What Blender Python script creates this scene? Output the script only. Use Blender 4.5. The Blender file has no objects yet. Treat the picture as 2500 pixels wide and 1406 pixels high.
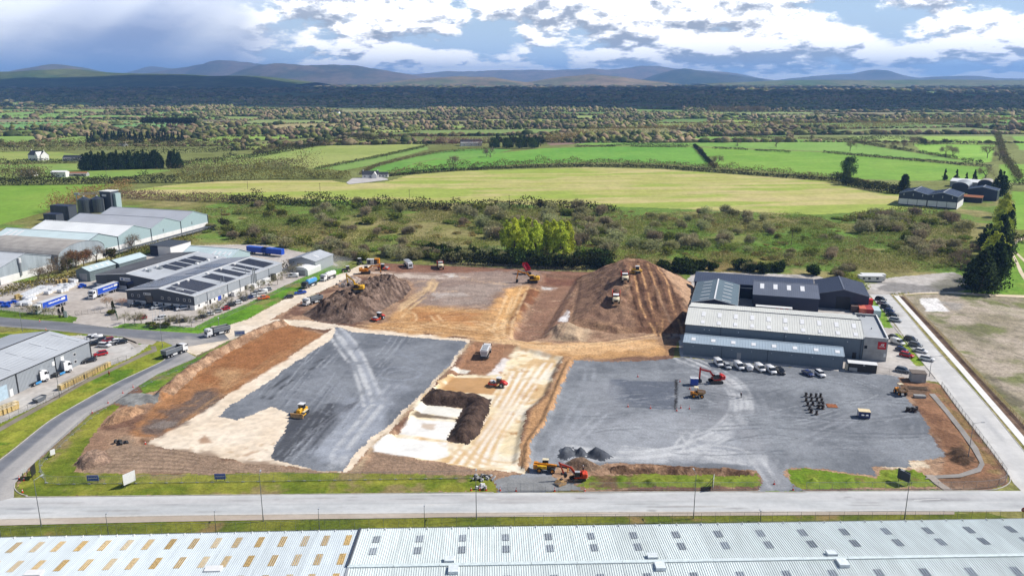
import bpy,bmesh,math,random
import numpy as np
from mathutils import Vector,Matrix
R=math.radians
rnd=random.Random(7)
scn=bpy.context.scene
COL=scn.collection
# ------ camera
F_PX,CX,CY,HZ,CAM_H=1950.0,1250.0,703.0,195.0,90.0
PITCH=math.atan((CY-HZ)/F_PX)
cam_d=bpy.data.cameras.new('camera')
cam_d.sensor_width=36.0
cam_d.lens=F_PX/2500.0*36.0
cam_d.clip_start=1.0
cam_d.clip_end=90000.0
cam=bpy.data.objects.new('camera',cam_d)
cam.location=(0,0,CAM_H)
cam.rotation_euler=(math.pi/2-PITCH,0,0)
COL.objects.link(cam)
scn.camera=cam
# ------ sun, sky, exposure
SUN_EL,SUN_AZ=R(44),R(12)
sun_dir=Vector((math.cos(SUN_EL)*math.cos(SUN_AZ),math.cos(SUN_EL)*math.sin(SUN_AZ),math.sin(SUN_EL)))
sl=bpy.data.lights.new('sun','SUN')
sl.energy=5.0
sl.angle=R(0.53)
sl.color=(1.0,0.955,0.89)
so=bpy.data.objects.new('sun',sl)
so.rotation_euler=sun_dir.to_track_quat('Z','Y').to_euler()
so.location=(0,0,300)
COL.objects.link(so)
world=bpy.data.worlds.new('World')
scn.world=world
world.use_nodes=True
vs=scn.view_settings
vs.view_transform='Standard'
vs.look='None'
vs.exposure=0.38
vs.gamma=1.0
vs.use_curve_mapping=False
cy=scn.cycles
cy.max_bounces=4
cy.diffuse_bounces=1
cy.glossy_bounces=1
cy.transmission_bounces=2
cy.volume_bounces=1
cy.transparent_max_bounces=6
cy.sample_clamp_indirect=4.0
class NT:
 """small helper for node trees"""
 def __init__(s,tree):
  s.t=tree
  s.n=tree.nodes
  s.l=tree.links
 def node(s,typ,**kw):
  nd=s.n.new(typ)
  for k,v in kw.items():
   setattr(nd,k,v)
  return nd
 def put(s,sock,v):
  if hasattr(v,'links')or isinstance(v,bpy.types.NodeSocket):
   s.l.new(v,sock)
  elif v is not None:
   sock.default_value=v
 def math(s,op,a,b=None,c=None,clamp=False):
  nd=s.n.new('ShaderNodeMath')
  nd.operation=op
  nd.use_clamp=clamp
  s.put(nd.inputs[0],a)
  if b is not None:
   s.put(nd.inputs[1],b)
  if c is not None:
   s.put(nd.inputs[2],c)
  return nd.outputs[0]
 def mix(s,f,a,b,blend='MIX'):
  nd=s.n.new('ShaderNodeMix')
  nd.data_type='RGBA'
  nd.blend_type=blend
  s.put(nd.inputs[0],f)
  s.put(nd.inputs[6],a)
  s.put(nd.inputs[7],b)
  return nd.outputs[2]
 def smooth(s,v,a,b):
  nd=s.n.new('ShaderNodeMapRange')
  nd.interpolation_type='SMOOTHSTEP'
  s.put(nd.inputs[0],v)
  nd.inputs[1].default_value=a
  nd.inputs[2].default_value=b
  return nd.outputs[0]
 def noise(s,vec,scale,detail=4,rough=0.55,dist=0.0,dim='3D'):
  nd=s.n.new('ShaderNodeTexNoise')
  nd.noise_dimensions=dim
  if vec is not None:
   s.l.new(vec,nd.inputs['Vector'])
  nd.inputs['Scale'].default_value=scale
  nd.inputs['Detail'].default_value=detail
  nd.inputs['Roughness'].default_value=rough
  nd.inputs['Distortion'].default_value=dist
  return nd.outputs[0]
 def comb(s,x,y,z):
  nd=s.n.new('ShaderNodeCombineXYZ')
  s.put(nd.inputs[0],x)
  s.put(nd.inputs[1],y)
  s.put(nd.inputs[2],z)
  return nd.outputs[0]
def build_world():
 w=NT(world.node_tree)
 w.n.clear()
 out=w.node('ShaderNodeOutputWorld')
 bg=w.node('ShaderNodeBackground')
 w.l.new(bg.outputs[0],out.inputs[0])
 sky=w.node('ShaderNodeTexSky',sky_type='NISHITA',sun_disc=False)
 sky.sun_elevation=SUN_EL
 sky.sun_rotation=math.pi/2-SUN_AZ
 sky.altitude=90
 sky.air_density=1.0
 sky.dust_density=0.6
 sky.ozone_density=2.0
 skyc=w.mix(1.0,sky.outputs[0],(0.055,0.066,0.080,1),'MULTIPLY')
 geo=w.node('ShaderNodeTexCoord')
 sep=w.node('ShaderNodeSeparateXYZ')
 w.l.new(geo.outputs['Generated'],sep.inputs[0])
 dx,dy,dz=sep.outputs
 zc=w.math('MAXIMUM',dz,0.0)
 az=w.math('ARCTAN2',dx,dy)
 def dens(off):
  V=w.math('MULTIPLY',w.math('LOGARITHM',w.math('ADD',zc,0.050+off),2.718282),2.5)
  U=w.math('MULTIPLY',az,9.5)
  v=w.comb(U,V,0.0)
  a=w.noise(v,1.05,8,0.60,0.0,'2D')
  b=w.noise(v,0.42,1,0.5,0.0,'2D')
  return w.math('ADD',w.math('MULTIPLY',a,0.70),w.math('MULTIPLY',b,0.40))
 d0=dens(0.0)
 d1=dens(0.010)
 thin=w.math('MULTIPLY',w.smooth(zc,0.12,0.42),0.22)
 dd=w.math('SUBTRACT',d0,thin)
 mask=w.smooth(dd,0.45,0.53)
 lit=w.math('MULTIPLY',w.math('SUBTRACT',d0,d1),8.5)
 thick=w.smooth(dd,0.55,0.70)
 sh=w.math('SUBTRACT',w.math('ADD',0.60,lit),w.math('MULTIPLY',thick,0.26),clamp=True)
 ramp=w.node('ShaderNodeValToRGB')
 cr=ramp.color_ramp
 cr.elements[0].position=0.0
 cr.elements[0].color=(0.46,0.52,0.64,1)
 cr.elements[1].position=0.60
 cr.elements[1].color=(1.75,1.72,1.68,1)
 e=cr.elements.new(0.3)
 e.color=(0.90,0.94,1.02,1)
 w.l.new(sh,ramp.inputs[0])
 hb=w.smooth(zc,0.22,0.0)
 skyc=w.mix(hb,skyc,(0.66,0.86,1.12,1))
 c=w.mix(mask,skyc,ramp.outputs[0])
 wob=w.noise(w.comb(w.math('MULTIPLY',az,6.0),w.math('MULTIPLY',zc,14.0),3.0),1.0,3,0.55,0.0,'2D')
 azw=w.math('ADD',az,w.math('MULTIPLY',w.math('SUBTRACT',wob,0.5),0.22))
 azs=w.math('ADD',azw,w.math('MULTIPLY',zc,-0.5))
 rain=w.math('MULTIPLY',w.smooth(azs,-0.24,-0.36),w.smooth(az,-1.5,-0.8))
 rain=w.math('MULTIPLY',rain,w.smooth(zc,0.5,0.2))
 streak=w.noise(w.comb(w.math('ADD',w.math('MULTIPLY',az,5.0),w.math('MULTIPLY',zc,-6.0)),w.math('MULTIPLY',zc,3.0),7.0),1.5,2,0.5,0.0,'2D')
 up=w.smooth(zc,0.01,0.10)
 rv=w.math('ADD',w.math('MULTIPLY',streak,0.8),w.math('MULTIPLY',up,0.32))
 rcol=w.mix(w.smooth(rv,0.30,0.80),(0.36,0.47,0.76,1),(1.10,1.16,1.28,1))
 c=w.mix(w.math('MULTIPLY',rain,0.95),c,rcol)
 w.l.new(c,bg.inputs[0])
 bg.inputs[1].default_value=0.86
build_world()
# ------ ground maths
cp_,sp_=math.cos(PITCH),math.sin(PITCH)
def ray(px,py):
 a=(px-CX)/F_PX
 b=(CY-py)/F_PX
 return a,cp_+b*sp_,-sp_+b*cp_
def P(px,py,z=0.0):
 """place on the level ground (or at height z) that a surveyed point stands on"""
 d=ray(px,py)
 t=(z-CAM_H)/d[2]
 return d[0]*t,d[1]*t
def hgt(base,top):
 x,y=P(*base)
 d=ray(*top)
 return CAM_H+d[2]*y/d[1]
def PL(pts,z=0.0):
 return[P(a,b,z)for a,b in pts]
def lin(r,g,b,k=1.42):
 """albedo of a surface that reads r,g,b in full sun"""
 o=[]
 for v in(r,g,b):
  v/=255.0
  v=v/12.92 if v<=0.04045 else((v+0.055)/1.055)**2.4
  o.append(min(v/k,0.86))
 return tuple(o)
ORD='first second third fourth fifth sixth seventh eighth ninth tenth eleventh twelfth thirteenth fourteenth fifteenth sixteenth seventeenth eighteenth nineteenth twentieth'.split()
ORD+=['twenty '+q for q in ORD[:9]]+['thirtieth']
def lin4(*a):
 return lin(*a)+(1.0,)
def _hash(ix,iy,s):
 h=(ix.astype(np.int64)*374761393+iy.astype(np.int64)*668265263+s*974634211)&0xffffffff
 h=((h^(h>>13))*1274126177)&0xffffffff
 h=h^(h>>16)
 return(h&0xffff)/65535.0
def vnoise(x,y,s=0):
 ix,iy=np.floor(x),np.floor(y)
 fx,fy=x-ix,y-iy
 fx=fx*fx*(3-2*fx)
 fy=fy*fy*(3-2*fy)
 a=_hash(ix,iy,s)
 b=_hash(ix+1,iy,s)
 c=_hash(ix,iy+1,s)
 d=_hash(ix+1,iy+1,s)
 return(a*(1-fx)+b*fx)*(1-fy)+(c*(1-fx)+d*fx)*fy
def fbm(x,y,s=0,o=4,g=0.5):
 t=0.0
 amp=1.0
 tot=0.0
 for i in range(o):
  t=t+amp*vnoise(x*2**i,y*2**i,s+i*17)
  tot+=amp
  amp*=g
 return t/tot
def inside(poly,x,y):
 poly=np.asarray(poly)
 res=np.zeros(x.shape,bool)
 n=len(poly)
 j=n-1
 for i in range(n):
  xi,yi=poly[i]
  xj,yj=poly[j]
  if yi!=yj:
   c=((yi>y)!=(yj>y))&(x<(xj-xi)*(y-yi)/(yj-yi)+xi)
   res^=c
  j=i
 return res
def dline(pts,x,y,closed=False):
 """distance to a polyline and the arc length of the nearest place on it"""
 best=np.full(x.shape,1e9)
 arc=np.zeros(x.shape)
 pts=list(pts)+([pts[0]]if closed else[])
 s0=0.0
 for(ax,ay),(bx,by)in zip(pts[:-1],pts[1:]):
  ux,uy=bx-ax,by-ay
  L=math.hypot(ux,uy)+1e-9
  t=np.clip(((x-ax)*ux+(y-ay)*uy)/(L*L),0,1)
  d=np.hypot(x-ax-t*ux,y-ay-t*uy)
  m=d<best
  best[m]=d[m]
  arc[m]=s0+(t*L)[m]
  s0+=L
 return best,arc
def smooth01(t):
 t=np.clip(t,0,1)
 return t*t*(3-2*t)
def spline(pts,n=8):
 """Catmull-Rom through points"""
 o=[]
 p=[pts[0]]+list(pts)+[pts[-1]]
 for i in range(1,len(p)-2):
  for k in range(n):
   t=k/n
   q=[]
   for c in range(2):
    a,b,c2,d=p[i-1][c],p[i][c],p[i+1][c],p[i+2][c]
    q.append(0.5*(2*b+(c2-a)*t+(2*a-5*b+4*c2-d)*t*t+(3*b-a-3*c2+d)*t**3))
   o.append(tuple(q))
 o.append(tuple(pts[-1]))
 return o
 # ------ materials
MATS={}
def mat(name,col,rough=0.6,metal=0.0,var=0.12,scale=1.5,bump=0.0,bscale=8.0,spec=0.4,coat=0.0,stretch=None,orand=0.0):
 """plain painted or natural surface with uneven colour"""
 if name in MATS:
  return MATS[name]
 m=bpy.data.materials.new(name)
 m.use_nodes=True
 t=NT(m.node_tree)
 b=t.n['Principled BSDF']
 b.inputs['Roughness'].default_value=rough
 b.inputs['Metallic'].default_value=metal
 b.inputs['Specular IOR Level'].default_value=spec
 b.inputs['Coat Weight'].default_value=coat
 tc=t.node('ShaderNodeTexCoord')
 vec=tc.outputs['Object']
 if stretch:
  mp=t.node('ShaderNodeMapping')
  mp.inputs['Scale'].default_value=stretch
  t.l.new(vec,mp.inputs[0])
  vec=mp.outputs[0]
 n=t.noise(vec,scale,4,0.6)
 lo=tuple(c*(1-var)for c in col[:3])+(1,)
 hi=tuple(min(c*(1+var),0.95)for c in col[:3])+(1,)
 bc=t.mix(t.smooth(n,0.3,0.7),lo,hi)
 if orand:
  oi=t.node('ShaderNodeObjectInfo')
  k=t.math('ADD',1.0-orand,t.math('MULTIPLY',oi.outputs['Random'],2*orand))
  g=t.node('ShaderNodeCombineColor')
  for q in range(3):
   t.l.new(k,g.inputs[q])
  bc=t.mix(1.0,bc,g.outputs[0],'MULTIPLY')
 t.put(b.inputs['Base Color'],bc)
 if bump:
  bp=t.node('ShaderNodeBump')
  bp.inputs['Strength'].default_value=bump
  bp.inputs['Distance'].default_value=0.05
  t.l.new(t.noise(vec,bscale,4,0.6),bp.inputs['Height'])
  t.l.new(bp.outputs[0],b.inputs['Normal'])
 MATS[name]=m
 return m
def mat_ground(name,grain=0.25,gscale=1.2,bump=0.5,bdist=0.15,rough=0.95,spec=0.15):
 """soil, stone or grass whose large colour patches come from the sheet's own colour map"""
 if name in MATS:
  return MATS[name]
 m=bpy.data.materials.new(name)
 m.use_nodes=True
 t=NT(m.node_tree)
 b=t.n['Principled BSDF']
 b.inputs['Roughness'].default_value=rough
 b.inputs['Specular IOR Level'].default_value=spec
 at=t.node('ShaderNodeAttribute',attribute_name='Col')
 tc=t.node('ShaderNodeTexCoord')
 n1=t.noise(tc.outputs['Object'],gscale,5,0.68)
 n2=t.noise(tc.outputs['Object'],gscale*0.21,3,0.6)
 f=t.math('ADD',t.math('MULTIPLY',n1,0.65),t.math('MULTIPLY',n2,0.35))
 k=t.math('ADD',1.0-grain,t.math('MULTIPLY',t.smooth(f,0.32,0.68),2*grain))
 hsv=t.node('ShaderNodeHueSaturation')
 t.l.new(at.outputs['Color'],hsv.inputs['Color'])
 t.l.new(k,hsv.inputs['Value'])
 t.l.new(hsv.outputs[0],b.inputs['Base Color'])
 if bump:
  bp=t.node('ShaderNodeBump')
  bp.inputs['Strength'].default_value=bump
  bp.inputs['Distance'].default_value=bdist
  t.l.new(n1,bp.inputs['Height'])
  t.l.new(bp.outputs[0],b.inputs['Normal'])
 MATS[name]=m
 return m
 # ------ mesh helpers
class MB:
 def __init__(s):
  s.v=[]
  s.f=[]
 def add(s,vs_,fs):
  o=len(s.v)
  s.v+=[tuple(v)for v in vs_]
  s.f+=[tuple(i+o for i in f)for f in fs]
  return s
 def box(s,cx,cy_,cz,sx,sy,sz,rz=0.0,top=1.0,ry=0.0):
  """box centred in x,y with its bottom at cz"""
  hx,hy=sx/2,sy/2
  c,n=math.cos(rz),math.sin(rz)
  cr,nr=math.cos(ry),math.sin(ry)
  vs_=[]
  for z,k in((0,1.0),(sz,top)):
   for x,y in((-hx,-hy),(hx,-hy),(hx,hy),(-hx,hy)):
    x,y=x*k,y*k
    x2,z2=x*cr+z*nr,-x*nr+z*cr
    vs_.append((cx+x2*c-y*n,cy_+x2*n+y*c,cz+z2))
  return s.add(vs_,[(3,2,1,0),(4,5,6,7),(0,1,5,4),(1,2,6,5),(2,3,7,6),(3,0,4,7)])
 def side(s,prof,y0,y1):
  """profile in x,z drawn across from y0 to y1"""
  n=len(prof)
  vs_=[(x,y0,z)for x,z in prof]+[(x,y1,z)for x,z in prof]
  fs=[tuple(range(n)),tuple(range(2*n-1,n-1,-1))]
  for i in range(n):
   j=(i+1)%n
   fs.append((j,i,n+i,n+j))
  return s.add(vs_,fs)
 def front(s,prof,x0,x1):
  """profile in y,z drawn along from x0 to x1"""
  n=len(prof)
  vs_=[(x0,y,z)for y,z in prof]+[(x1,y,z)for y,z in prof]
  fs=[tuple(range(n)),tuple(range(2*n-1,n-1,-1))]
  for i in range(n):
   j=(i+1)%n
   fs.append((j,i,n+i,n+j))
  return s.add(vs_,fs)
 def prism(s,poly,z0,z1):
  n=len(poly)
  vs_=[(x,y,z0)for x,y in poly]+[(x,y,z1)for x,y in poly]
  fs=[tuple(range(n-1,-1,-1)),tuple(range(n,2*n))]
  for i in range(n):
   j=(i+1)%n
   fs.append((i,j,n+j,n+i))
  return s.add(vs_,fs)
 def cyl(s,p0,p1,r0,r1=None,n=8,cap=True):
  r1=r0 if r1 is None else r1
  a,b=Vector(p0),Vector(p1)
  d=(b-a).normalized()
  u=d.cross(Vector((0,0,1))if abs(d.z)<0.95 else Vector((1,0,0))).normalized()
  w=d.cross(u)
  vs_=[]
  for q,r in((a,r0),(b,r1)):
   for i in range(n):
    t=2*math.pi*i/n
    vs_.append(q+u*(r*math.cos(t))+w*(r*math.sin(t)))
  fs=[(i,(i+1)%n,n+(i+1)%n,n+i)for i in range(n)]
  if cap:
   fs+=[tuple(range(n-1,-1,-1)),tuple(range(n,2*n))]
  return s.add(vs_,fs)
 def bar(s,p0,p1,w,h=None):
  """square bar between two points, w wide across, h high"""
  h=w if h is None else h
  a,b=Vector(p0),Vector(p1)
  d=(b-a).normalized()
  u=d.cross(Vector((0,0,1)))
  u=Vector((0,1,0))if u.length<1e-3 else u.normalized()
  k=u.cross(d)
  vs_=[]
  for q in(a,b):
   for i,j in((-1,-1),(1,-1),(1,1),(-1,1)):
    vs_.append(q+u*(i*w/2)+k*(j*h/2))
  return s.add(vs_,[(0,1,2,3),(7,6,5,4),(0,4,5,1),(1,5,6,2),(2,6,7,3),(3,7,4,0)])
 def loft(s,secs,cap=True):
  n=len(secs[0])
  o=[]
  fs=[]
  for q in secs:
   o+=list(q)
  for k in range(len(secs)-1):
   for i in range(n):
    j=(i+1)%n
    fs.append((k*n+i,k*n+j,(k+1)*n+j,(k+1)*n+i))
  if cap:
   fs+=[tuple(range(n-1,-1,-1)),tuple((len(secs)-1)*n+i for i in range(n))]
  return s.add(o,fs)
 def mesh(s,name):
  m=bpy.data.meshes.new(name)
  m.from_pydata(s.v,[],s.f)
  bm=bmesh.new()
  bm.from_mesh(m)
  bmesh.ops.recalc_face_normals(bm,faces=bm.faces)
  bm.to_mesh(m)
  bm.free()
  return m
 def obj(s,name,material,parent=None,smooth=False):
  m=s.mesh(name)
  m.materials.append(material)
  if smooth:
   m.polygons.foreach_set('use_smooth',[True]*len(m.polygons))
  o=bpy.data.objects.new(name,m)
  COL.objects.link(o)
  if parent is not None:
   o.parent=parent
  return o
def mk(name,data,material=None,parent=None):
 o=bpy.data.objects.new(name,data)
 COL.objects.link(o)
 if parent is not None:
  o.parent=parent
 if material is not None:
  if not data.materials:
   data.materials.append(material)
  elif data.materials[0]is not material:
   o.material_slots[0].link='OBJECT'
   o.material_slots[0].material=material
 return o
def tag(o,label=None,cat=None,group=None,kind=None):
 if label:
  o['label']=label
 if cat:
  o['category']=cat
 if group:
  o['group']=group
 if kind:
  o['kind']=kind
 return o
def thing(name,label,cat,loc=(0,0,0),rz=0.0,group=None):
 o=bpy.data.objects.new(name,None)
 COL.objects.link(o)
 o.location=loc
 o.rotation_euler=(0,0,rz)
 o.empty_display_size=0.5
 return tag(o,label,cat,group)
KIDS={}
def kids(o):
 return[c for c in o.children]
def copy_tree(o,parent=None):
 c=o.copy()
 COL.objects.link(c)
 c.parent=parent
 for ch in o.children:
  copy_tree(ch,c)
 return c
def np_mesh(name,V,Fc,material=None,col=None,smooth=False,tri=False):
 """mesh from numpy arrays; all faces have the same number of corners"""
 m=bpy.data.meshes.new(name)
 V=np.asarray(V,np.float32)
 Fc=np.asarray(Fc,np.int32)
 k=Fc.shape[1]
 m.vertices.add(len(V))
 m.vertices.foreach_set('co',V.ravel())
 m.loops.add(Fc.size)
 m.loops.foreach_set('vertex_index',Fc.ravel())
 m.polygons.add(len(Fc))
 m.polygons.foreach_set('loop_start',np.arange(0,Fc.size,k,dtype=np.int32))
 m.polygons.foreach_set('loop_total',np.full(len(Fc),k,np.int32))
 if smooth:
  m.polygons.foreach_set('use_smooth',np.ones(len(Fc),bool))
 if col is not None:
  a=m.color_attributes.new('Col','FLOAT_COLOR','POINT')
  c4=np.ones((len(V),4),np.float32)
  c4[:,:3]=col
  a.data.foreach_set('color',c4.ravel())
 m.update(calc_edges=True)
 if material:
  m.materials.append(material)
 return m
 # ------ terrain heights
HEAPS=[]
def heap(px,h,w,rough=0.3,seed=1):
 HEAPS.append((PL(px),h,w,rough,seed))
def bund(px,half,h,rough=0.4,seed=1):
 """long low ridge along a line"""
 HEAPS.append((PL(px),h,-half,rough,seed))
MOUND=[(21,290),(38,279),(68,279),(79,296),(83,325),(82,356),(74,378),(44,381),(31,366),(27,330)]
def mound_h(x,y):
 m=inside(MOUND,x,y)
 h=np.zeros(x.shape)
 if m.any():
  d,_=dline(MOUND,x[m],y[m],True)
  xs,ys=x[m],y[m]
  t=smooth01(d/10.0)
  top=1.6+8.6*smooth01((ys-280)/52.0)
  cr=np.abs(xs-57.5)
  hh=np.minimum(top*1.04,0.50*d+0.2)*(0.78+0.22*smooth01((xs-30)/14))
  rut=np.sin(xs*1.55+1.2*fbm(xs*0.05,ys*0.05,5))*0.12*(cr<10)
  hh=hh+(fbm(xs*0.35,ys*0.35,3,4)-0.5)*1.7*t+rut*t
  h[m]=np.maximum(hh,0)*smooth01(d/2.5)
 return h
PIT=PL([(1322,667),(1424,672),(1405,706),(1340,822),(1290,836),(1238,826),(1262,762)])
BED=PL([(1152,838),(1262,842),(1378,872),(1362,900),(1336,962),(1290,1003),(1278,1057),(1264,1132),(1170,1143),(1040,1122),(915,1100),(948,1058),(1005,1010),(1050,950),(1100,910)])
TRENCH=PL([(1649,927),(1654,927),(1651,1002),(1646,1002)])
CUT=PL([(1240,700),(1300,692),(1325,700),(1262,762),(1245,800),(1190,760)])
heap([(738,768),(775,742),(860,706),(910,686),(990,684),(1005,705),(985,728),(940,752),(905,780),(850,792),(770,784)],4.8,9.0,2.4,11)
heap([(838,686),(862,674),(884,682),(872,698),(845,704),(826,700)],1.6,3.0,1.0,12)
heap([(1053,946),(1199,968),(1196,996),(1172,1050),(1141,1079),(1090,1067),(1131,989),(1025,979)],2.1,3.2,0.8,13)
bund([(690,791),(640,808),(576,840),(520,872),(464,908),(420,945),(395,968)],3.4,1.7,1.0,14)
heap([(262,1022),(300,1000),(345,996),(352,1006),(320,1022),(285,1036),(250,1040)],1.3,2.0,0.7,15)
heap([(178,1135),(205,1108),(245,1098),(270,1105),(275,1125),(240,1142),(200,1152)],1.5,2.2,0.8,16)
heap([(270,985),(310,962),(360,960),(392,972),(380,986),(320,992)],0.9,2.0,0.25,17)
heap([(1360,1118),(1368,1094),(1400,1092),(1405,1112),(1385,1124)],1.2,1.7,0.15,18)
heap([(1402,1112),(1405,1096),(1425,1094),(1436,1106),(1430,1120)],1.4,1.7,0.12,19)
heap([(1434,1116),(1438,1098),(1460,1096),(1500,1116),(1470,1126)],1.6,1.9,0.12,20)
heap([(1370,1136),(1395,1122),(1425,1120),(1455,1134),(1480,1142),(1440,1150),(1390,1148)],1.6,2.2,0.5,21)
heap([(1480,1142),(1560,1134),(1700,1142),(1790,1146),(1845,1152),(1840,1163),(1700,1160),(1560,1158),(1490,1156)],0.8,1.6,0.8,22)
heap([(1482,1172),(1510,1160),(1540,1170),(1520,1180)],0.8,1.2,0.5,23)
heap([(1555,1176),(1600,1166),(1640,1178),(1600,1192)],0.8,1.2,0.5,24)
heap([(1690,1172),(1720,1164),(1740,1174),(1715,1184)],0.7,1.2,0.5,25)
for k,(a,b)in enumerate([(1985,1175),(2030,1174),(2075,1176),(2098,1176),(2168,1159),(2165,1175),(2227,1152),(1790,1176),(1660,1176)]):
 heap([(a-15,b),(a-6,b-7),(a+8,b-6),(a+15,b+1),(a+4,b+6),(a-9,b+5)],0.55,0.9,0.5,30+k)
heap([(2310,1100),(2345,1092),(2375,1112),(2380,1135),(2345,1140),(2318,1122)],0.9,2.5,0.9,41)
bund([(2180,718),(2240,712),(2330,710),(2420,716)],1.8,0.9,0.5,42)
heap([(2320,512),(2350,494),(2392,496),(2400,512),(2370,522)],2.0,5.0,0.9,43)
bund([(1390,885),(1372,925),(1330,1030),(1290,1086),(1283,1145)],1.6,0.9,0.3,44)
heap([(1352,828),(1342,800),(1390,788),(1430,806),(1420,836)],1.6,3.0,0.4,45)
heap([(505,806),(520,800),(540,802),(544,810),(520,814)],1.5,1.6,0.5,46)
def hz(x,y):
 x=np.asarray(x,float)
 y=np.asarray(y,float)
 h=mound_h(x,y)
 for poly,hh,w,rough,seed in HEAPS:
  a=np.array(poly)
  pad=1.0 if w>0 else-w+1
  bb=(x>a[:,0].min()-pad)&(x<a[:,0].max()+pad)&(y>a[:,1].min()-pad)&(y<a[:,1].max()+pad)
  if not bb.any():
   continue
  xs,ys=x[bb],y[bb]
  nz=(fbm(xs*0.6,ys*0.6,seed,4,0.65)-0.45)*2*rough
  if w>0:
   ins=inside(poly,xs,ys)
   d,_=dline(poly,xs,ys,True)
   t=np.where(ins,smooth01(d/w),0)
  else:
   d,_=dline(poly,xs,ys)
   t=smooth01(1-d/-w)
  h[bb]=np.maximum(h[bb],t*np.maximum(hh+nz,0.1))
 for poly,dep,w in((PIT,-1.6,4.0),(BED,-0.9,2.0),(CUT,-0.8,4.0),(TRENCH,-0.9,0.5)):
  a=np.array(poly)
  bb=(x>a[:,0].min())&(x<a[:,0].max())&(y>a[:,1].min())&(y<a[:,1].max())
  if bb.any():
   xs,ys=x[bb],y[bb]
   ins=inside(poly,xs,ys)
   d,_=dline(poly,xs,ys,True)
   h[bb]+=np.where(ins,smooth01(d/w),0)*dep
 return h
def hz1(x,y):
 return float(hz(np.array([x]),np.array([y]))[0])
def PT(px,py):
 """place on the real terrain surface"""
 z=0.0
 for _ in range(14):
  x,y=P(px,py,z)
  z=0.5*z+0.5*hz1(x,y)
 x,y=P(px,py,z)
 return x,y,hz1(x,y)
 # ------ painted ground regions
SITE=[(905,640),(1000,646),(1200,653),(1340,662),(1440,664),(1500,655),(1650,668),(1690,690),(1668,800),(1640,878),(2190,919),(2300,940),(2342,1002),(2406,1083),(2459,1154),(2462,1180),(2400,1196),(2100,1197),(1200,1201),(95,1212),(55,1204),(38,1182),(64,1147),(144,1076),(221,1009),(272,985),(342,939),(384,913),(480,872),(560,828),(658,780),(736,735),(817,695),(860,672),(880,655)]
GRAV_L=[(818,799),(830,800),(861,811),(1000,822),(1130,832),(1139,838),(1117,863),(1087,904),(1035,955),(964,1023),(936,1050),(878,1095),(834,1148),(800,1148),(768,1145),(662,1121),(672,1102),(688,1064),(704,1032),(708,1008),(690,1000),(666,992),(620,1010),(575,1026),(560,1020),(531,1017),(563,990),(640,942),(720,884),(800,836),(818,812)]
SAND=[(794,814),(637,913),(541,974),(464,1022),(384,1067),(358,1083),(390,1092),(512,1112),(608,1131),(704,1138),(797,1151),(850,1150),(900,1095),(960,1042),(1060,940),(1110,885),(1150,832),(1140,827),(1000,813),(870,800),(830,793)]
GRAV_R=[(1401,880),(1560,882),(1660,872),(2061,906),(2190,918),(2194,937),(2219,980),(2258,1023),(2269,1056),(2298,1095),(2305,1113),(2258,1124),(2222,1126),(2228,1140),(2132,1137),(2143,1162),(2014,1145),(1927,1140),(1912,1160),(1940,1186),(1968,1199),(1850,1200),(1862,1180),(1850,1150),(1790,1146),(1600,1136),(1500,1130),(1440,1142),(1360,1140),(1340,1162),(1400,1180),(1425,1200),(1215,1201),(1205,1170),(1290,1150),(1295,1088),(1336,1033),(1380,921)]
PALE=[(1233,840),(1300,846),(1377,869),(1360,897),(1332,962),(1287,1003),(1275,1057),(1262,1132),(1288,1153),(1175,1147),(1039,1123),(914,1101),(912,1088),(947,1057),(974,1052),(1005,1012),(1012,985),(1048,950),(1104,912),(1215,900)]
HAUL=[(480,868),(430,845),(500,812),(604,780),(693,731),(745,704),(802,678),(846,664),(878,648),(905,641),(915,648),(880,664),(860,673),(817,695),(752,726),(702,757),(658,781),(690,780),(760,783),(830,792),(825,800),(790,806),(700,792),(560,830)]
VERGE_F=[(42,1186),(64,1152),(144,1080),(221,1013),(270,988),(292,992),(250,1030),(200,1105),(178,1155),(420,1158),(800,1152),(1000,1158),(1190,1158),(1203,1175),(1214,1200),(1000,1202),(95,1212),(56,1204)]
VERGE_B=[(342,940),(384,915),(480,874),(560,830),(590,815),(600,820),(560,846),(470,900),(400,950),(345,960)]
VERGE_R1=[(1440,1160),(1560,1158),(1700,1160),(1845,1156),(1858,1186),(1440,1193),(1410,1188)]
VERGE_R2=[(1925,1146),(1960,1142),(2143,1166),(2150,1148),(2200,1143),(2250,1152),(2290,1188),(1948,1193),(1930,1175)]
SCRUB=[(-700,470),(3300,470),(3300,720),(-700,720)]
REG=[]
def region(name,px,c1,c2,ns=0.12,warp=0.5,st=None,material=None,kind='structure',label=None,cat=None,c3=None,world_poly=None,t3=0.62):
 poly=world_poly if world_poly is not None else PL(px)
 REG.append(dict(name=name,poly=poly,warp=warp,c=(lin(*c1),lin(*c2),lin(*c3)if c3 else None),ns=ns,st=st,mat=material,kind=kind,label=label,cat=cat,t3=t3))
M_SOIL=mat_ground('soil',0.36,1.1,1.0,0.3)
M_GRAVEL=mat_ground('crushed_stone',0.22,1.9,0.6,0.08)
M_SAND=mat_ground('pale_sand',0.07,0.8,0.3,0.06)
M_GRASS=mat_ground('mown_grass',0.36,1.3,0.9,0.16)
M_ROUGH=mat_ground('rough_grass',0.42,0.55,1.0,0.5)
M_CLOD=mat_ground('clods',0.42,1.6,1.0,0.45)
M_FIELD=mat_ground('field_crop',0.18,0.25,0.4,0.2)
region('scrubland',[(-900,440),(3400,440),(3400,1500),(-900,1500)],(126,128,62),(160,150,98),0.035,0,c3=(112,140,56),material=M_ROUGH,t3=0.60)
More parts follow.
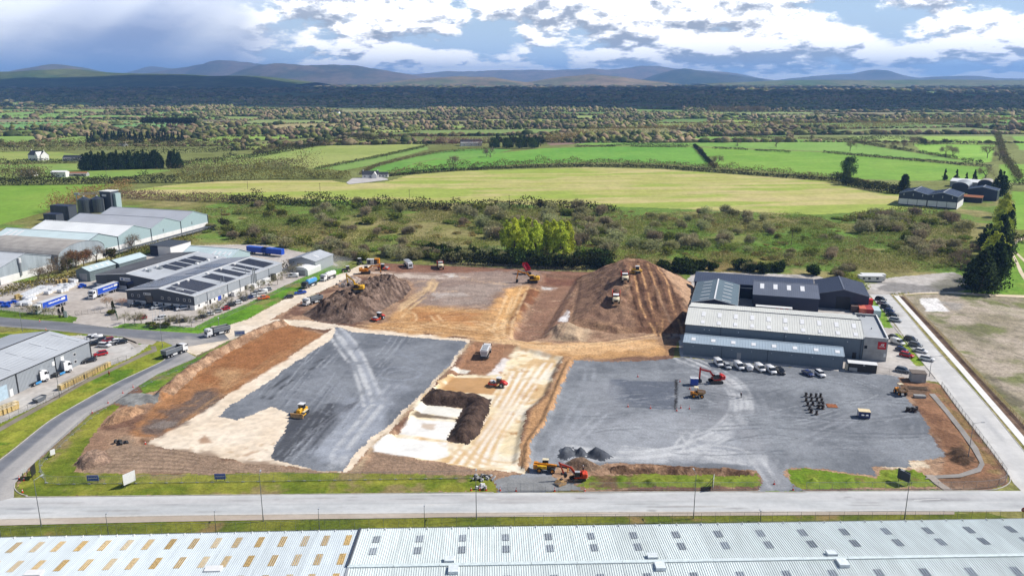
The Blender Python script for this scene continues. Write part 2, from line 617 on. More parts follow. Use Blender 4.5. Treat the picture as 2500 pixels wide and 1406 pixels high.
region('yard',[(-700,690),(60,690),(240,660),(300,640),(430,600),(640,596),(800,628),(846,664),(745,704),(700,722),(640,728),(600,745),(500,792),(478,813),(275,800),(173,789),(102,782),(-700,740)],(190,180,170),(206,198,190),0.06,0,material=M_SAND)
region('lawn',[(-800,690),(-200,760),(0,756),(70,764),(188,773),(186,782),(172,790),(102,783),(-800,760)],(96,128,36),(126,146,52),0.1,0.2,material=M_GRASS)
region('lawn',[(275,800),(300,790),(360,790),(470,800),(520,775),(600,742),(690,700),(760,668),(810,648),(846,652),(846,664),(802,677),(745,703),(693,730),(604,779),(480,815)],(84,132,30),(112,158,44),0.1,0.2,material=M_GRASS,c3=(140,140,80),t3=0.7)
region('lawn',[(-400,830),(0,812),(60,806),(112,806),(210,816),(300,824),(330,840),(345,848),(384,834),(429,833),(440,842),(415,862),(397,881),(275,939),(160,1003),(106,1038),(0,1117),(-400,1320)],(128,142,44),(158,158,62),0.1,0.2,material=M_GRASS,c3=(96,128,34))
region('yard',[(-500,1040),(-60,1010),(0,1002),(120,944),(240,892),(330,842),(370,838),(338,862),(308,878),(262,896),(150,962),(60,1005),(0,1034),(-500,1250)],(196,190,182),(210,206,200),0.08,0,material=M_SAND)
region('yard',[(-500,960),(0,840),(190,818),(300,824),(330,842),(240,893),(120,946),(-100,1050),(-500,1200)],(196,188,180),(208,204,198),0.08,0,material=M_SAND)
region('lawn',[(-200,1290),(100,1281),(700,1266),(1250,1259),(2340,1255),(2400,1250),(2460,1262),(2500,1290),(2600,1400),(-200,1500)],(98,112,32),(130,132,46),0.12,0.15,material=M_GRASS,c3=(150,128,80),t3=0.72)
region('dry_field',[(2194,722),(2300,717),(2400,722),(2600,728),(3200,740),(3200,1600),(2640,1180),(2372,905),(2298,818)],(190,176,158),(156,146,122),0.07,0.3,material=M_SOIL,c3=(128,132,84),t3=0.66)
region('gravel_yard',[(2060,692),(2190,676),(2330,664),(2380,690),(2360,712),(2176,719),(2122,722),(2105,760),(1900,760),(1660,720),(1690,662),(1990,672)],(188,180,170),(208,202,196),0.08,0.4,c3=(150,146,142),material=M_GRAVEL)
region('yard',[(1650,700),(2000,700),(2122,722),(2190,800),(2262,896),(2290,932),(2190,920),(2061,908),(1660,870)],(194,186,178),(208,202,196),0.08,0,material=M_SAND)
region('lawn',[(2125,735),(2140,733),(2172,784),(2180,800),(2158,800)],(110,150,40),(130,160,60),0.2,0.1,material=M_GRASS)
region('lawn',[(2184,812),(2206,820),(2262,892),(2236,894),(2200,852)],(120,150,40),(146,160,60),0.2,0.1,material=M_GRASS)
region('meadow',[(2455,590),(2600,570),(3400,560),(3400,740),(2500,722),(2380,716),(2360,700),(2380,650)],(116,158,50),(140,168,66),0.08,0.3,material=M_GRASS)
region('site_earth',SITE,(158,126,102),(190,156,126),0.10,0.5,material=M_SOIL,c3=(130,98,80))
region('grass_verge',VERGE_F,(108,124,36),(148,148,58),0.16,0.5,material=M_GRASS,c3=(150,134,90),t3=0.66)
region('grass_verge',VERGE_B,(92,130,34),(126,146,52),0.16,0.5,material=M_GRASS,c3=(150,134,90),t3=0.7)
region('grass_verge',VERGE_R1,(110,132,38),(138,146,56),0.2,0.7,material=M_GRASS,c3=(120,96,70),t3=0.66)
region('grass_verge',VERGE_R2,(110,138,36),(138,150,54),0.2,0.4,material=M_GRASS,c3=(128,110,66),t3=0.68)
region('haul_road',HAUL,(232,214,190),(242,228,208),0.12,0.5,material=M_SAND)
region('sand_bed',SAND,(238,218,192),(246,230,208),0.10,0.5,material=M_SAND)
region('gravel_pad',GRAV_L,(114,118,125),(140,144,150),0.07,0.6,material=M_GRAVEL)
region('gravel_pad',GRAV_R,(118,122,128),(146,150,155),0.07,0.6,material=M_GRAVEL)
region('sand_bed',PALE,(246,226,186),(252,240,216),0.16,0.7,material=M_SAND,c3=(226,192,144),t3=0.60)
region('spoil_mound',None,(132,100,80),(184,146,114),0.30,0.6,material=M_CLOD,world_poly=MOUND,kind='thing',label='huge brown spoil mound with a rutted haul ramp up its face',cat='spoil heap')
HEAP_TAGS={0:('topsoil_heap',(88,70,60),(140,118,104),'long dark furrowed topsoil heap behind the left stone pad','soil heap'),1:('rubble_heap',(150,130,118),(190,174,162),'pile of broken pale rubble beside the cream haul road','rubble heap'),2:('topsoil_heap',(66,52,46),(98,80,70),'dark brown angled ridge of topsoil on the pale sand bed','soil heap'),3:('earth_bund',(150,116,90),(190,156,126),'rough brown earth bund along the inner side of the left road','soil heap'),4:('soil_heap',(160,124,96),(190,152,118),'loose brown soil heap on the grass by the left road fence','soil heap'),5:('soil_heap',(140,116,100),(176,148,126),'cloddy grey brown soil heap at the left front corner','soil heap'),6:('gravel_heap',(130,130,128),(152,152,148),'flat grey gravel tongue spilling in from the left road','gravel heap'),7:('gravel_heap',(84,88,96),(112,116,122),'small grey stone heap nearest the telehandler','gravel heap'),8:('gravel_heap',(84,88,96),(112,116,122),'round grey stone heap, middle of the three by the front entrance','gravel heap'),9:('gravel_heap',(80,84,92),(108,112,118),'grey stone heap tapering to a point, last of the three by the entrance','gravel heap'),10:('soil_heap',(120,98,82),(150,126,104),'brown soil heap behind the orange excavator at the front entrance','soil heap'),11:('earth_bund',(104,78,62),(166,132,104),'dark torn earth ridge along the front edge of the right stone pad','soil heap'),}
for k,(nm,c1,c2,lb,ct)in HEAP_TAGS.items():
 poly,hh,w,rough,seed=HEAPS[k]
 if w<0:
  q=[]
  for sgn in(1,-1):
   seg=[]
   for i,(x,y)in enumerate(poly):
    a=poly[max(i-1,0)]
    b=poly[min(i+1,len(poly)-1)]
    L=math.hypot(b[0]-a[0],b[1]-a[1])
    seg.append((x-sgn*(b[1]-a[1])/L*-w*0.9,y+sgn*(b[0]-a[0])/L*-w*0.9))
   q+=seg if sgn==1 else seg[::-1]
  poly=q
 region(nm,None,c1,c2,0.45,0.4,material=M_GRAVEL if 'gravel' in nm else M_CLOD,world_poly=poly,kind='thing',label=lb,cat=ct)
PAINT=[]
def patch(px,c,a=1.0,soft=3.0,wob=3.0,ns=0.12,only=None):
 PAINT.append((PL(px),np.array(lin(*c)),a,soft,wob,ns,only))
S_=('site_earth',)
patch([(905,640),(1200,653),(1440,664),(1430,676),(1200,668),(960,668)],(140,98,80),0.8,5,5)
patch([(960,668),(1250,662),(1330,668),(1300,690),(1215,720),(1190,752),(1020,742),(1010,690)],(160,140,128),0.9,5,6,0.08)
patch([(905,664),(1040,672),(1140,676),(1080,682),(960,680)],(226,208,192),0.7,3,5)
patch([(1085,670),(1110,668),(1120,676),(1095,678)],(235,228,220),0.8,3,3)
patch([(1060,716),(1130,712),(1140,722),(1060,730)],(214,204,196),0.7,3,4)
patch([(1080,700),(1230,690),(1200,740),(1090,742)],(176,160,148),0.55,4,6,0.07)
patch([(925,786),(985,752),(1030,748),(1195,758),(1240,700),(1290,694),(1310,702),(1262,790),(1242,830),(1330,842),(1640,826),(1645,862),(1400,878),(1240,838),(1150,826),(1000,812),(880,798)],(206,160,108),0.95,4,5,0.08)
patch([(1010,757),(1180,764),(1150,790),(1000,782)],(186,124,74),0.6,5,6)
patch([(1195,830),(1330,842),(1620,832),(1640,846),(1400,866),(1280,850)],(232,188,138),0.8,3,4)
patch([(985,752),(1000,742),(1060,700),(1062,680),(1050,680),(1040,700),(975,745)],(224,190,146),0.7,2,3)
patch([(1242,712),(1262,700),(1290,702),(1262,750),(1240,800),(1205,800)],(226,176,116),0.9,2.5,3)
patch([(1290,700),(1325,704),(1270,760),(1248,810),(1242,800),(1262,750)],(132,84,58),0.9,2.5,3)
patch([(1325,668),(1424,672),(1395,720),(1340,824),(1245,832),(1280,770),(1330,700)],(152,116,94),0.95,3,3,0.08)
patch([(1330,672),(1424,674),(1415,690),(1330,690)],(126,84,68),0.8,3,3)
patch([(1322,692),(1352,694),(1350,702),(1322,700)],(226,220,214),0.9,2,2)
patch([(1360,785),(1385,756),(1394,760),(1382,786)],(242,238,236),0.95,1.2,1.5)
patch([(1340,828),(1360,790),(1420,786),(1440,806),(1425,832)],(196,172,142),0.8,3,3)
patch([(1630,800),(1648,770),(1668,774),(1662,812),(1640,830)],(232,228,226),0.9,1.5,2)
patch([(1620,790),(1600,838),(1640,860),(1668,850),(1668,780)],(130,100,82),0.7,3,3)
patch([(736,740),(860,700),(870,690),(830,704),(730,760)],(136,104,90),0.6,4,5)
patch([(704,792),(794,814),(637,913),(541,974),(464,1022),(384,1067),(330,1070),(310,1060),(400,962),(470,912),(580,846),(690,796)],(172,124,84),1.0,2,2.5,0.1)
patch([(690,800),(770,812),(640,890),(520,950),(470,930),(560,860)],(160,106,66),0.7,5,7)
patch([(520,940),(470,960),(400,1005),(330,1050),(380,1062),(470,1015),(540,965)],(112,98,90),0.9,4,6)
patch([(520,905),(560,890),(600,915),(540,950)],(206,168,124),0.6,5,6)
patch([(365,1042),(400,1026),(430,1030),(405,1046)],(150,140,132),0.6,2,2)
patch([(335,1080),(345,1070),(366,1076),(360,1084)],(106,74,52),0.9,1.2,1)
patch([(300,1062),(360,1084),(512,1112),(704,1138),(830,1152),(560,1156),(190,1158),(260,1100)],(160,136,114),0.9,3,4)
patch([(480,1075),(500,1062),(512,1072),(514,1080),(490,1082)],(176,142,114),0.9,1,1.2,only=('sand_bed',))
patch([(590,1112),(620,1098),(624,1104),(604,1114)],(200,168,138),0.8,1,1)
patch([(880,1150),(912,1086),(1155,834),(1140,840),(960,1045),(860,1148)],(196,172,140),0.9,1.5,1.5)
patch([(880,1156),(915,1104),(1040,1126),(1175,1150),(1190,1160),(900,1158)],(158,132,110),0.9,2,2)
patch([(913,1088),(947,1058),(1090,1073),(1092,1104),(1040,1121),(916,1101)],(252,249,242),1.0,0.8,0.8)
patch([(974,1052),(1006,1014),(1122,1022),(1088,1066)],(250,247,240),1.0,0.8,0.8)
patch([(1030,1024),(1060,1028),(1055,1040),(1025,1036)],(196,168,138),0.7,1,1.5)
patch([(1022,1000),(1122,1014),(1120,1020),(1008,1010)],(92,74,62),0.85,0.8,1)
patch([(1025,981),(1134,991),(1124,1013),(1012,998)],(244,240,228),1.0,0.6,0.6)
patch([(1160,834),(1262,842),(1242,870),(1190,908),(1104,908),(1130,868)],(164,122,92),0.95,2,2.5)
patch([(1106,914),(1236,918),(1204,958),(1078,944)],(200,154,102),0.95,1,1)
patch([(1108,894),(1148,898),(1140,906),(1104,902)],(246,238,222),0.95,0.6,0.6)
patch([(1192,908),(1232,868),(1242,872),(1222,908)],(242,234,228),0.9,1,1.5)
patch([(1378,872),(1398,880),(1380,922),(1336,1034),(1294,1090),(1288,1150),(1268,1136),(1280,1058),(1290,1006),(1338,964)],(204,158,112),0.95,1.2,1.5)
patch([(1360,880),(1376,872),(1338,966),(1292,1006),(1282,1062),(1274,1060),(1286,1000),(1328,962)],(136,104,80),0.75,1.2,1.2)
patch([(812,801),(846,806),(888,870),(918,940),(950,985),(905,992),(868,920),(836,850)],(166,170,177),0.5,3,3,0.12,('gravel_pad',))
patch([(700,1030),(760,1006),(800,985),(845,990),(770,1060),(700,1128),(664,1120),(690,1064)],(74,76,82),0.85,2.5,2.5,0.15,('gravel_pad',))
patch([(760,1100),(850,1000),(900,960),(960,985),(930,1045),(850,1140),(790,1146)],(168,173,182),0.85,5,5,0.06,('gravel_pad',))
patch([(840,985),(940,930),(1000,940),(930,1020),(850,1060)],(156,161,170),0.6,6,6,0.06,('gravel_pad',))
patch([(1492,926),(1652,932),(1648,1000),(1520,992),(1480,960)],(98,104,116),0.85,1.2,1.0,0.1,('gravel_pad',))
patch([(1545,924),(1650,926),(1652,934),(1560,931)],(164,126,92),0.9,0.8,0.8,0.2)
patch([(1430,920),(1490,935),(1515,995),(1470,1010),(1420,1000)],(158,161,166),0.6,5,6,0.06,('gravel_pad',))
patch([(1330,1050),(1500,1010),(1700,1015),(1820,1040),(1850,1140),(1500,1130),(1300,1150)],(168,171,176),0.75,8,8,0.05,('gravel_pad',))
patch([(1660,900),(1790,930),(1820,1000),(1760,1060),(1680,1090),(1660,1020),(1750,1000)],(150,152,156),0.55,6,5,0.06,('gravel_pad',))
patch([(1820,1040),(1900,1140),(1930,1198),(1850,1198),(1830,1100)],(158,160,164),0.75,4,4,0.08,('gravel_pad',))
patch([(1215,1162),(1400,1168),(1425,1200),(1215,1200)],(152,152,150),0.8,2,2,0.2,('gravel_pad',))
patch([(2140,1128),(2240,1122),(2260,1138),(2180,1148)],(236,220,192),0.8,1.5,3,0.3)
patch([(1648,926),(1654.5,926),(1652,1003),(1645,1003)],(40,38,38),0.9,0.4,0.3,0.5,('gravel_pad',))
patch([(2200,930),(2300,940),(2440,1140),(2450,1180),(2300,1180),(2310,1110),(2260,1020),(2222,980)],(160,118,88),0.9,2,3,0.12)
patch([(2250,1000),(2290,1010),(2350,1090),(2320,1100),(2280,1060)],(128,92,68),0.8,3,4,0.2)
patch([(2310,1095),(2350,1090),(2385,1125),(2360,1142),(2318,1122)],(74,58,44),0.9,1.5,2,0.3)
patch([(2300,945),(2340,1010),(2440,1140),(2420,1150),(2320,1010),(2280,950)],(150,134,80),0.55,2,4,0.2)
patch([(2300,1165),(2450,1160),(2450,1190),(2310,1194)],(126,98,76),0.8,1.5,2,0.3)
patch([(2196,938),(2262,944),(2262,968),(2210,968)],(110,90,74),0.9,1.5,2,0.3)
patch([(2244,728),(2288,728),(2318,760),(2262,760),(2252,745)],(244,240,236),1.0,0.8,0.8)
patch([(2290,735),(2350,742),(2340,760),(2318,756)],(172,166,158),0.8,2,2)
patch([(2372,900),(2390,905),(2600,1080),(2640,1180),(2500,1040)],(110,118,44),0.8,4,4,0.1)
patch([(2400,915),(2430,925),(2560,1040),(2540,1050)],(120,112,96),0.8,4,6,0.1)
patch([(2350,740),(2600,760),(2700,800),(2450,770)],(196,182,164),0.7,5,8,0.06)
patch([(2340,790),(2420,800),(2440,850),(2380,840)],(120,116,88),0.6,5,8,0.06)
patch([(2380,650),(2360,712),(2300,716),(2270,700),(2320,670)],(104,104,84),0.7,6,4)
for q in[((560,470,900,545),(96,142,44)),((480,520,620,590),(104,146,48)),((700,550,900,620),(168,158,96)),((1000,600,1240,640),(110,150,44)),((1380,590,1560,640),(126,156,52)),((1880,540,2060,605),(96,156,42)),((1600,600,1900,640),(118,150,50)),((1700,590,2100,612),(92,142,40)),((1640,620,1960,668),(150,118,74)),((2080,560,2250,600),(100,150,44)),((2060,610,2340,660),(160,146,92)),((2220,640,2330,665),(106,146,46)),((1700,575,1850,600),(140,128,76)),((860,580,1020,610),(110,146,50)),((520,600,720,640),(150,132,84)),((600,545,800,590),(150,132,84))]:
 (a,b,c,d),cc=q
 patch([(a,(b+d)/2),(a+(c-a)*.3,b),(c-(c-a)*.2,b+4),(c,(b+d)/2),(c-(c-a)*.25,d),(a+(c-a)*.2,d)],cc,0.5,8,14,0.07,('scrubland',))
patch([(2060,690),(2050,660),(2130,690),(2100,700)],(150,160,60),0.6,3,3)
TRACKS=[]
def track(px,w,c,a=0.6,pair=0.0,only=None,ns=0.35):
 pts=spline(PL(px),8)
 if pair:
  for sgn in(-1,1):
   q=[]
   for i,(x,y)in enumerate(pts):
    p0,p1=pts[max(i-1,0)],pts[min(i+1,len(pts)-1)]
    L=math.hypot(p1[0]-p0[0],p1[1]-p0[1])+1e-6
    q.append((x-sgn*(p1[1]-p0[1])/L*pair,y+sgn*(p1[0]-p0[0])/L*pair))
   TRACKS.append((q,w,np.array(lin(*c)),a,only,ns))
 else:
  TRACKS.append((pts,w,np.array(lin(*c)),a,only,ns))
PADS=('gravel_pad',)
LT=(206,207,208)
track([(822,802),(850,830),(880,880),(905,940),(925,985)],1.0,LT,0.8,1.5,PADS)
track([(808,812),(835,850),(872,900),(890,950),(900,990)],0.9,LT,0.7,1.3,PADS)
track([(840,810),(866,850),(900,920),(930,975)],1.5,(176,180,188),0.6,0,PADS)
track([(920,990),(880,1040),(840,1090),(820,1140)],1.2,LT,0.5,1.5,PADS)
track([(960,940),(900,1010),(860,1060),(800,1140)],0.9,LT,0.4,1.4,PADS)
track([(925,910),(950,897),(990,897),(1022,908),(1020,920),(980,928),(940,924),(925,914)],0.7,(160,166,176),0.5,0,PADS)
track([(950,908),(985,904),(1016,912),(1018,922)],0.6,(160,166,176),0.5,0,PADS)
track([(960,865),(1000,868),(1035,856)],0.6,(150,156,166),0.5,0,PADS)
track([(860,822),(900,820),(960,840),(1040,900)],0.6,(146,152,162),0.45,1.2,PADS)
for i in range(9):
 track([(780-i*12,880+i*13),(830-i*4,930+i*10),(870-i*3,1000+i*9)],0.6,(160,165,174),0.28,0,PADS)
track([(640,972),(660,950),(720,910),(790,876)],1.0,(70,72,76),0.75,0,PADS)
track([(660,973),(680,952),(735,914),(790,885)],1.0,(70,72,76),0.75,0,PADS)
for i in range(6):
 track([(700+i*14,1110-i*3),(760+i*12,1050-i*4),(840+i*8,992-i*3)],0.7,(126,128,134)if i%2 else(62,64,70),0.6,0,PADS)
track([(1655,872),(1720,900),(1780,930),(1808,970),(1806,1010),(1775,1045),(1720,1075),(1640,1100),(1500,1110),(1380,1092)],1.1,LT,0.75,1.5,PADS)
track([(1664,868),(1740,898),(1800,935),(1822,980),(1815,1020),(1770,1062),(1700,1090),(1560,1110)],0.9,LT,0.6,1.4,PADS)
track([(1660,880),(1730,915),(1785,950),(1795,1000),(1750,1050),(1690,1070)],0.8,LT,0.5,1.4,PADS)
for i in range(7):
 track([(1380,1100+i*5),(1500,1088+i*6),(1620,1098+i*5),(1750,1104+i*4),(1870,1112+i*4)],0.8,LT,0.5,0,PADS)
track([(1690,1048),(1665,1080),(1640,1104),(1540,1116)],0.6,LT,0.7,1.2,PADS)
track([(1672,1055),(1690,1085),(1730,1110),(1830,1130)],0.6,LT,0.6,1.2,PADS)
track([(1720,1090),(1800,1100),(1850,1130),(1900,1198)],0.8,LT,0.6,1.3,PADS)
track([(2120,1000),(2020,1050),(1930,1100),(1905,1150),(1910,1198)],0.8,(160,163,168),0.5,1.3,PADS)
track([(1840,960),(1870,1020),(1860,1090),(1890,1190)],0.9,(160,163,168),0.45,1.3,PADS)
track([(2200,960),(2120,1000),(2000,1040),(1900,1045),(1830,1010)],0.6,(150,153,158),0.5,1.2,PADS)
track([(2240,1040),(2230,1090),(2150,1100),(2000,1096),(1900,1110)],0.6,(150,153,158),0.5,1.2,PADS)
track([(1940,930),(2000,970),(2080,1050),(2140,1070)],0.6,(142,146,152),0.4,1.2,PADS)
track([(1900,960),(1870,940),(1900,920),(1980,935),(2060,940),(2160,935)],0.6,(142,146,152),0.4,1.2,PADS)
for i in range(10):
 track([(1920+i*20,1060+(i%3)*14),(2040+i*14,1052+i*6),(2180+i*6,1030+i*7)],0.5,(148,152,158),0.32,0,PADS)
track([(1320,1150),(1380,1050),(1430,960),(1440,900)],1.0,(168,172,178),0.5,1.4,PADS)
track([(1470,1010),(1440,1040),(1400,1080),(1380,1120)],0.8,(180,183,188),0.6,1.2,PADS)
OR=(238,200,152)
track([(870,796),(1000,808),(1120,822),(1240,834),(1400,842),(1500,836),(1640,815)],1.0,OR,0.7,1.5,S_)
track([(1000,800),(1100,790),(1180,790),(1230,820),(1330,850),(1480,838),(1600,820)],0.9,OR,0.6,1.4,S_)
track([(1245,720),(1225,770),(1215,810),(1240,838)],0.9,OR,0.7,1.4,S_)
track([(1280,700),(1255,760),(1240,800),(1260,840),(1400,852)],0.9,OR,0.7,1.4,S_)
track([(978,778),(992,764),(1012,766),(1016,780),(1000,790),(980,784),(978,776)],0.8,OR,0.7,0,S_)
track([(1030,680),(1042,672),(1058,676),(1060,690),(1046,702),(1032,700)],0.7,(206,176,140),0.6,0,S_)
track([(985,760),(1010,740),(1045,715),(1060,690)],1.0,(230,196,150),0.8,1.4,S_)
track([(930,664),(1000,670),(1100,680),(1200,676)],0.9,(206,186,170),0.6,1.4,S_)
track([(950,790),(1000,786),(1060,800),(1140,805),(1200,815)],0.8,(150,108,70),0.5,1.4,S_)
track([(1060,770),(1080,790),(1130,800),(1200,800),(1232,780)],0.8,OR,0.6,1.4,S_)
for i in range(9):
 xx=1345+i*8
 track([(xx+60,680),(xx+15,740),(xx-40,826)],0.6,(104,78,64)if i%2 else(158,126,104),0.5,0,S_)
MND=('spoil_mound','site_earth')
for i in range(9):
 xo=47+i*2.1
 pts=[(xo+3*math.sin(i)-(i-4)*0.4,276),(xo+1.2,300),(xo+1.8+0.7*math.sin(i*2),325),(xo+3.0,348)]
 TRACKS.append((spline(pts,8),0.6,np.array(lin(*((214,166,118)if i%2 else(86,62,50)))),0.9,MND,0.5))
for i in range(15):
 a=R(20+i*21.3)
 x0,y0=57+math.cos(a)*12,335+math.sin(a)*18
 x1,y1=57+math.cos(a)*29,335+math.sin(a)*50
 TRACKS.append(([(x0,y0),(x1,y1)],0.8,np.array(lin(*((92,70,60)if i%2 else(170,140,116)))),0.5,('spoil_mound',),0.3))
for i in range(20):
 x0=880+i*7
 track([(x0-10,712-i*0.6),(x0+18,735-i*0.3),(x0+42,748)],0.6,(70,56,50)if i%2 else(150,130,118),0.6,0,('topsoil_heap',))
for i in range(14):
 track([(395+i*22,1064-i*16),(470+i*20,1010-i*14),(520+i*16,990-i*12)],0.6,(196,158,116)if i%2 else(124,92,66),0.35,0,S_)
for i in range(12):
 track([(260,1100+i*4),(400,1094+i*5),(560,1122+i*3),(760,1150+i)],0.5,(190,164,138)if i%2 else(118,98,84),0.4,0,S_)
BEDT=('sand_bed',)
for i in range(8):
 track([(1340-i*12,880+i*2),(1280-i*8,960),(1220-i*8,1050),(1190-i*14,1130)],0.8,(222,186,134)if i%2 else(255,248,236),0.55,1.2,BEDT)
track([(1130,1076),(1150,1100),(1190,1120),(1260,1128)],0.7,(226,190,142),0.7,1.2,BEDT)
track([(1080,1070),(1130,1100),(1180,1130),(1240,1140)],0.7,(228,196,150),0.6,1.2,BEDT)
for i in range(22):
 a=1215+rnd.random()*110
 b=885+rnd.random()*200
 patch([(a-5,b),(a,b-4),(a+5,b),(a,b+5)],(188,140,88),0.8,0.6,1.2,0.5,BEDT)
for i in range(16):
 a=420+rnd.random()*300
 b=1070+rnd.random()*50
 patch([(a-7,b),(a,b-3),(a+7,b),(a,b+3)],(206,180,150),0.7,0.6,1.2,0.5,BEDT)
for i in range(30):
 a=2240+rnd.random()*300
 b=760+rnd.random()*120
 track([(a-80,b-30),(a,b),(a+120,b+42)],0.5,(202,188,168)if i%2 else(132,124,106),0.4,0,('dry_field',))
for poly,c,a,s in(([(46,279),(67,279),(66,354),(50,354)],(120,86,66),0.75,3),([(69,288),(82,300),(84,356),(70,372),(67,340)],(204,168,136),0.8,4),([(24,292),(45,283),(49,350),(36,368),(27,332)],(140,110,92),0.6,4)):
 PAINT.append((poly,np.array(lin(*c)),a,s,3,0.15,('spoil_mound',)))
r2=random.Random(99)
for i in range(70):
 a,b=r2.uniform(1420,2250),r2.uniform(905,1125)
 L=r2.uniform(40,170)
 c=r2.uniform(-26,26)
 track([(a-L,b+c*.5),(a,b-c*.3),(a+L,b+c)],r2.uniform(.3,.5),r2.choice([(182,186,190),(100,104,110),(170,174,178),(160,164,170)]),r2.uniform(.25,.6),r2.choice([0,1.0,1.1]),PADS,.8)
for i in range(46):
 a,b=r2.uniform(680,1080),r2.uniform(840,1120)
 L=r2.uniform(30,110)
 track([(a-L*.7,b+L*.8),(a,b+r2.uniform(-8,8)),(a+L*.6,b-L*.8)],r2.uniform(.3,.5),r2.choice([(176,180,186),(98,102,110),(164,168,174)]),r2.uniform(.25,.6),r2.choice([0,1.0]),PADS,.8)
for i in range(80):
 a,b=r2.uniform(930,1640),r2.uniform(672,860)
 L=r2.uniform(20,90)
 c=r2.uniform(-14,14)
 track([(a-L,b+c),(a,b-c*.4),(a+L,b-c)],r2.uniform(.3,.5),r2.choice([(226,190,148),(104,76,58),(150,116,88),(206,178,150)]),r2.uniform(.3,.7),r2.choice([0,1.0]),S_,.8)
for i in range(50):
 a,b=r2.uniform(380,760),r2.uniform(830,1060)
 track([(a-30,b+22),(a,b),(a+36,b-26)],.35,r2.choice([(206,160,112),(112,80,56),(140,100,70)]),r2.uniform(.3,.6),0,S_,.8)
def colour(rg,x,y):
 c1,c2,c3=[np.array(q)if q is not None else None for q in rg['c']]
 ns=rg['ns']
 n=fbm(x*ns,y*ns,21,5,0.6)
 t=smooth01((n-0.30)/0.40)[:,None]
 col=c1*(1-t)+c2*t
 if c3 is not None:
  n3=fbm(x*ns*0.8+40,y*ns*0.8,77,4,0.6)
  t3=smooth01((n3-rg['t3']+0.1)/0.12)[:,None]
  col=col*(1-t3)+c3*t3
 n4=fbm(x*0.7,y*0.7,5,3,0.75)[:,None]
 k4=(0.16 if rg['name']=='gravel_pad' else 0.28)if rg['kind']=='structure' else 0.55
 col=col*(1-k4+2*k4*n4)
 nm=rg['name']
 for poly,c,a,soft,wob,pns,only in PAINT:
  if only and nm not in only:
   continue
  if not only and rg['kind']=='thing':
   continue
  if not only and nm in('gravel_pad','lawn','haul_road','yard','scrubland','grass_verge','meadow'):
   continue
  q=np.array(poly)
  bb=(x>q[:,0].min()-soft)&(x<q[:,0].max()+soft)&(y>q[:,1].min()-soft)&(y<q[:,1].max()+soft)
  if not bb.any():
   continue
  xs,ys=x[bb],y[bb]
  d,_=dline(poly,xs,ys,True)
  d=np.where(inside(poly,xs,ys),d,-d)+(fbm(xs*pns*2,ys*pns*2,9,4)-0.5)*2*wob
  al=(smooth01(d/soft+0.5)*a)[:,None]
  tex=(0.80+0.40*fbm(xs*0.3,ys*0.5,31,4,0.65))[:,None]
  col[bb]=col[bb]*(1-al)+c*tex*al
 for pts,w,c,a,only,tns in TRACKS:
  if only and nm not in only:
   continue
  if not only and nm not in('site_earth','gravel_pad','sand_bed'):
   continue
  q=np.array(pts)
  bb=(x>q[:,0].min()-w)&(x<q[:,0].max()+w)&(y>q[:,1].min()-w)&(y<q[:,1].max()+w)
  if not bb.any():
   continue
  xs,ys=x[bb],y[bb]
  d,arc=dline(pts,xs,ys)
  al=smooth01(1.25-d/(w*0.85))*min(a*1.15,1.0)*smooth01((fbm(xs*tns*.5,ys*tns*.5,55,4,0.6)-0.25)/0.35)
  al=al[:,None]
  col[bb]=col[bb]*(1-al)+c*al
 return np.clip(col,0.01,0.88)
GRID_END=0.0
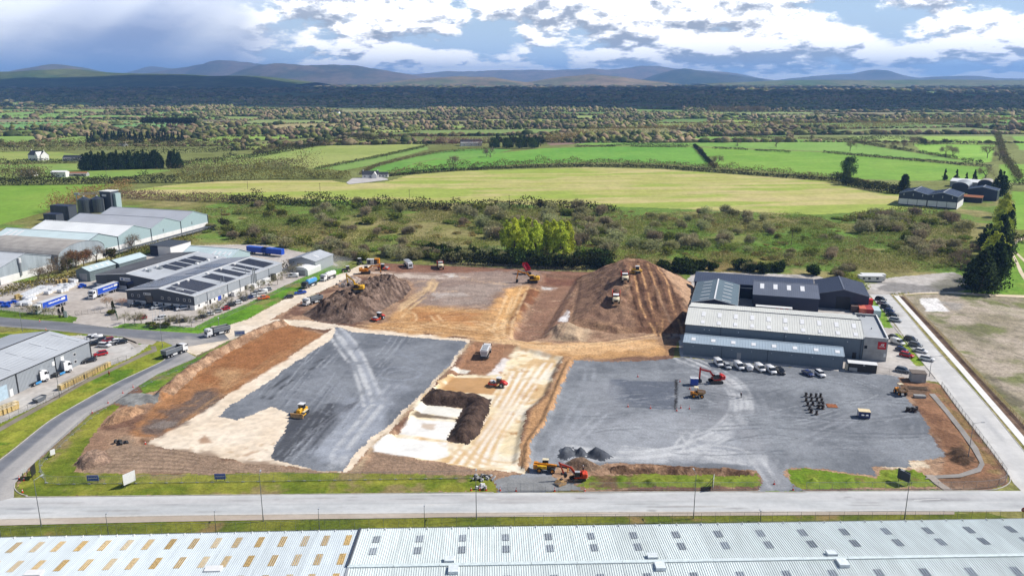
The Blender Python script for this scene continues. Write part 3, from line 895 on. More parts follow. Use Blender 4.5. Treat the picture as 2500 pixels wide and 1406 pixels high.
def build_ground():
 global GRID_END
 ys=[118.0]
 while ys[-1]<452:
  ys.append(ys[-1]+max(0.36,ys[-1]/400.0))
 GRID_END=ys[-1]
 ys=np.array(ys)
 xs=np.arange(-330,330.01,0.48)
 nx,ny=len(xs),len(ys)
 X,Y=np.meshgrid(xs,ys)
 rj=np.random.default_rng(3)
 jy=np.gradient(ys)[:,None]
 X=X+(rj.random(X.shape)-0.5)*0.42*(np.abs(Y-GRID_END)>2)
 Y=Y+(rj.random(X.shape)-0.5)*0.85*jy*(np.abs(Y-GRID_END)>2)
 Z=hz(X.ravel(),Y.ravel()).reshape(X.shape)
 cx=(X[:-1,:-1]+X[1:,1:])/2
 cyy=(Y[:-1,:-1]+Y[1:,1:])/2
 keep=np.abs(cx)<0.70*cyy+16
 cxf,cyf=cx[keep],cyy[keep]
 idx=np.argwhere(keep)
 reg=np.full(len(cxf),-1)
 w1=fbm(cxf*0.22,cyf*0.22,101,4,0.6)-0.5
 w2=fbm(cxf*0.22+9,cyf*0.22,202,4,0.6)-0.5
 for k,rg in enumerate(REG):
  q=np.array(rg['poly'])
  wv=rg['warp']*4
  bb=(cxf>q[:,0].min()-wv)&(cxf<q[:,0].max()+wv)&(cyf>q[:,1].min()-wv)&(cyf<q[:,1].max()+wv)
  if bb.any():
   ins=inside(rg['poly'],cxf[bb]+w1[bb]*wv,cyf[bb]+w2[bb]*wv)
   ii=np.nonzero(bb)[0][ins]
   reg[ii]=k
 zr=fbm(X*0.25,Y*0.25,61,4,0.6)
 for k,rg in enumerate(REG):
  sel=idx[reg==k]
  if len(sel)==0:
   continue
  i,j=sel[:,0],sel[:,1]
  q=np.stack([i*nx+j,i*nx+j+1,(i+1)*nx+j+1,(i+1)*nx+j],1)
  uq,inv=np.unique(q.ravel(),return_inverse=True)
  vx,vy,vz=X.ravel()[uq],Y.ravel()[uq],Z.ravel()[uq].copy()
  nm=rg['name']
  amp={'scrubland':0.0,'site_earth':0.22,'dry_field':0.15,'lawn':0.0,'yard':0.0}.get(nm,0.05)
  vz+=(zr.ravel()[uq]-0.5)*amp
  c=colour(rg,vx,vy)
  m=np_mesh(nm,np.stack([vx,vy,vz],1),inv.reshape(-1,4),rg['mat'],c,True)
  o=bpy.data.objects.new(nm,m)
  COL.objects.link(o)
  if rg['kind']=='thing':
   tag(o,rg['label'],rg['cat'])
  else:
   tag(o,kind='structure')
build_ground()
# ------ roads, kerbs and paths
def resample(pts,n):
 d=[0.0]
 for a,b in zip(pts[:-1],pts[1:]):
  d.append(d[-1]+math.hypot(b[0]-a[0],b[1]-a[1]))
 d=np.array(d)
 t=np.linspace(0,d[-1],n)
 p=np.array(pts)
 return np.stack([np.interp(t,d,p[:,0]),np.interp(t,d,p[:,1])],1)
def ribbon(name,A,B,z,c1,c2,material,n=240,m=12,dust=None,marks=(),kind='structure',label=None,cat=None):
 """sheet between two edge lines given as px points; colours vary across and along"""
 a,b=resample(PL(A),n),resample(PL(B),n)
 t=np.linspace(0,1,m)[None,:,None]
 G=a[:,None,:]*(1-t)+b[:,None,:]*t
 x,y=G[...,0].ravel(),G[...,1].ravel()
 u=np.repeat(np.linspace(0,1,n),m)
 v=np.tile(np.linspace(0,1,m),n)
 k=smooth01((fbm(x*0.07,y*0.35,3,5,0.6)-0.3)/0.4)[:,None]
 col=np.array(lin(*c1))*(1-k)+np.array(lin(*c2))*k
 if dust:
  for v0,v1,c,al in dust:
   w=smooth01((v-v0)/0.12+0.5)*(1-smooth01((v-v1)/0.12+0.5))*al
   w=(w*(0.6+0.8*(fbm(x*0.1,y*0.1,8,4)-0.25)))[:,None]
   w=np.clip(w,0,1)
   col=col*(1-w)+np.array(lin(*c))*w
 for u0,v0,ru,rv,c,al in marks:
  d=np.hypot((u-u0)/ru,(v-v0)/rv)+(fbm(x*0.4,y*0.4,71,4)-0.5)*1.4
  w=(smooth01(1.3-d)*al)[:,None]
  col=col*(1-w)+np.array(lin(*c))*w
 i,j=np.meshgrid(np.arange(n-1),np.arange(m-1),indexing='ij')
 q=np.stack([i*m+j,(i+1)*m+j,(i+1)*m+j+1,i*m+j+1],-1).reshape(-1,4)
 V=np.stack([x,y,np.full(x.shape,z)],1)
 o=mk(name,np_mesh(name,V,q,material,np.clip(col,0.01,0.86)))
 if kind=='structure':
  tag(o,kind='structure')
 else:
  tag(o,label,cat)
 return o
def kerb(px,w=0.18,h=0.13,z=0.0,name='kerb',material=None):
 pts=spline(PL(px),6)
 secs=[]
 for i,(x,y)in enumerate(pts):
  p0,p1=pts[max(i-1,0)],pts[min(i+1,len(pts)-1)]
  L=math.hypot(p1[0]-p0[0],p1[1]-p0[1])+1e-9
  nx,ny=-(p1[1]-p0[1])/L*w/2,(p1[0]-p0[0])/L*w/2
  secs.append([(x-nx,y-ny,z-0.05),(x+nx,y+ny,z-0.05),(x+nx,y+ny,z+h),(x-nx,y-ny,z+h)])
 o=MB().loft(secs).obj(name,material or M_KERB)
 return tag(o,kind='structure')
M_ROAD=mat_ground('worn_concrete_road',0.07,0.7,0.25,0.02,0.85,0.3)
M_TAR=mat_ground('asphalt',0.10,1.4,0.3,0.02,0.85,0.3)
M_KERB=mat('kerb_concrete',lin(206,200,190),0.9,var=0.2,scale=0.8)
FR_T=[(-260,1219),(95,1214),(640,1208),(1200,1203),(1700,1200.5),(2100,1199),(2400,1198),(2800,1197)]
FR_B=[(-260,1272),(0,1268),(400,1259.5),(800,1255),(1250,1251.5),(1700,1249.5),(2100,1248.5),(2350,1248.5),(2800,1247)]
road_marks=[(0.10,0.55,0.012,0.05,(150,150,152),.7),(0.21,0.45,0.02,0.03,(150,150,152),.7),(0.17,.7,.02,.04,(160,160,160),.6),(0.5,.35,.06,.2,(188,184,182),.5),(0.83,.42,.06,.1,(168,168,170),.7),(0.93,.75,.05,.12,(160,160,162),.7),(0.62,.75,.02,.03,(150,150,150),.6),(0.36,.3,.015,.03,(150,150,150),.6),(.43,.12,.02,.04,(140,140,140),.6),(0.70,0.03,.05,.05,(150,140,130),.7),(.55,.04,.03,.05,(150,140,130),.6)]
rr=random.Random(5)
for i in range(60):
 road_marks.append((rr.random(),rr.random(),rr.uniform(.003,.03),rr.uniform(.015,.05),rr.choice([(168,166,164),(186,182,176),(150,148,146),(224,222,218)]),rr.uniform(.3,.7)))
ribbon('road',FR_T,FR_B,0.05,(196,198,198),(214,215,214),M_ROAD,700,26,dust=[(0.47,0.52,(176,176,176),0.7),(-.1,.07,(226,222,212),.6),(.92,1.2,(222,218,210),.6),(.15,.42,(200,197,196),.6)],marks=road_marks)
LR_L=[(-260,1300),(-120,1196),(0,1122),(106,1038),(160,1003),(275,939),(340,908),(397,881),(418,858),(440,842)]
LR_R=[(-20,1290),(34,1205),(36,1180),(64,1148),(144,1077),(221,1010),(272,986),(342,940),(384,914),(480,873),(560,829)]
LR_L2=[(-180,1270),(0,1122),(106,1038),(160,1003),(275,939),(340,908),(397,881),(418,862),(436,848)]
LR_R2=[(34,1214),(35,1182),(64,1148),(144,1077),(221,1010),(272,986),(342,940),(384,914),(480,873)]
ribbon('road',LR_L2,LR_R2,0.054,(116,119,126),(132,134,140),M_TAR,260,16,dust=[(0.42,1.2,(186,182,178),0.85),(-.1,.06,(176,172,168),.7),(.8,1.3,(206,200,192),.6)])
ribbon('road',[(-700,722),(-300,752),(0,774),(102,783),(173,789),(275,801),(400,810),(480,815),(540,806)],[(-700,760),(-300,782),(0,797),(112,805),(208,815),(304,823),(400,834),(436,850),(560,829)],0.058,(112,115,122),(130,132,138),M_TAR,200,12,dust=[(.0,.06,(170,168,164),.6),(.85,1.1,(170,166,162),.7)],marks=[(.93,.7,.05,.4,(190,184,176),.8),(0.3,.3,.1,.2,(196,194,190),.5)])
ribbon('path',[(345,846),(330,834),(300,823),(312,822),(352,826),(384,833)],[(330,848),(318,838),(296,826),(300,826),(330,838),(372,842)],0.045,(176,166,156),(190,182,172),M_SAND,40,4)
RR_L=[(2122,719),(2187,793),(2259,894),(2284,925),(2297,940),(2342,1002),(2406,1083),(2459,1155),(2475,1180),(2500,1205)]
RR_R=[(2172,719),(2212,764),(2257,818),(2320,891),(2333,904),(2414,996),(2500,1102),(2560,1170),(2640,1200),(2640,1205)]
ribbon('road',RR_L,RR_R,0.054,(208,206,202),(222,220,216),M_ROAD,260,14,dust=[(-.1,.08,(226,218,206),.5),(.3,.7,(200,200,200),.5)],marks=[(.18,.5,.02,.3,(170,164,156),.8),(.47,.45,.02,.3,(160,160,160),.7),(.3,.7,.05,.1,(196,192,186),.6),(.62,.3,.06,.1,(200,198,196),.6),(.8,.6,.05,.1,(184,184,184),.6)])
ribbon('path',[(2182,722),(2257,806),(2340,900),(2500,1088),(2600,1205)],[(2194,722),(2270,806),(2355,900),(2500,1066),(2640,1222)],0.06,(244,241,234),(250,248,244),M_SAND,120,4)
ribbon('soil_strip',[(2194,722),(2270,806),(2355,900),(2500,1066),(2640,1222)],[(2205,722),(2290,810),(2371,900),(2500,1037),(2640,1180)],0.02,(112,88,74),(134,110,92),M_SOIL,120,5)
ribbon('path',[(2172,716),(2240,713),(2302,711),(2400,717),(2500,721),(2700,728)],[(2178,722),(2240,718),(2302,716),(2400,722),(2500,727),(2700,735)],0.07,(226,204,172),(238,220,192),M_SAND,90,3)
ribbon('path',[(2500,578),(2480,586),(2466,604),(2468,618),(2478,640),(2488,665),(2510,700)],[(2510,580),(2487,590),(2472,606),(2474,618),(2486,640),(2498,665),(2525,700)],0.05,(226,208,176),(236,222,194),M_SAND,60,3)
ribbon('path',[(2472,612),(2500,640),(2540,660)],[(2476,610),(2502,634),(2545,654)],0.06,(226,208,176),(236,222,194),M_SAND,30,3)
ribbon('path',[(-260,1272.5),(0,1268.5),(400,1260),(800,1255.5),(1250,1252),(2100,1249),(2330,1249)],[(-260,1288),(0,1283),(400,1274),(800,1267),(1250,1261.5),(2100,1257),(2330,1256)],0.10,(190,176,160),(206,194,180),M_SAND,300,4)
ribbon('path',[(-60,1075),(0,1042),(96,989),(205,929),(288,891),(352,860),(372,853),(366,846)],[(-60,1090),(0,1053),(98,998),(208,936),(292,897),(358,866),(384,857),(380,844)],0.03,(140,130,116),(156,146,130),M_TAR,120,4)
ribbon('path',[(2268,962),(2305,1005),(2340,1050),(2372,1095),(2392,1130),(2386,1142),(2340,1158),(2265,1162)],[(2282,962),(2318,1005),(2354,1050),(2388,1095),(2404,1135),(2394,1152),(2345,1166),(2258,1170)],0.16,(150,144,138),(166,160,154),M_TAR,90,4)
ribbon('path',[(2258,1160),(2280,1180),(2305,1198)],[(2278,1160),(2300,1180),(2328,1198)],0.165,(176,164,152),(190,180,170),M_TAR,20,4)
kerb([(36,1181),(36,1192),(46,1203),(66,1210),(95,1213),(400,1209.6),(800,1206),(1205,1202.2)])
kerb([(1425,1201),(1600,1200),(1855,1199)])
kerb([(1960,1199),(2250,1198),(2400,1197),(2440,1192),(2463,1180),(2466,1168),(2459,1154),(2406,1082),(2342,1001),(2297,939)])
kerb([(-260,1272.2),(0,1268.2),(400,1259.7),(800,1255.2),(1250,1251.7),(2100,1248.7),(2330,1248.7)])
kerb([(-120,1200),(0,1122.5),(106,1038.5),(160,1003.5),(275,939.5),(340,908.5),(397,881.5),(414,862),(438,846),(436,836),(420,832),(384,834)])
kerb([(2174,720),(2212,763.5),(2257,817.5),(2320,890.5),(2333,903.5),(2414,995),(2500,1101),(2560,1168)])
kerb([(2182,797),(2259,893),(2284,924)])
kerb([(102,782.5),(173,788.5),(275,800.5),(400,809.5),(480,814.5)])
for a,b in(((2232,1220.5),(2262,1219.5)),((2262,1219.3),(2296,1218.2)),((2226,1222.6),(2250,1222))):
 A,B=P(*a),P(*b)
 tag(MB().bar((A[0],A[1],0.06),(B[0],B[1],0.06),0.16,0.012).obj('road_marking',mat('road_paint',lin(240,240,236),0.7)),kind='structure')
 # ------ fields in the middle distance
FIELDS=[]
def field(px,c1,c2,ns=0.02,rot=0.0,stripe=0.0,c3=None,name='field',trams=0):
 FIELDS.append((name,PL(px),lin(*c1),lin(*c2),ns,R(rot),stripe,lin(*c3)if c3 else None,trams))
STUB=[(290,474),(340,462),(420,452),(560,441),(800,441),(856,448),(935,446),(1000,428),(1120,418),(1250,414),(1430,409),(1600,413),(1800,427),(2030,440),(2080,452),(2190,470),(2300,500),(2310,510),(2180,514),(2000,524),(1800,516),(1600,508),(1400,502),(1000,494),(760,490),(500,484)]
field(STUB,(180,182,96),(206,192,132),0.02,6,1.0,(162,180,78))
field([(-900,456),(0,452),(290,449),(262,458),(180,486),(100,520),(0,548),(-900,700)],(128,166,58),(142,172,68),0.02)
field([(960,424),(1010,402),(1060,390),(1120,392),(1200,376),(1330,362),(1500,358),(1690,359),(1740,408),(1600,398),(1430,396),(1250,402),(1100,414)],(108,164,58),(124,174,68),0.02,20,0.5,trams=1)
field([(1705,360),(1850,366),(2010,372),(2200,390),(2350,404),(2420,408),(2400,440),(2250,442),(2180,440),(2060,436),(1900,420),(1760,408)],(122,168,58),(140,178,70),0.02,24,0.6,trams=1)
field([(1500,340),(1700,333),(1880,338),(2050,345),(2230,372),(2400,400),(2010,370),(1690,357),(1480,356),(1400,352)],(130,172,74),(142,178,84),0.02,10,0.4)
field([(880,424),(925,405),(1060,372),(1130,364),(1190,362),(1250,366),(1190,380),(1110,392),(1060,388),(1010,400),(960,420)],(112,162,66),(126,170,76),0.02)
field([(770,412),(925,382),(1040,355),(1048,364),(900,404),(840,416)],(134,166,82),(150,174,92),0.02)
field([(620,378),(800,352),(960,338),(1040,345),(1030,356),(900,384),(760,412),(700,402)],(156,170,86),(170,178,100),0.02,8,0.5)
field([(440,402),(520,388),(640,372),(800,356),(760,375),(640,398),(520,408)],(150,172,84),(164,176,96),0.02)
field([(-700,408),(0,402),(200,400),(300,412),(420,416),(300,434),(0,440),(-700,450)],(134,166,74),(150,170,84),0.03)
field([(-500,372),(60,370),(150,372),(205,380),(200,392),(0,396),(-500,402)],(150,168,80),(164,174,92),0.03)
field([(2230,318),(2330,308),(2428,312),(2432,345),(2380,352),(2300,350),(2260,340)],(158,192,84),(168,198,94),0.02)
field([(2060,326),(2150,318),(2225,336),(2220,346),(2080,340)],(166,190,98),(172,194,104),0.02)
field([(2470,330),(2900,335),(2900,380),(2490,366)],(132,180,70),(146,186,82),0.02)
field([(2230,352),(2430,354),(2420,396),(2400,398),(2250,372)],(146,192,72),(156,196,84),0.02)
field([(2440,402),(3000,400),(3000,440),(2445,446)],(128,176,60),(142,182,70),0.02)
field([(2470,468),(3100,470),(3100,560),(2480,560)],(126,170,56),(140,176,68),0.02)
field([(1335,350),(1520,333),(1600,326),(1540,338),(1400,352),(1345,356)],(142,116,102),(156,130,114),0.03)
field([(1590,327),(1720,318),(1900,316),(2050,320),(2040,332),(1900,334),(1700,330)],(134,112,102),(150,128,114),0.03)
def build_mid():
 ys=[GRID_END]
 while ys[-1]<1330:
  ys.append(ys[-1]+ys[-1]/260.0)
 ys=np.array(ys)
 xs=np.arange(-950,950.01,2.6)
 nx=len(xs)
 X,Y=np.meshgrid(xs,ys)
 cx=(X[:-1,:-1]+X[1:,1:])/2
 cyy=(Y[:-1,:-1]+Y[1:,1:])/2
 keep=np.abs(cx)<0.70*cyy+20
 cxf,cyf=cx[keep],cyy[keep]
 idx=np.argwhere(keep)
 reg=np.full(len(cxf),0)
 w1=(fbm(cxf*0.03,cyf*0.03,11,3)-0.5)*5
 reg[cyf>640]=1
 for k,f in enumerate(FIELDS):
  reg[inside(f[1],cxf+w1,cyf+w1)]=k+2
 zz=fbm(X*0.12,Y*0.12,61,4,0.6)
 for k in range(len(FIELDS)+2):
  sel=idx[reg==k]
  if not len(sel):
   continue
  i,j=sel[:,0],sel[:,1]
  q=np.stack([i*nx+j,i*nx+j+1,(i+1)*nx+j+1,(i+1)*nx+j],1)
  uq,inv=np.unique(q.ravel(),return_inverse=True)
  vx,vy=X.ravel()[uq],Y.ravel()[uq]
  if k==0:
   col=colour(REG[0],vx,vy)
   nm,mt,vz='scrubland',M_ROUGH,(zz.ravel()[uq]-0.5)*0.0
  elif k==1:
   n=smooth01((fbm(vx*0.02,vy*0.02,4,5,0.6)-0.3)/0.4)[:,None]
   col=np.array(lin(118,124,62))*(1-n)+np.array(lin(140,146,84))*n
   nm,mt,vz='pasture',M_ROUGH,vx*0
  else:
   nm,poly,c1,c2,ns,rot,stripe,c3,trams=FIELDS[k-2]
   c,s=math.cos(rot),math.sin(rot)
   rx,ry=vx*c+vy*s,-vx*s+vy*c
   n=fbm(rx*ns,ry*ns,4,5,0.6)
   if stripe:
    n=n*(1-0.6*stripe)+0.6*stripe*fbm(rx*0.008,ry*0.11,14,4,0.65)
   t=smooth01((n-0.33)/0.3)[:,None]
   col=np.array(c1)*(1-t)+np.array(c2)*t
   if c3:
    t=(smooth01((fbm(rx*0.010,ry*0.045,24,4)-0.48)/0.12)*0.9)[:,None]
    col=col*(1-t)+np.array(c3)*t
   if trams:
    tr=np.abs(((ry*0.045)%1.0)-0.5)
    t=(smooth01((tr-0.455)/0.03)*0.25)[:,None]
    col=col*(1-t)+np.array(lin(186,196,110))*t
   mt,vz=M_FIELD,vx*0
  m=np_mesh(nm,np.stack([vx,vy,vz],1),inv.reshape(-1,4),mt,np.clip(col,.01,.85),True)
  tag(mk(nm,m),kind='structure')
build_mid()
# ------ the plain running out to the hills
FAR=[([(20,262),(30,249),(200,248),(262,258),(200,264)],(150,176,110)),([(250,252),(420,250),(470,257),(360,260)],(144,170,110)),([(-60,290),(0,274),(130,272),(70,290)],(140,176,96)),([(80,290),(100,277),(300,282),(520,287),(560,290),(420,294),(200,292)],(142,178,96)),([(280,276),(500,271),(520,279),(400,282)],(146,178,104)),([(-200,316),(0,300),(250,298),(180,312),(0,318)],(128,172,104)),([(215,316),(270,299),(420,298),(480,306),(400,312)],(130,172,108)),([(470,312),(500,298),(600,300),(580,310)],(176,172,120)),([(560,318),(700,303),(880,300),(890,306),(760,312),(640,320)],(178,166,120)),([(690,281),(760,279),(900,281),(860,284)],(158,178,104)),([(790,296),(900,288),(1120,283),(1150,287),(1000,292),(860,298)],(180,182,124)),([(1010,314),(1060,307),(1150,308),(1140,315)],(160,182,96)),([(460,345),(560,330),(700,330),(800,334),(640,344)],(152,180,86)),([(380,356),(500,352),(620,346),(600,352),(440,358)],(148,172,84)),([(750,350),(820,340),(1000,342),(1010,346)],(166,180,96)),([(1130,283),(1200,276),(1250,277),(1240,282)],(160,176,110)),([(1340,287),(1420,282),(1510,284),(1440,293)],(168,184,110)),([(1255,299),(1300,296),(1400,297),(1380,303)],(166,182,104)),([(1730,292),(1780,283),(1960,286),(2080,284),(2060,291),(1900,292)],(152,190,86)),([(1720,300),(1760,294),(1960,294),(1900,300)],(160,188,96)),([(2100,292),(2200,284),(2400,282),(2380,288)],(140,186,76)),([(2260,284),(2420,280),(2560,282),(2560,290),(2400,288)],(132,182,74)),([(2060,252),(2200,247),(2280,249),(2200,256)],(136,176,84)),([(2260,232),(2340,229),(2440,234),(2380,238)],(140,180,90)),([(1850,248),(1980,246),(2080,252),(1900,252)],(130,168,90)),([(1650,268),(1700,262),(1790,264),(1760,270)],(120,160,80)),([(1470,250),(1520,244),(1570,246),(1540,252)],(96,140,76)),([(1770,246),(1900,243),(1890,250),(1780,253)],(100,146,72)),([(1030,258),(1060,252),(1150,255),(1120,262)],(96,140,76)),([(560,236),(700,226),(860,230),(740,240)],(110,140,84)),([(270,214),(330,211),(360,214),(300,216)],(230,210,60)),([(830,230),(900,222),(1000,226),(900,234)],(100,140,78)),([(1100,214),(1200,211),(1250,214),(1180,217)],(120,150,90)),([(1680,233),(1740,230),(1790,232),(1740,236)],(176,160,96)),([(1900,206),(2000,203),(2100,206),(2000,209)],(140,170,110)),([(2100,216),(2180,212),(2260,215),(2180,219)],(150,170,110)),([(2360,262),(2480,256),(2560,258),(2500,266)],(146,180,100)),([(2380,296),(2480,292),(2580,296),(2480,304)],(128,178,80)),([(2200,228),(2240,224),(2320,225),(2280,230)],(150,172,104)),([(90,345),(200,333),(330,336),(300,342),(180,350)],(150,178,92)),([(-100,352),(0,334),(120,330),(80,350)],(146,176,90)),([(540,366),(640,352),(720,352),(640,366)],(158,172,90)),([(880,318),(980,316),(1000,322),(900,326)],(166,178,104)),([(1160,294),(1220,290),(1240,294),(1180,298)],(170,180,116)),([(1500,296),(1560,292),(1620,294),(1560,300)],(166,176,104)),([(1290,240),(1340,236),(1400,238),(1360,243)],(98,136,76)),([(600,250),(680,247),(740,250),(660,255)],(98,134,74)),([(60,232),(160,228),(240,231),(140,236)],(90,126,76)),([(420,222),(500,218),(560,221),(480,225)],(90,126,76)),([(1560,222),(1620,219),(1680,221),(1620,224)],(104,136,80)),([(2240,268),(2300,264),(2360,268),(2300,272)],(120,156,84))]
FAR_W=[]
sheet=MB()
sheet.v=[(-60000,-3000,-3.0),(60000,-3000,-3.0),(60000,70000,-3.0),(-60000,70000,-3.0)]
sheet.f=[(0,1,2,3)]
def mat_plain():
 m=bpy.data.materials.new('far_countryside')
 m.use_nodes=True
 t=NT(m.node_tree)
 b=t.n['Principled BSDF']
 b.inputs['Roughness'].default_value=1.0
 b.inputs['Specular IOR Level'].default_value=0.05
 tc=t.node('ShaderNodeTexCoord')
 vo=t.node('ShaderNodeTexVoronoi')
 vo.inputs['Scale'].default_value=0.0042
 t.l.new(tc.outputs['Object'],vo.inputs['Vector'])
 sep=t.node('ShaderNodeSeparateColor')
 t.l.new(vo.outputs['Color'],sep.inputs[0])
 n=t.noise(tc.outputs['Object'],0.02,5,0.65)
 g=t.mix(t.smooth(sep.outputs[0],0.3,0.7),lin4(92,102,58),lin4(124,134,78))
 g=t.mix(t.smooth(sep.outputs[1],0.72,0.80),g,lin4(126,110,88))
 g=t.mix(t.math('MULTIPLY',t.smooth(n,0.45,0.6),0.7),g,lin4(70,70,48))
 t.l.new(g,b.inputs['Base Color'])
 return m
tag(sheet.obj('ground',mat_plain()),kind='structure')
for px,c in FAR:
 w=PL(px)
 FAR_W.append(w)
 if w[0][1]<1340:
  z=0.35
 else:
  z=0.2
 o=MB()
 o.v=[(x,y,z)for x,y in w]
 o.f=[tuple(range(len(w)))]
 key='far_field_%d_%d_%d'%c
 tag(o.obj('field',mat(key,lin(*c),1.0,var=0.10,scale=0.012,spec=0.05)),kind='structure')
def patchwork():
 """hedged fields of the nearer plain: returns hedge lines and woods"""
 rg=np.random.default_rng(77)
 ys=[1180.0]
 while ys[-1]<4300:
  ys.append(ys[-1]+120+ys[-1]*0.045)
 ny=len(ys)
 xs=np.arange(-3300,3301,275.0)
 nx=len(xs)
 G=np.zeros((ny,nx,2))
 for j in range(ny):
  off=0
  for i in range(nx):
   G[j,i]=(xs[i]+off+rg.uniform(-90,90)+(ys[j]-2000)*0.05*(i%3-1),ys[j]+rg.uniform(-35,35)+40*math.sin(xs[i]*0.0021))
 cs=[(138,158,88),(150,164,100),(128,154,80),(160,162,112),(140,150,92),(112,138,72),(154,146,112),(132,122,98),(120,148,80),(150,168,94)]
 V,Fc,C=[],[],[]
 edges,woods=[],[]
 for j in range(ny-1):
  for i in range(nx-1):
   q=[G[j,i],G[j,i+1],G[j+1,i+1],G[j+1,i]]
   m=sum(q)/4
   if abs(m[0])>0.72*m[1]+250:
    continue
   k=len(V)
   V+=[(a[0],a[1],-0.5)for a in q]
   Fc.append((k,k+1,k+2,k+3))
   C+=[lin(*cs[rg.integers(0,len(cs))])]*4
   edges.append((q[0],q[1]))
   if rg.random()<0.8:
    edges.append((q[0],q[3]))
   if rg.random()<0.36:
    woods.append(q)
 o=mk('field',np_mesh('field',V,Fc,M_FIELD,np.array(C)))
 tag(o,kind='structure')
 return edges,woods
EDGES,WOODS=patchwork()
ICO_V=None
def ico():
 bm=bmesh.new()
 bmesh.ops.create_icosphere(bm,subdivisions=1,radius=1.0)
 v=np.array([q.co[:]for q in bm.verts])
 f=np.array([[q.index for q in p.verts]for p in bm.faces])
 bm.free()
 return v,f
ICO_V,ICO_F=ico()
def blobs(name,pts,cols,rg,label,cat=None,mt=None):
 """many small tree crowns joined into one far mass; pts rows: x, y, z, rx, rz"""
 pts=np.asarray(pts,float)
 n=len(pts)
 k=len(ICO_V)
 V=ICO_V[None]*(1+(rg.random((n,k,1))-0.5)*1.05)
 a=rg.random(n)*6.28
 ca,sa=np.cos(a)[:,None],np.sin(a)[:,None]
 X=V[...,0]*ca-V[...,1]*sa
 Y=V[...,0]*sa+V[...,1]*ca
 V=np.stack([X*pts[:,3:4]+pts[:,0:1],Y*pts[:,3:4]+pts[:,1:2],V[...,2]*pts[:,4:5]+pts[:,2:3]+pts[:,4:5]*0.8],-1)
 Fc=(ICO_F[None]+(np.arange(n)*k)[:,None,None]).reshape(-1,3)
 C=np.repeat(np.asarray(cols)[:,None,:],k,1)*(0.8+0.4*rg.random((n,k,1)))
 m=np_mesh(name,V.reshape(-1,3),Fc,mt or M_FARTREE,C.reshape(-1,3),False)
 o=mk(name,m)
 tag(o,label,cat,kind='stuff')
 return o
M_FARTREE=mat_ground('far_foliage',0.35,0.25,0.0,0.1,1.0,0.03)
TREE_COLS=np.array([lin(*c)for c in[(138,130,88),(150,136,102),(122,124,74),(100,108,62),(162,144,112),(84,94,54),(142,146,82),(158,136,108)]])
def far_woods():
 rg=np.random.default_rng(5)
 pts=[]
 N=60000
 yy=3300*np.exp(rg.random(N)*math.log(13000/3300.0))
 xx=(rg.random(N)*2-1)*(0.70*yy+60)
 w=fbm(xx*0.0016,yy*0.0011,3,4,0.6)
 w2=np.abs(((xx*0.0035+fbm(xx*.001,yy*.001,8)*2)%1)-.5)
 w3=np.abs(((yy*0.0042+fbm(xx*.001,yy*.001,9)*2)%1)-.5)
 ok=(rg.random(N)<np.clip((w-0.46)*7,0,1))|(w2>0.485)|(w3>0.46)
 for f in FAR_W:
  q=np.array(f)
  bb=(xx>q[:,0].min())&(xx<q[:,0].max())&(yy>q[:,1].min())&(yy<q[:,1].max())&ok
  ii=np.nonzero(bb)[0]
  ok[ii[inside(f,xx[ii],yy[ii])]]=False
 for f in FIELDS:
  q=np.array(f[1])
  bb=(xx>q[:,0].min())&(xx<q[:,0].max())&(yy>q[:,1].min())&(yy<q[:,1].max())&ok
  ii=np.nonzero(bb)[0]
  ok[ii[inside(f[1],xx[ii],yy[ii])]]=False
 xx,yy=xx[ok],yy[ok]
 s=2.0+rg.random(len(xx))**2*4.0
 s*=np.clip(yy/2600,0.85,2.4)
 P1=np.stack([xx,yy,yy*0-0.3,s*(1.35+yy/5000),s*(0.8+0.5*rg.random(len(xx)))],1)
 hp=[]
 for a,b in EDGES:
  d=math.hypot(b[0]-a[0],b[1]-a[1])
  st=3.2+a[1]/900
  tall=rg.random()<0.3
  for i in range(int(d/st)):
   t=(i+rg.random())/(d/st)
   x,y=a[0]+(b[0]-a[0])*t,a[1]+(b[1]-a[1])*t
   r=(1.3+rg.random()**3*1.4)*(2.0 if tall or rg.random()<0.04 else 1.0)
   if abs(x)<0.7*y+60:
    hp.append((x+rg.normal()*1.5,y+rg.normal()*1.5,-0.6,r*(1.5+y/3000),r))
 for q in WOODS:
  u,v=rg.random((420,1)),rg.random((420,1))
  m=(q[0]*(1-u)+q[1]*u)*(1-v)+(q[3]*(1-u)+q[2]*u)*v
  ok2=np.ones(420,bool)
  for f in FAR_W:
   ok2&=~inside(f,m[:,0],m[:,1])
  for a in m[ok2]:
   r=2.0+rg.random()**2*3.4
   hp.append((a[0],a[1],-0.5,r*1.25,r*1.25))
 for f in FAR_W:
  L=len(f)
  for a,b in zip(f,f[1:]+f[:1]):
   d=math.hypot(b[0]-a[0],b[1]-a[1])
   st=5.0+a[1]/700
   for i in range(int(d/st)):
    t=(i+rg.random())/max(d/st,1)
    x,y=a[0]+(b[0]-a[0])*t,a[1]+(b[1]-a[1])*t
    r=1.6+rg.random()**4*4.0
    hp.append((x+rg.normal()*2.0,y+rg.normal()*2.0,-0.2,r*(1.1+y/5000),r))
 P2=np.array(hp)
 PP=np.concatenate([P1,P2])
 c=TREE_COLS[rg.integers(0,len(TREE_COLS),len(PP))]
 g=smooth01((fbm(PP[:,0]*0.004,PP[:,1]*0.004,13,3)-.35)/.3)[:,None]
 c=c*(0.75+0.5*g)
 c[len(P1):]*=0.95
 print('far blobs',len(PP))
 blobs('woodland',PP,c,rg,'far hedges and bare woods covering the plain below the hills','woodland')
far_woods()
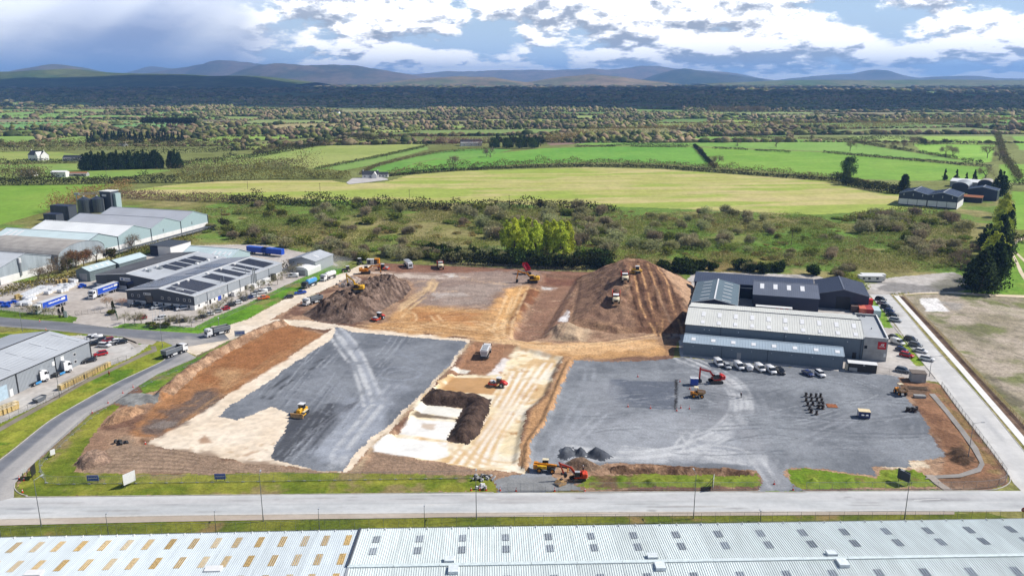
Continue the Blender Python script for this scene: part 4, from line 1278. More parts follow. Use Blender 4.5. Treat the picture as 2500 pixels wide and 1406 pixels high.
# ------ hills
M_HILL=mat_ground('hill_moor',0.4,0.008,0.0,1.0,1.0,0.03)
def hill(px,D,depth,c1,c2,seed):
 pts=[]
 for x,y in px:
  d=ray(x,y)
  t=D/d[1]
  pts.append((d[0]*t,max(CAM_H+d[2]*t,2.0)))
 pts=np.array(pts)
 n,m=300,34
 xs=np.linspace(pts[0,0],pts[-1,0],n)
 rz=np.interp(xs,pts[:,0],pts[:,1])
 ker=np.ones(7)/7
 rz=np.convolve(np.pad(rz,3,mode='edge'),ker,mode='valid')
 rz=rz*(1+(fbm(xs*0.0035,xs*0+seed,seed,4,0.6)-0.5)*0.10)
 v=np.linspace(-1,1,m)
 X=np.repeat(xs[:,None],m,1)
 prof=np.cos(v*math.pi/2)**1.3
 Y=D+v[None]*depth+(fbm(X*0.0006,X*0+seed,seed,3)-0.5)*depth*0.5
 Z=rz[:,None]*prof[None]*(1+(fbm(X*0.0012,Y*0.0012,seed+3,4)-0.5)*0.35*(1-np.exp(-((v[None])/0.25)**2)))-3
 n_=fbm(X*0.0018,Y*0.0026,seed,5,0.7).ravel()
 t=smooth01((n_-0.40)/0.2)[:,None]
 col=np.array(lin(*c1))*(1-t)+np.array(lin(*c2))*t
 i,j=np.meshgrid(np.arange(n-1),np.arange(m-1),indexing='ij')
 q=np.stack([i*m+j,(i+1)*m+j,(i+1)*m+j+1,i*m+j+1],-1).reshape(-1,4)
 o=mk('hill',np_mesh('hill',np.stack([X.ravel(),Y.ravel(),Z.ravel()],1),q,M_HILL,col,True))
 tag(o,kind='structure')
hill([(-500,200),(-200,178),(0,175),(65,176),(115,170),(150,167),(175,172),(240,178),(350,179),(425,181),(500,185),(600,184),(650,188),(720,197),(760,202)],9500,1500,(84,104,56),(116,122,76),2)
hill([(20,196),(60,178),(100,166),(150,156),(190,162),(260,177),(310,186),(360,196)],15500,1800,(104,104,74),(134,116,92),5)
hill([(240,198),(300,182),(365,162),(430,170),(500,188),(540,196)],23000,2200,(104,100,80),(126,110,92),7)
hill([(310,199),(370,176),(430,166),(480,160),(520,153),(545,149),(590,152),(650,158),(720,170),(800,188),(860,199)],19500,2500,(98,92,72),(128,108,88),9)
hill([(560,200),(620,168),(660,158),(700,156),(750,161),(820,158),(870,160),(925,170),(1000,181),(1040,190),(1080,200)],16500,2200,(92,90,66),(132,112,88),11)
hill([(960,199),(1000,182),(1050,178),(1085,174),(1150,175),(1225,172),(1300,170),(1340,173),(1440,168),(1475,172),(1520,167),(1555,162),(1600,161),(1640,166),(1700,172),(1760,176),(1800,180),(1850,191),(1900,199)],22000,2500,(124,110,84),(150,124,100),13)
hill([(1560,200),(1600,184),(1640,172),(1665,168),(1700,172),(1760,180),(1820,188),(1870,199)],17500,1900,(70,80,52),(96,92,66),15)
hill([(930,202),(980,196),(1040,190),(1120,186),(1200,189),(1260,198),(1300,203)],12500,1300,(120,124,72),(164,138,100),17)
hill([(1270,203),(1310,197),(1360,189),(1440,181),(1500,187),(1560,195),(1640,203)],13000,1300,(134,128,80),(168,142,106),19)
hill([(1880,199),(1950,190),(2030,183),(2090,180),(2130,170),(2150,172),(2185,182),(2240,191),(2300,199)],21000,2200,(104,96,76),(128,110,90),21)
hill([(2200,199),(2275,188),(2370,185),(2415,191),(2500,192),(2620,189),(2760,199)],20000,2000,(104,100,80),(128,112,92),23)
hill([(1700,205),(1850,199),(1950,195),(2100,196),(2300,194),(2500,196),(2700,205)],11500,1500,(100,122,70),(132,130,90),25)
# ------ cumulus whose shadows lie on the plain
M_CLOUD=mat('cloud',(0.8,0.8,0.82),1.0,var=0.03,scale=0.002,spec=0.0)
def cloud(x,y,z,rx,ry,seed):
 rg=np.random.default_rng(seed)
 b=MB()
 bm=bmesh.new()
 bmesh.ops.create_icosphere(bm,subdivisions=4,radius=1.0)
 v=np.array([q.co[:]for q in bm.verts])
 for q in bm.faces:
  b.f.append(tuple(i.index for i in q.verts))
 bm.free()
 a=np.arctan2(v[:,1],v[:,0])
 k=0.75+0.5*fbm(np.cos(a)*2.2+seed,np.sin(a)*2.2,seed,4)
 h=fbm(v[:,0]*3+seed,v[:,1]*3,seed+1,4)
 vz=np.where(v[:,2]>0,v[:,2]*(0.4+h)*420,v[:,2]*40)
 b.v=[tuple(q)for q in np.stack([x+v[:,0]*k*rx,y+v[:,1]*k*ry,z+vz],1)]
 o=b.obj('cloud',M_CLOUD,None,True)
 tag(o,'cumulus cloud high above the plain','cloud','clouds over the plain','stuff')
CLD=1350.0
sx,sy=CLD/math.tan(SUN_EL)*math.cos(SUN_AZ),CLD/math.tan(SUN_EL)*math.sin(SUN_AZ)
for k,(x,y,rx,ry)in enumerate([(-4200,6600,3600,2600),(-900,6000,2600,2200),(2000,4500,2800,1200),(2600,7700,2300,900),(-3300,3800,1900,560),(900,3350,2700,820),(-1200,2950,700,150),(1500,2600,1100,170),(5600,6600,2000,800)]):
 cloud(x+sx,y+sy,CLD,rx,ry,60+k)
 # ------ air between here and the hills
hb=MB().box(0,17000,-4.0,64000,38000,640)
m=bpy.data.materials.new('air')
m.use_nodes=True
m.node_tree.nodes.clear()
out=m.node_tree.nodes.new('ShaderNodeOutputMaterial')
pv=m.node_tree.nodes.new('ShaderNodeVolumePrincipled')
pv.inputs['Color'].default_value=(0.27,0.51,1.0,1)
pv.inputs['Density'].default_value=0.000058
pv.inputs['Anisotropy'].default_value=0.1
m.node_tree.links.new(pv.outputs[0],out.inputs['Volume'])
tag(hb.obj('haze',m),'thin blue air over the whole plain',None,kind='stuff')
# ------ buildings
def frame(A,B):
 a,b=P(*A),P(*B)
 return a,math.atan2(b[1]-a[1],b[0]-a[0])
def at(fr,u,v):
 (x,y),r=fr
 return x+u*math.cos(r)-v*math.sin(r),y+u*math.sin(r)+v*math.cos(r)
def ribs(p0,pu,pv,pitch=1.0,rh=0.05,rw=0.22,thick=0.0):
 """profiled metal sheet from corner p0, ribs spaced along pu and running along pv"""
 p0,pu,pv=Vector(p0),Vector(pu),Vector(pv)
 L=pu.length
 n=max(int(round(L/pitch)),1)
 e=pu/n
 nor=pu.cross(pv).normalized()
 if nor.z<0:
  nor=-nor
 b=MB()
 vs_=[]
 for i in range(n):
  for t,h in((0,0),(1-rw,0),(1-rw*0.75,rh),(1-rw*0.25,rh)):
   q=p0+e*(i+t)+nor*h
   vs_.append(q)
   vs_.append(q+pv)
 vs_+=[p0+pu,p0+pu+pv]
 fs=[(2*i,2*i+2,2*i+3,2*i+1)for i in range(len(vs_)//2-1)]
 return b.add(vs_,fs)
W_GLASS=mat('window_glass',(0.02,0.025,0.035),0.08,var=0.1,spec=0.6)
W_WHITE=mat('white_paint',lin(244,244,242),0.5,var=0.05)
W_BLACK=mat('black_trim',(0.02,0.02,0.022),0.5,var=0.1)
W_SLATE=mat('slate_cladding',lin(112,126,138),0.6,var=0.08,stretch=(6,6,.3))
W_NAVY=mat('navy_cladding',lin(46,54,78),0.5,var=0.1,stretch=(6,6,.3))
W_GREY=mat('grey_cladding',lin(168,174,180),0.55,var=0.07,stretch=(6,6,.3))
W_CHAR=mat('charcoal_cladding',lin(74,80,90),0.6,var=0.1,stretch=(4,4,.3))
W_MINT=mat('pale_green_cladding',lin(174,196,198),0.6,var=0.06,stretch=(5,5,.3))
W_CONC=mat('concrete_panel',lin(178,178,176),0.85,var=0.14,scale=0.5,bump=0.2)
W_REND=mat('white_render',lin(246,244,240),0.8,var=0.06,scale=0.4)
W_OLDG=mat('weathered_sheet',lin(170,180,186),0.7,var=0.16,scale=0.3,stretch=(1,1,.2))
R_CREAM=mat('cream_roof',lin(232,232,224),0.45,0.0,var=0.05,scale=0.12)
R_ZINC=mat('blue_grey_roof',lin(176,192,204),0.4,var=0.05,scale=0.15)
R_SLATE=mat('slate_blue_roof',lin(118,136,146),0.4,var=0.05,scale=0.15)
R_NAVY=mat('navy_roof',lin(76,84,104),0.35,var=0.06,scale=0.15)
R_GREYB=mat('grey_roof',lin(116,122,136),0.4,var=0.07,scale=0.2)
R_PALE=mat('pale_grey_roof',lin(204,208,212),0.5,var=0.08,scale=0.1)
R_MINT=mat('mint_roof',lin(206,224,226),0.45,var=0.06,scale=0.1)
R_WHITE=mat('white_roof',lin(238,240,240),0.5,var=0.06,scale=0.08)
R_DULL=mat('dull_grey_roof',lin(176,180,188),0.5,var=0.06,scale=0.08)
R_OLD=mat('old_sheet_roof',lin(178,172,164),0.8,var=0.15,scale=0.2)
R_LIGHT=mat('rooflight',lin(250,250,250),0.35,var=0.04)
R_LIGHTG=mat('rooflight_grey',lin(176,184,190),0.3,var=0.16,scale=2,orand=0.16)
R_LIGHTY=mat('rooflight_aged',lin(196,166,110),0.6,var=0.3,scale=3.0,orand=0.2)
SOLAR=mat('solar_cell',(0.022,0.024,0.042),0.16,var=0.25,scale=0.7,spec=0.6)
STEEL=mat('galvanised_steel',lin(178,184,188),0.4,0.6,var=0.12)
RUST=mat('rusty_steel',lin(158,92,48),0.8,var=0.35,scale=3)
def shed(name,label,fr,u0,u1,v0,v1,eave,ridge,axis,wall,roof,rib=1.0,lower=None,pos=0.5,lights=(),opens=(),mono=False,ov=0.25,eave2=None,roof2=None,trim=None,light_mat=None,ribh=0.06):
 """metal shed. axis 'u': ridge parallel to the front; axis 'v': gable faces the front"""
 x,y=at(fr,u0,v0)
 t=thing(name,label,'building',(x,y,0),fr[1])
 W,D=u1-u0,v1-v0
 e2=eave if eave2 is None else eave2
 b=MB()
 if axis=='u':
  prof=[(0,0),(D,0),(D,e2),(D*pos,ridge),(0,eave)]if not mono else[(0,0),(D,0),(D,ridge),(0,eave)]
  n=len(prof)
  b.front(prof,0,W)
 else:
  prof=[(0,0),(W,0),(W,e2),(W*pos,ridge),(0,eave)]if not mono else[(0,0),(W,0),(W,ridge),(0,eave)]
  b.side(prof,0,D)
 b.obj('wall',wall,t)
 if lower:
  lh,lm=lower
  MB().box(W/2,D/2,0,W+0.08,D+0.08,lh).obj('plinth_wall',lm,t)
 zo=0.06
 slopes=[]
 if axis=='u':
  segs=[((0,eave),(D,ridge))]if mono else[((0,eave),(D*pos,ridge)),((D,e2),(D*pos,ridge))]
  for(d0,z0),(d1,z1)in segs:
   k=1 if d1>d0 else-1
   sl=(z1-z0)/abs(d1-d0)
   p0=Vector((-ov,d0-k*ov,z0-sl*ov+zo))
   slopes.append((p0,Vector((W+2*ov,0,0)),Vector((0,d1-d0+k*ov,z1-z0+sl*ov))))
 else:
  segs=[((0,eave),(W,ridge))]if mono else[((0,eave),(W*pos,ridge)),((W,e2),(W*pos,ridge))]
  for(d0,z0),(d1,z1)in segs:
   k=1 if d1>d0 else-1
   sl=(z1-z0)/abs(d1-d0)
   p0=Vector((d0-k*ov,-ov,z0-sl*ov+zo))
   slopes.append((p0,Vector((0,D+2*ov,0)),Vector((d1-d0+k*ov,0,z1-z0+sl*ov))))
 robj=[]
 for i,(p0,pu,pv)in enumerate(slopes):
  nor=pu.cross(pv).normalized()
  nor=-nor if nor.z<0 else nor
  o=ribs(p0,pu,pv,rib,ribh).obj('roof_slope',roof2 if(i and roof2)else roof,t)
  robj.append(o)
  MB().bar(p0-nor*0.10,p0+pu-nor*0.10,0.16,0.16).obj('gutter',trim or wall,t)
  MB().bar(p0-nor*0.07,p0+pv-nor*0.07,0.12,0.2).obj('verge_trim',trim or wall,t)
  MB().bar(p0+pu-nor*0.07,p0+pu+pv-nor*0.07,0.12,0.2).obj('verge_trim',trim or wall,t)
 if not mono:
  p0,pu,pv=slopes[0]
  MB().bar(p0+pv+Vector((0,0,0.06)),p0+pv+pu+Vector((0,0,0.06)),0.55,0.10).obj('ridge_cap',trim or roof,t)
 for(si,a,q,w,l)in lights:
  p0,pu,pv=slopes[si]
  nor=pu.cross(pv).normalized()
  nor=-nor if nor.z<0 else nor
  ud,vd=pu.normalized(),pv.normalized()
  c=p0+pu*a+pv*q+nor*0.05
  vs_=[]
  for h in(0,0.07):
   for i,j in((-1,-1),(1,-1),(1,1),(-1,1)):
    vs_.append(c+ud*(i*w/2)+vd*(j*l/2)+nor*h)
  MB().add(vs_,[(3,2,1,0),(4,5,6,7),(0,1,5,4),(1,2,6,5),(2,3,7,6),(3,0,4,7)]).obj('rooflight',light_mat or R_LIGHT,robj[si])
 for(face,a,z0,w,h,mt,nm)in opens:
  opening(t,W,D,face,a,z0,w,h,mt,nm)
 t['dims']=(W,D)
 return t
def opening(t,W,D,face,a,z0,w,h,mt,nm,proud=0.07):
 b=MB()
 if face=='F':
  b.box(a,-proud/2,z0,w,proud+0.04,h)
 elif face=='B':
  b.box(a,D+proud/2,z0,w,proud+0.04,h)
 elif face=='R':
  b.box(W+proud/2,a,z0,proud+0.04,w,h)
 else:
  b.box(-proud/2,a,z0,proud+0.04,w,h)
 o=b.obj(nm,mt,t)
 if nm=='window':
  f=MB()
  for k in(-1,1):
   if face=='F':
    f.box(a+k*w/2,-proud/2,z0-.05,0.09,proud+0.12,h+.1)
    f.box(a,-proud/2,z0+(h if k>0 else 0)-.05,w,proud+0.12,0.09)
   elif face=='R':
    f.box(W+proud/2,a+k*w/2,z0-.05,proud+.12,0.09,h+.1)
    f.box(W+proud/2,a,z0+(h if k>0 else 0)-.05,proud+0.12,w,0.09)
  if f.v:
   f.obj('window_frame',W_WHITE,o)
 return o
def lettering(parent,x0,z0,w,h,y,mt,seed,n=8,axis='F',name='lettering'):
 """row of letter strokes too small to read, standing just off a sign's face"""
 r=random.Random(seed)
 b=MB()
 st=w/n
 for i in range(n):
  hh=h*r.choice((0.72,0.72,1.0,0.8))
  ww=st*r.uniform(0.55,0.82)
  b.box(x0+st*(i+0.5),y,z0,ww,0.03,hh)
 return b.obj(name,mt,parent)
def build_right():
 M=frame((1667,866),(2061,903))
 lights=[(0,0.065+0.128*i,0.45,1.4,2.0)for i in range(8)]
 low=shed('workshop','long low slate grey workshop with pale blue roof facing the parked vans',M,0,50.4,0.4,9.0,4.4,5.4,'u',W_SLATE,R_ZINC,0.9,None,0.72,lights,[('F',18.2,0,1.3,2.4,W_CONC,'door')])
 for u in(12.6,27.2):
  MB().box(u,-0.06,0,0.14,0.14,4.3).obj('downpipe',W_BLACK,low)
 for i in range(8):
  MB().box(3.2+i*6.3,-0.05,3.2,0.2,0.1,0.12).obj('lamp',W_WHITE,low)
 lights=[]
 for i in range(10):
  a=0.10+i*0.095
  lights+=[(0,a,0.64,1.3,3.4),(0,a+0.002,0.20,1.3,2.4)]
 main=shed('factory_hall','big cream roofed grey factory hall behind the long low workshop',M,-0.5,57.4,12.5,41.5,7.1,9.7,'u',W_SLATE,R_CREAM,0.8,None,0.46,lights,[('F',55.5,0,1.2,2.2,W_BLACK,'door'),('F',52.0,0.4,1.0,1.0,STEEL,'vent')],trim=W_CHAR)
 for u in(12,33,57.2):
  MB().box(u,-0.07,0,0.16,0.16,7.0).obj('downpipe',W_CHAR,main)
 for u in(6.5,8.2,18,33.5,41,53):
  MB().box(u,-0.06,5.6,0.3,0.12,0.25).obj('wall_light',W_WHITE,main)
 MB().cyl((44.5,1.6,7.4),(44.5,1.6,8.7),0.06,0.05).obj('flue',STEEL,main)
 x,y=at(M,57.5,12.2)
 t=thing('office_block','flat roofed grey concrete office block with a red sign on its corner','building',(x,y,0),M[1])
 MB().box(3.65,14.5,0,7.3,29,7.2).obj('wall',W_CONC,t)
 MB().box(3.65,14.5,7.2,6.7,28.4,0.08).obj('roof_deck',mat('flat_roof_membrane',lin(186,190,194),0.8,var=0.08,scale=0.1),t)
 for cx,cy2,sx_,sy_ in((3.65,0.15,7.3,0.3),(3.65,28.85,7.3,0.3),(7.15,14.5,0.3,28.4),(0.15,14.5,0.3,28.4)):
  MB().box(cx,cy2,7.2,sx_,sy_,0.75 if cx!=0.15 else 0.2).obj('parapet',W_CONC,t)
  MB().box(cx,cy2,7.95 if cx!=0.15 else 7.4,sx_+0.1,sy_+0.1,0.06).obj('coping',W_WHITE,t)
 for k in range(1,4):
  MB().box(7.32,7.0*k,0,0.05,0.06,7.1).obj('panel_joint',W_CHAR,t)
 MB().cyl((3.6,12,7.28),(3.6,12,7.9),0.18).obj('roof_vent',STEEL,t)
 for k in range(2):
  MB().box(1.2+k*1.6,27.5,7.28,1.1,0.9,0.35).obj('roof_unit',W_CHAR,t)
 s=MB().box(5.55,-0.08,4.2,2.55,0.14,2.5).obj('sign',mat('red_sign',lin(206,12,32),0.45,var=0.05),t)
 lg=MB()
 for p in(((5.05,5.35),(5.5,6.15),(5.72,6.15),(5.3,5.35)),((5.42,5.78),(5.55,5.95),(5.75,5.35),(5.62,5.3)),((5.62,5.35),(5.95,6.15),(6.12,6.15),(5.8,5.35)),((5.88,5.35),(5.96,6.1),(6.16,6.15),(6.08,5.35))):
  n=4
  lg.add([(a,-0.17,c)for a,c in p]+[(a,-0.15,c)for a,c in p],[(0,1,2,3),(7,6,5,4),(0,4,5,1),(1,5,6,2),(2,6,7,3),(3,7,4,0)])
 lg.obj('logo',W_WHITE,s)
 lettering(s,4.55,4.95,2.0,0.26,-0.165,W_WHITE,3,8)
 lettering(s,4.7,4.6,1.7,0.07,-0.165,mat('faded_pink',lin(214,110,118),0.6),4,14)
 MB().box(0.7,-0.06,4.0,0.9,0.12,1.0).obj('window',W_GLASS,t)
 MB().box(6.7,-0.05,1.6,0.7,0.1,1.1).obj('notice',W_WHITE,t)
 MB().box(7.36,6,0.4,0.1,2.4,2.2).obj('window',W_GLASS,t)
 MB().box(7.36,12,0.4,0.1,2.4,2.2).obj('window',W_GLASS,t)
 x,y=at(M,51.9,-0.6)
 t=thing('site_cabin','black timber cabin with white flat roof at the end of the workshop','cabin',(x,y,0),M[1])
 MB().box(4.2,1.4,0,8.4,2.8,2.7).obj('wall',mat('black_boards',(0.035,0.033,0.032),0.8,var=0.3,stretch=(3,3,.5)),t)
 MB().box(4.2,1.4,2.7,8.7,3.1,0.12).obj('roof',W_WHITE,t)
 MB().box(1.5,-0.05,0.2,2.4,0.08,1.1).obj('panel',W_CONC,t)
 MB().box(-0.4,1.2,0.1,0.7,2.0,2.1).obj('side_locker',mat('cream_paint',lin(214,206,184),0.7),t)
 MB().box(4.6,-0.05,2.2,0.5,0.12,0.3).obj('floodlight',W_WHITE,t)
 K=frame((2234,932.5),(2257,934.5))
 x,y=at(K,0,0)
 t=thing('substation','small square concrete substation with brown flat roof by the lamp post','building',(x,y,0),K[1])
 MB().box(0.9,1.7,0,4.2,3.4,2.7).obj('wall',W_CONC,t)
 MB().box(0.9,1.7,2.7,4.5,3.7,0.18).obj('roof',mat('brown_felt',lin(120,108,98),0.9,var=0.15),t)
 MB().box(2.0,-0.04,0.1,1.0,0.08,2.1).obj('door',W_CONC,t)
 lights=[]
 for k in range(6):
  lights+=[(0,0.08+k*0.165,0.55,0.55,3.6),(1,0.06+k*0.165,0.50,0.55,3.6)]
 shed('storage_shed','slate blue gabled shed with rows of white rooflights beside the spoil mound',M,-1,16.2,47,80,5.9,7.8,'v',W_NAVY,R_SLATE,1.1,None,0.5,lights,trim=R_LIGHT)
 shed('storage_shed','long navy lean-to shed along the back of the right hand yard',M,-2.4,46,81,92.5,6.0,7.6,'u',W_NAVY,R_NAVY,1.0,mono=True,opens=[('F',21,4.4,6,0.3,R_LIGHT,'lintel_light')])
 lights=[(0,0.14+k*0.205,0.62,1.6,5.2)for k in range(4)]+[(1,0.13+k*0.21,0.8,1.6,2.0)for k in range(4)]
 shed('storage_shed','tall black shed with ribbed grey roof and four long white rooflights',M,22,46.8,61.5,80.4,7.0,9.2,'u',W_NAVY,R_GREYB,0.8,None,0.78,lights)
 shed('storage_shed','navy gabled shed with a tall black door in its front',M,47.4,66.6,75,98.5,6.0,8.2,'v',W_NAVY,R_NAVY,1.0,None,0.5,(),[('F',9.6,0,5.4,5.2,mat('dark_door',(0.012,0.013,0.018),0.6),'door')],trim=R_GREYB)
 x,y=at(M,30.0,56.5)
 t=thing('box_trailer','white box trailer with red slashes standing behind the cream roofed hall','trailer',(x,y,0),M[1])
 MB().box(0,0,1.1,13.6,2.5,2.75).obj('box',W_CONC,t)
 MB().box(0,0,3.85,13.7,2.6,0.08).obj('roof',W_WHITE,t)
 for k,(c,mt)in enumerate(((0.6,W_CHAR),(2.2,None),(4.2,None))):
  m_=mat('trailer_red',lin(176,20,44),0.5)
  MB().add([(c-0.9,-1.27,1.2),(c+0.6,-1.27,1.2),(c+1.4,-1.27,3.8),(c+0.1,-1.27,3.8),(c-0.9,-1.25,1.2),(c+0.6,-1.25,1.2),(c+1.4,-1.25,3.8),(c+0.1,-1.25,3.8)],[(0,1,2,3),(7,6,5,4),(0,4,5,1),(1,5,6,2),(2,6,7,3),(3,7,4,0)]).obj('stripe',m_,t)
 for sgn in(-1,1):
  for k in range(3):
   MB().cyl((-4-k*1.3,sgn*1.0,0.5),(-4-k*1.3,sgn*1.25,0.5),0.5,n=12).obj('wheel',W_BLACK,t)
 return M
MF=build_right()
def container(name,label,xy,rz,L,W,H,mt,group=None,top=None):
 t=thing(name,label,'container',(xy[0],xy[1],0),rz,group)
 b=MB()
 n=int(L/0.3)
 for i in range(n):
  b.box(-L/2+(i+0.5)*L/n,0,0.12,L/n*0.55,W+0.05,H-0.25)
 b.box(0,0,0.1,L,W,H-0.14)
 b.obj('body',mt,t)
 MB().box(0,0,H-0.04,L+0.02,W+0.06,0.05).obj('roof',top or mt,t)
 for i in(-1,1):
  for j in(-1,1):
   MB().box(i*(L/2-0.06),j*(W/2),0,0.16,0.16,H+0.03).obj('corner_post',mt,t)
 MB().box(L/2+0.03,W/4,0.2,0.05,W/2-0.08,H-0.4).obj('door',mt,t)
 MB().box(L/2+0.03,-W/4,0.2,0.05,W/2-0.08,H-0.4).obj('door',mt,t)
 return t
C_RED=mat('container_red',lin(214,96,72),0.6,var=0.15)
C_RED2=mat('container_dark_red',lin(176,60,60),0.6,var=0.15)
C_PINK=mat('container_pale_red',lin(226,120,96),0.6,var=0.12)
C_ICE=mat('container_pale_blue',lin(206,226,230),0.6,var=0.08)
for k,(px,py,mt,lb)in enumerate([(2083,757,mat('container_brown',lin(120,98,90),0.7),'dark brown container, first of the row behind the office block'),(2103,763,C_PINK,'pale red container, second of the row behind the office block'),(2120,765,C_RED2,'dark red container, third of the row behind the office block'),(2138,768,C_ICE,'pale blue container at the road end of the container row')]):
 container('container',lb,P(px,py),MF[1]+math.pi/2,7.5,2.5,2.6,mt)
container('container','bright red container at the back of the yard by the road',P(2110,744),MF[1],6,2.5,2.6,mat('container_bright_red',lin(236,40,44),0.5))
for k,(px,py,lb)in enumerate([(2124,687,'long white mobile cabin with three windows at the back of the gravel yard'),(2130,683,'white mobile cabin standing behind the one with three windows')]):
 C=P(px,py)
 t=thing('mobile_cabin',lb,'cabin',(C[0],C[1],0),R(-4))
 MB().box(0,0,0.4,10.5,3.0,2.4).obj('wall',mat('cabin_cream',lin(232,230,220),0.7),t)
 MB().side([(-5.4,2.8),(5.4,2.8),(5.4,2.9),(-5.4,2.9)],-1.7,1.7).obj('roof',W_WHITE,t)
 for u in(-3.4,-1.0,2.6):
  MB().box(u,-1.52,1.3,1.1,0.06,0.9).obj('window',W_GLASS,t)
 MB().box(0,0,0,9.8,2.6,0.4).obj('skirt',W_CHAR,t)
 # ------ left industrial estate
def solar(t,name,p0,ud,vd,nor,nu,nv,pu=1.7,pv=1.05):
 b=MB()
 for i in range(nu):
  for j in range(nv):
   c=Vector(p0)+ud*(i*pu)+vd*(j*pv)+nor*0.10
   vs_=[]
   for h in(0,0.04):
    for a,q in((0,0),(pu-0.04,0),(pu-0.04,pv-0.04),(0,pv-0.04)):
     vs_.append(c+ud*a+vd*q+nor*h)
   b.add(vs_,[(4,5,6,7),(0,1,5,4),(1,2,6,5),(2,3,7,6),(3,0,4,7)])
 return b.obj(name,SOLAR,t)
def build_left():
 S=frame((312,741),(475,757))
 ops=[]
 for i,u in enumerate((3.0,6.2,17.8,21.2,25.4,28.6,31.2)):
  ops.append(('F',u,3.4,0.9,1.0,W_GLASS,'window'))
 for i,u in enumerate((3.6,15.0,18.2,22.4,26.6,30.6)):
  ops.append(('F',u,0.6,1.0,1.3,W_GLASS,'window'))
 ops+=[('F',11.2,0,3.6,4.4,W_GLASS,'door'),('F',10.4,4.5,3.6,0.9,W_WHITE,'sign')]
 for i,v in enumerate((2.4,9,12,16,20)):
  ops.append(('R',v,3.3,0.9,0.9,W_GLASS,'window'))
 for i,v in enumerate((2.6,7,12.5,18.5,24)):
  ops.append(('R',v,0.8,0.9,1.1,W_GLASS,'window'))
 ops+=[('R',15.8,0,2.2,2.4,mat('blue_door',lin(40,80,190),0.5),'door'),('R',9.6,0,1.2,2.1,W_BLACK,'door'),('R',34,0,1.6,4.5,W_BLACK,'door')]
 t=shed('packing_plant','charcoal fronted factory unit with solar panels, nearest of the twin units at left',S,0,33.2,0,63,5.8,7.7,'v',W_CHAR,R_DULL,1.0,(1.9,W_REND),0.5,(),ops,trim=W_WHITE,roof2=R_PALE)
 MB().box(33.27,31.5,1.9,0.05,62.8,3.7).obj('side_cladding',W_GREY,t)
 for v in(8,21.5,30,42,52):
  MB().box(33.36,v,0,0.14,0.2,5.6).obj('downpipe',W_CHAR,t)
 sg=[c for c in t.children if c.name.startswith('sign')][0]
 lettering(sg,10.1,4.75,1.9,0.4,-0.12,W_CHAR,5,7)
 MB().box(9.2,-0.12,4.72,0.7,0.03,0.45).obj('logo',W_CHAR,sg)
 rv=Vector((16.6,0,-1.9)).normalized()
 nr=Vector((1.9,0,16.6)).normalized()
 lv=Vector((-16.6,0,-1.9)).normalized()
 nl=Vector((-1.9,0,16.6)).normalized()
 ax=Vector((0,1,0))
 def on(slope,d,v):
  return Vector((16.6,v,7.78))+(rv if slope else lv)*d
 for slope,d,v,nu,nv in((1,2.2,1.2,2,12),(1,1.2,5.6,7,13),(1,3,22.6,4,12),(1,1.2,33,3,13),(1,5,40.5,1,9),(1,1.2,44.5,2,13),(1,1.2,51,5,13),(0,2,3,12,13),(0,3.0,27,6,6),(0,2.0,40,5,12)):
  solar(t,'solar_array',on(slope,d,v),ax,rv if slope else lv,nr if slope else nl,nu,nv)
 for v in(9,15,28,37,47):
  MB().box(18.5,v,7.6,1.2,1.2,0.55).obj('roof_fan',W_WHITE,t)
 for k,v in enumerate((20.5,22.5,38)):
  MB().cyl((31,v,6),(31,v,8.2+k*0.6),0.14).obj('flue',STEEL,t)
 MB().box(23.5,2.9,7.0,5.2,0.6,0.25).obj('roof_walkway',W_WHITE,t)
 for k,(v,w,h)in enumerate(((24,3.5,2.0),(38.0,2.6,1.8),(41.5,2.6,1.8),(47,4.6,2.2))):
  MB().box(35.0,v,0,1.8,w,h).obj('plant_unit',W_WHITE if k else W_REND,t)
 MB().cyl((35.2,52.5,0),(35.2,52.5,3.0),1.3,n=16).obj('tank',W_BLACK,t)
 for v in(39,40.2):
  MB().cyl((34.0,v,0),(34.0,v,8.8),0.22).obj('duct',STEEL,t)
 ops=[('F',8.0,0,3.4,4.0,W_BLACK,'door'),('F',18.5,0,4.0,4.2,W_GLASS,'door'),('F',16.2,4.2,5.6,1.4,W_WHITE,'sign')]
 t2=shed('packing_plant','charcoal fronted factory unit set back beside its twin, with a white sign',S,-33.2,-0.3,18,66,5.8,7.5,'v',W_CHAR,mat('old_charcoal_roof',lin(112,112,114),0.6,var=0.2,scale=0.12),1.0,(1.8,W_REND),0.52,(),ops,trim=W_WHITE,roof2=R_PALE)
 sg=[c for c in t2.children if c.name.startswith('sign')][0]
 lettering(sg,15.9,4.55,2.9,0.6,-0.12,mat('sign_blue',lin(70,96,150),0.5),6,8)
 MB().box(14.6,-0.12,4.5,1.2,0.03,0.75).obj('logo',mat('sign_blue',lin(70,96,150),0.5),sg)
 rv2=Vector((15.8,0,-1.7)).normalized()
 nr2=Vector((1.7,0,15.8)).normalized()
 for v,nu in((16,3),(22.5,3),(29,3),(35.5,3)):
  solar(t2,'solar_array',Vector((17.1,v,7.6))+rv2*3.5,ax,rv2,nr2,nu,9)
 for k,v in enumerate((8,14)):
  MB().cyl((20.5+k,v,7.1),(20.5+k,v,8.3),0.9,0.7,12).obj('roof_fan',W_WHITE,t2)
  MB().box(22.3+k,v,7.0,1.6,1.6,0.9).obj('roof_unit',STEEL,t2)
 for v in(30,38,44):
  MB().box(30.5,v,6.2,1.2,1.2,0.7).obj('roof_unit',W_WHITE,t2)
 shed('storage_shed','pale green shed across the far end of the twin factory units',S,-28,1,67,84,4.8,8.0,'u',W_MINT,R_MINT,1.1,None,0.5,[(0,0.6+0.1*k,0.5,1.2,3)for k in range(4)])
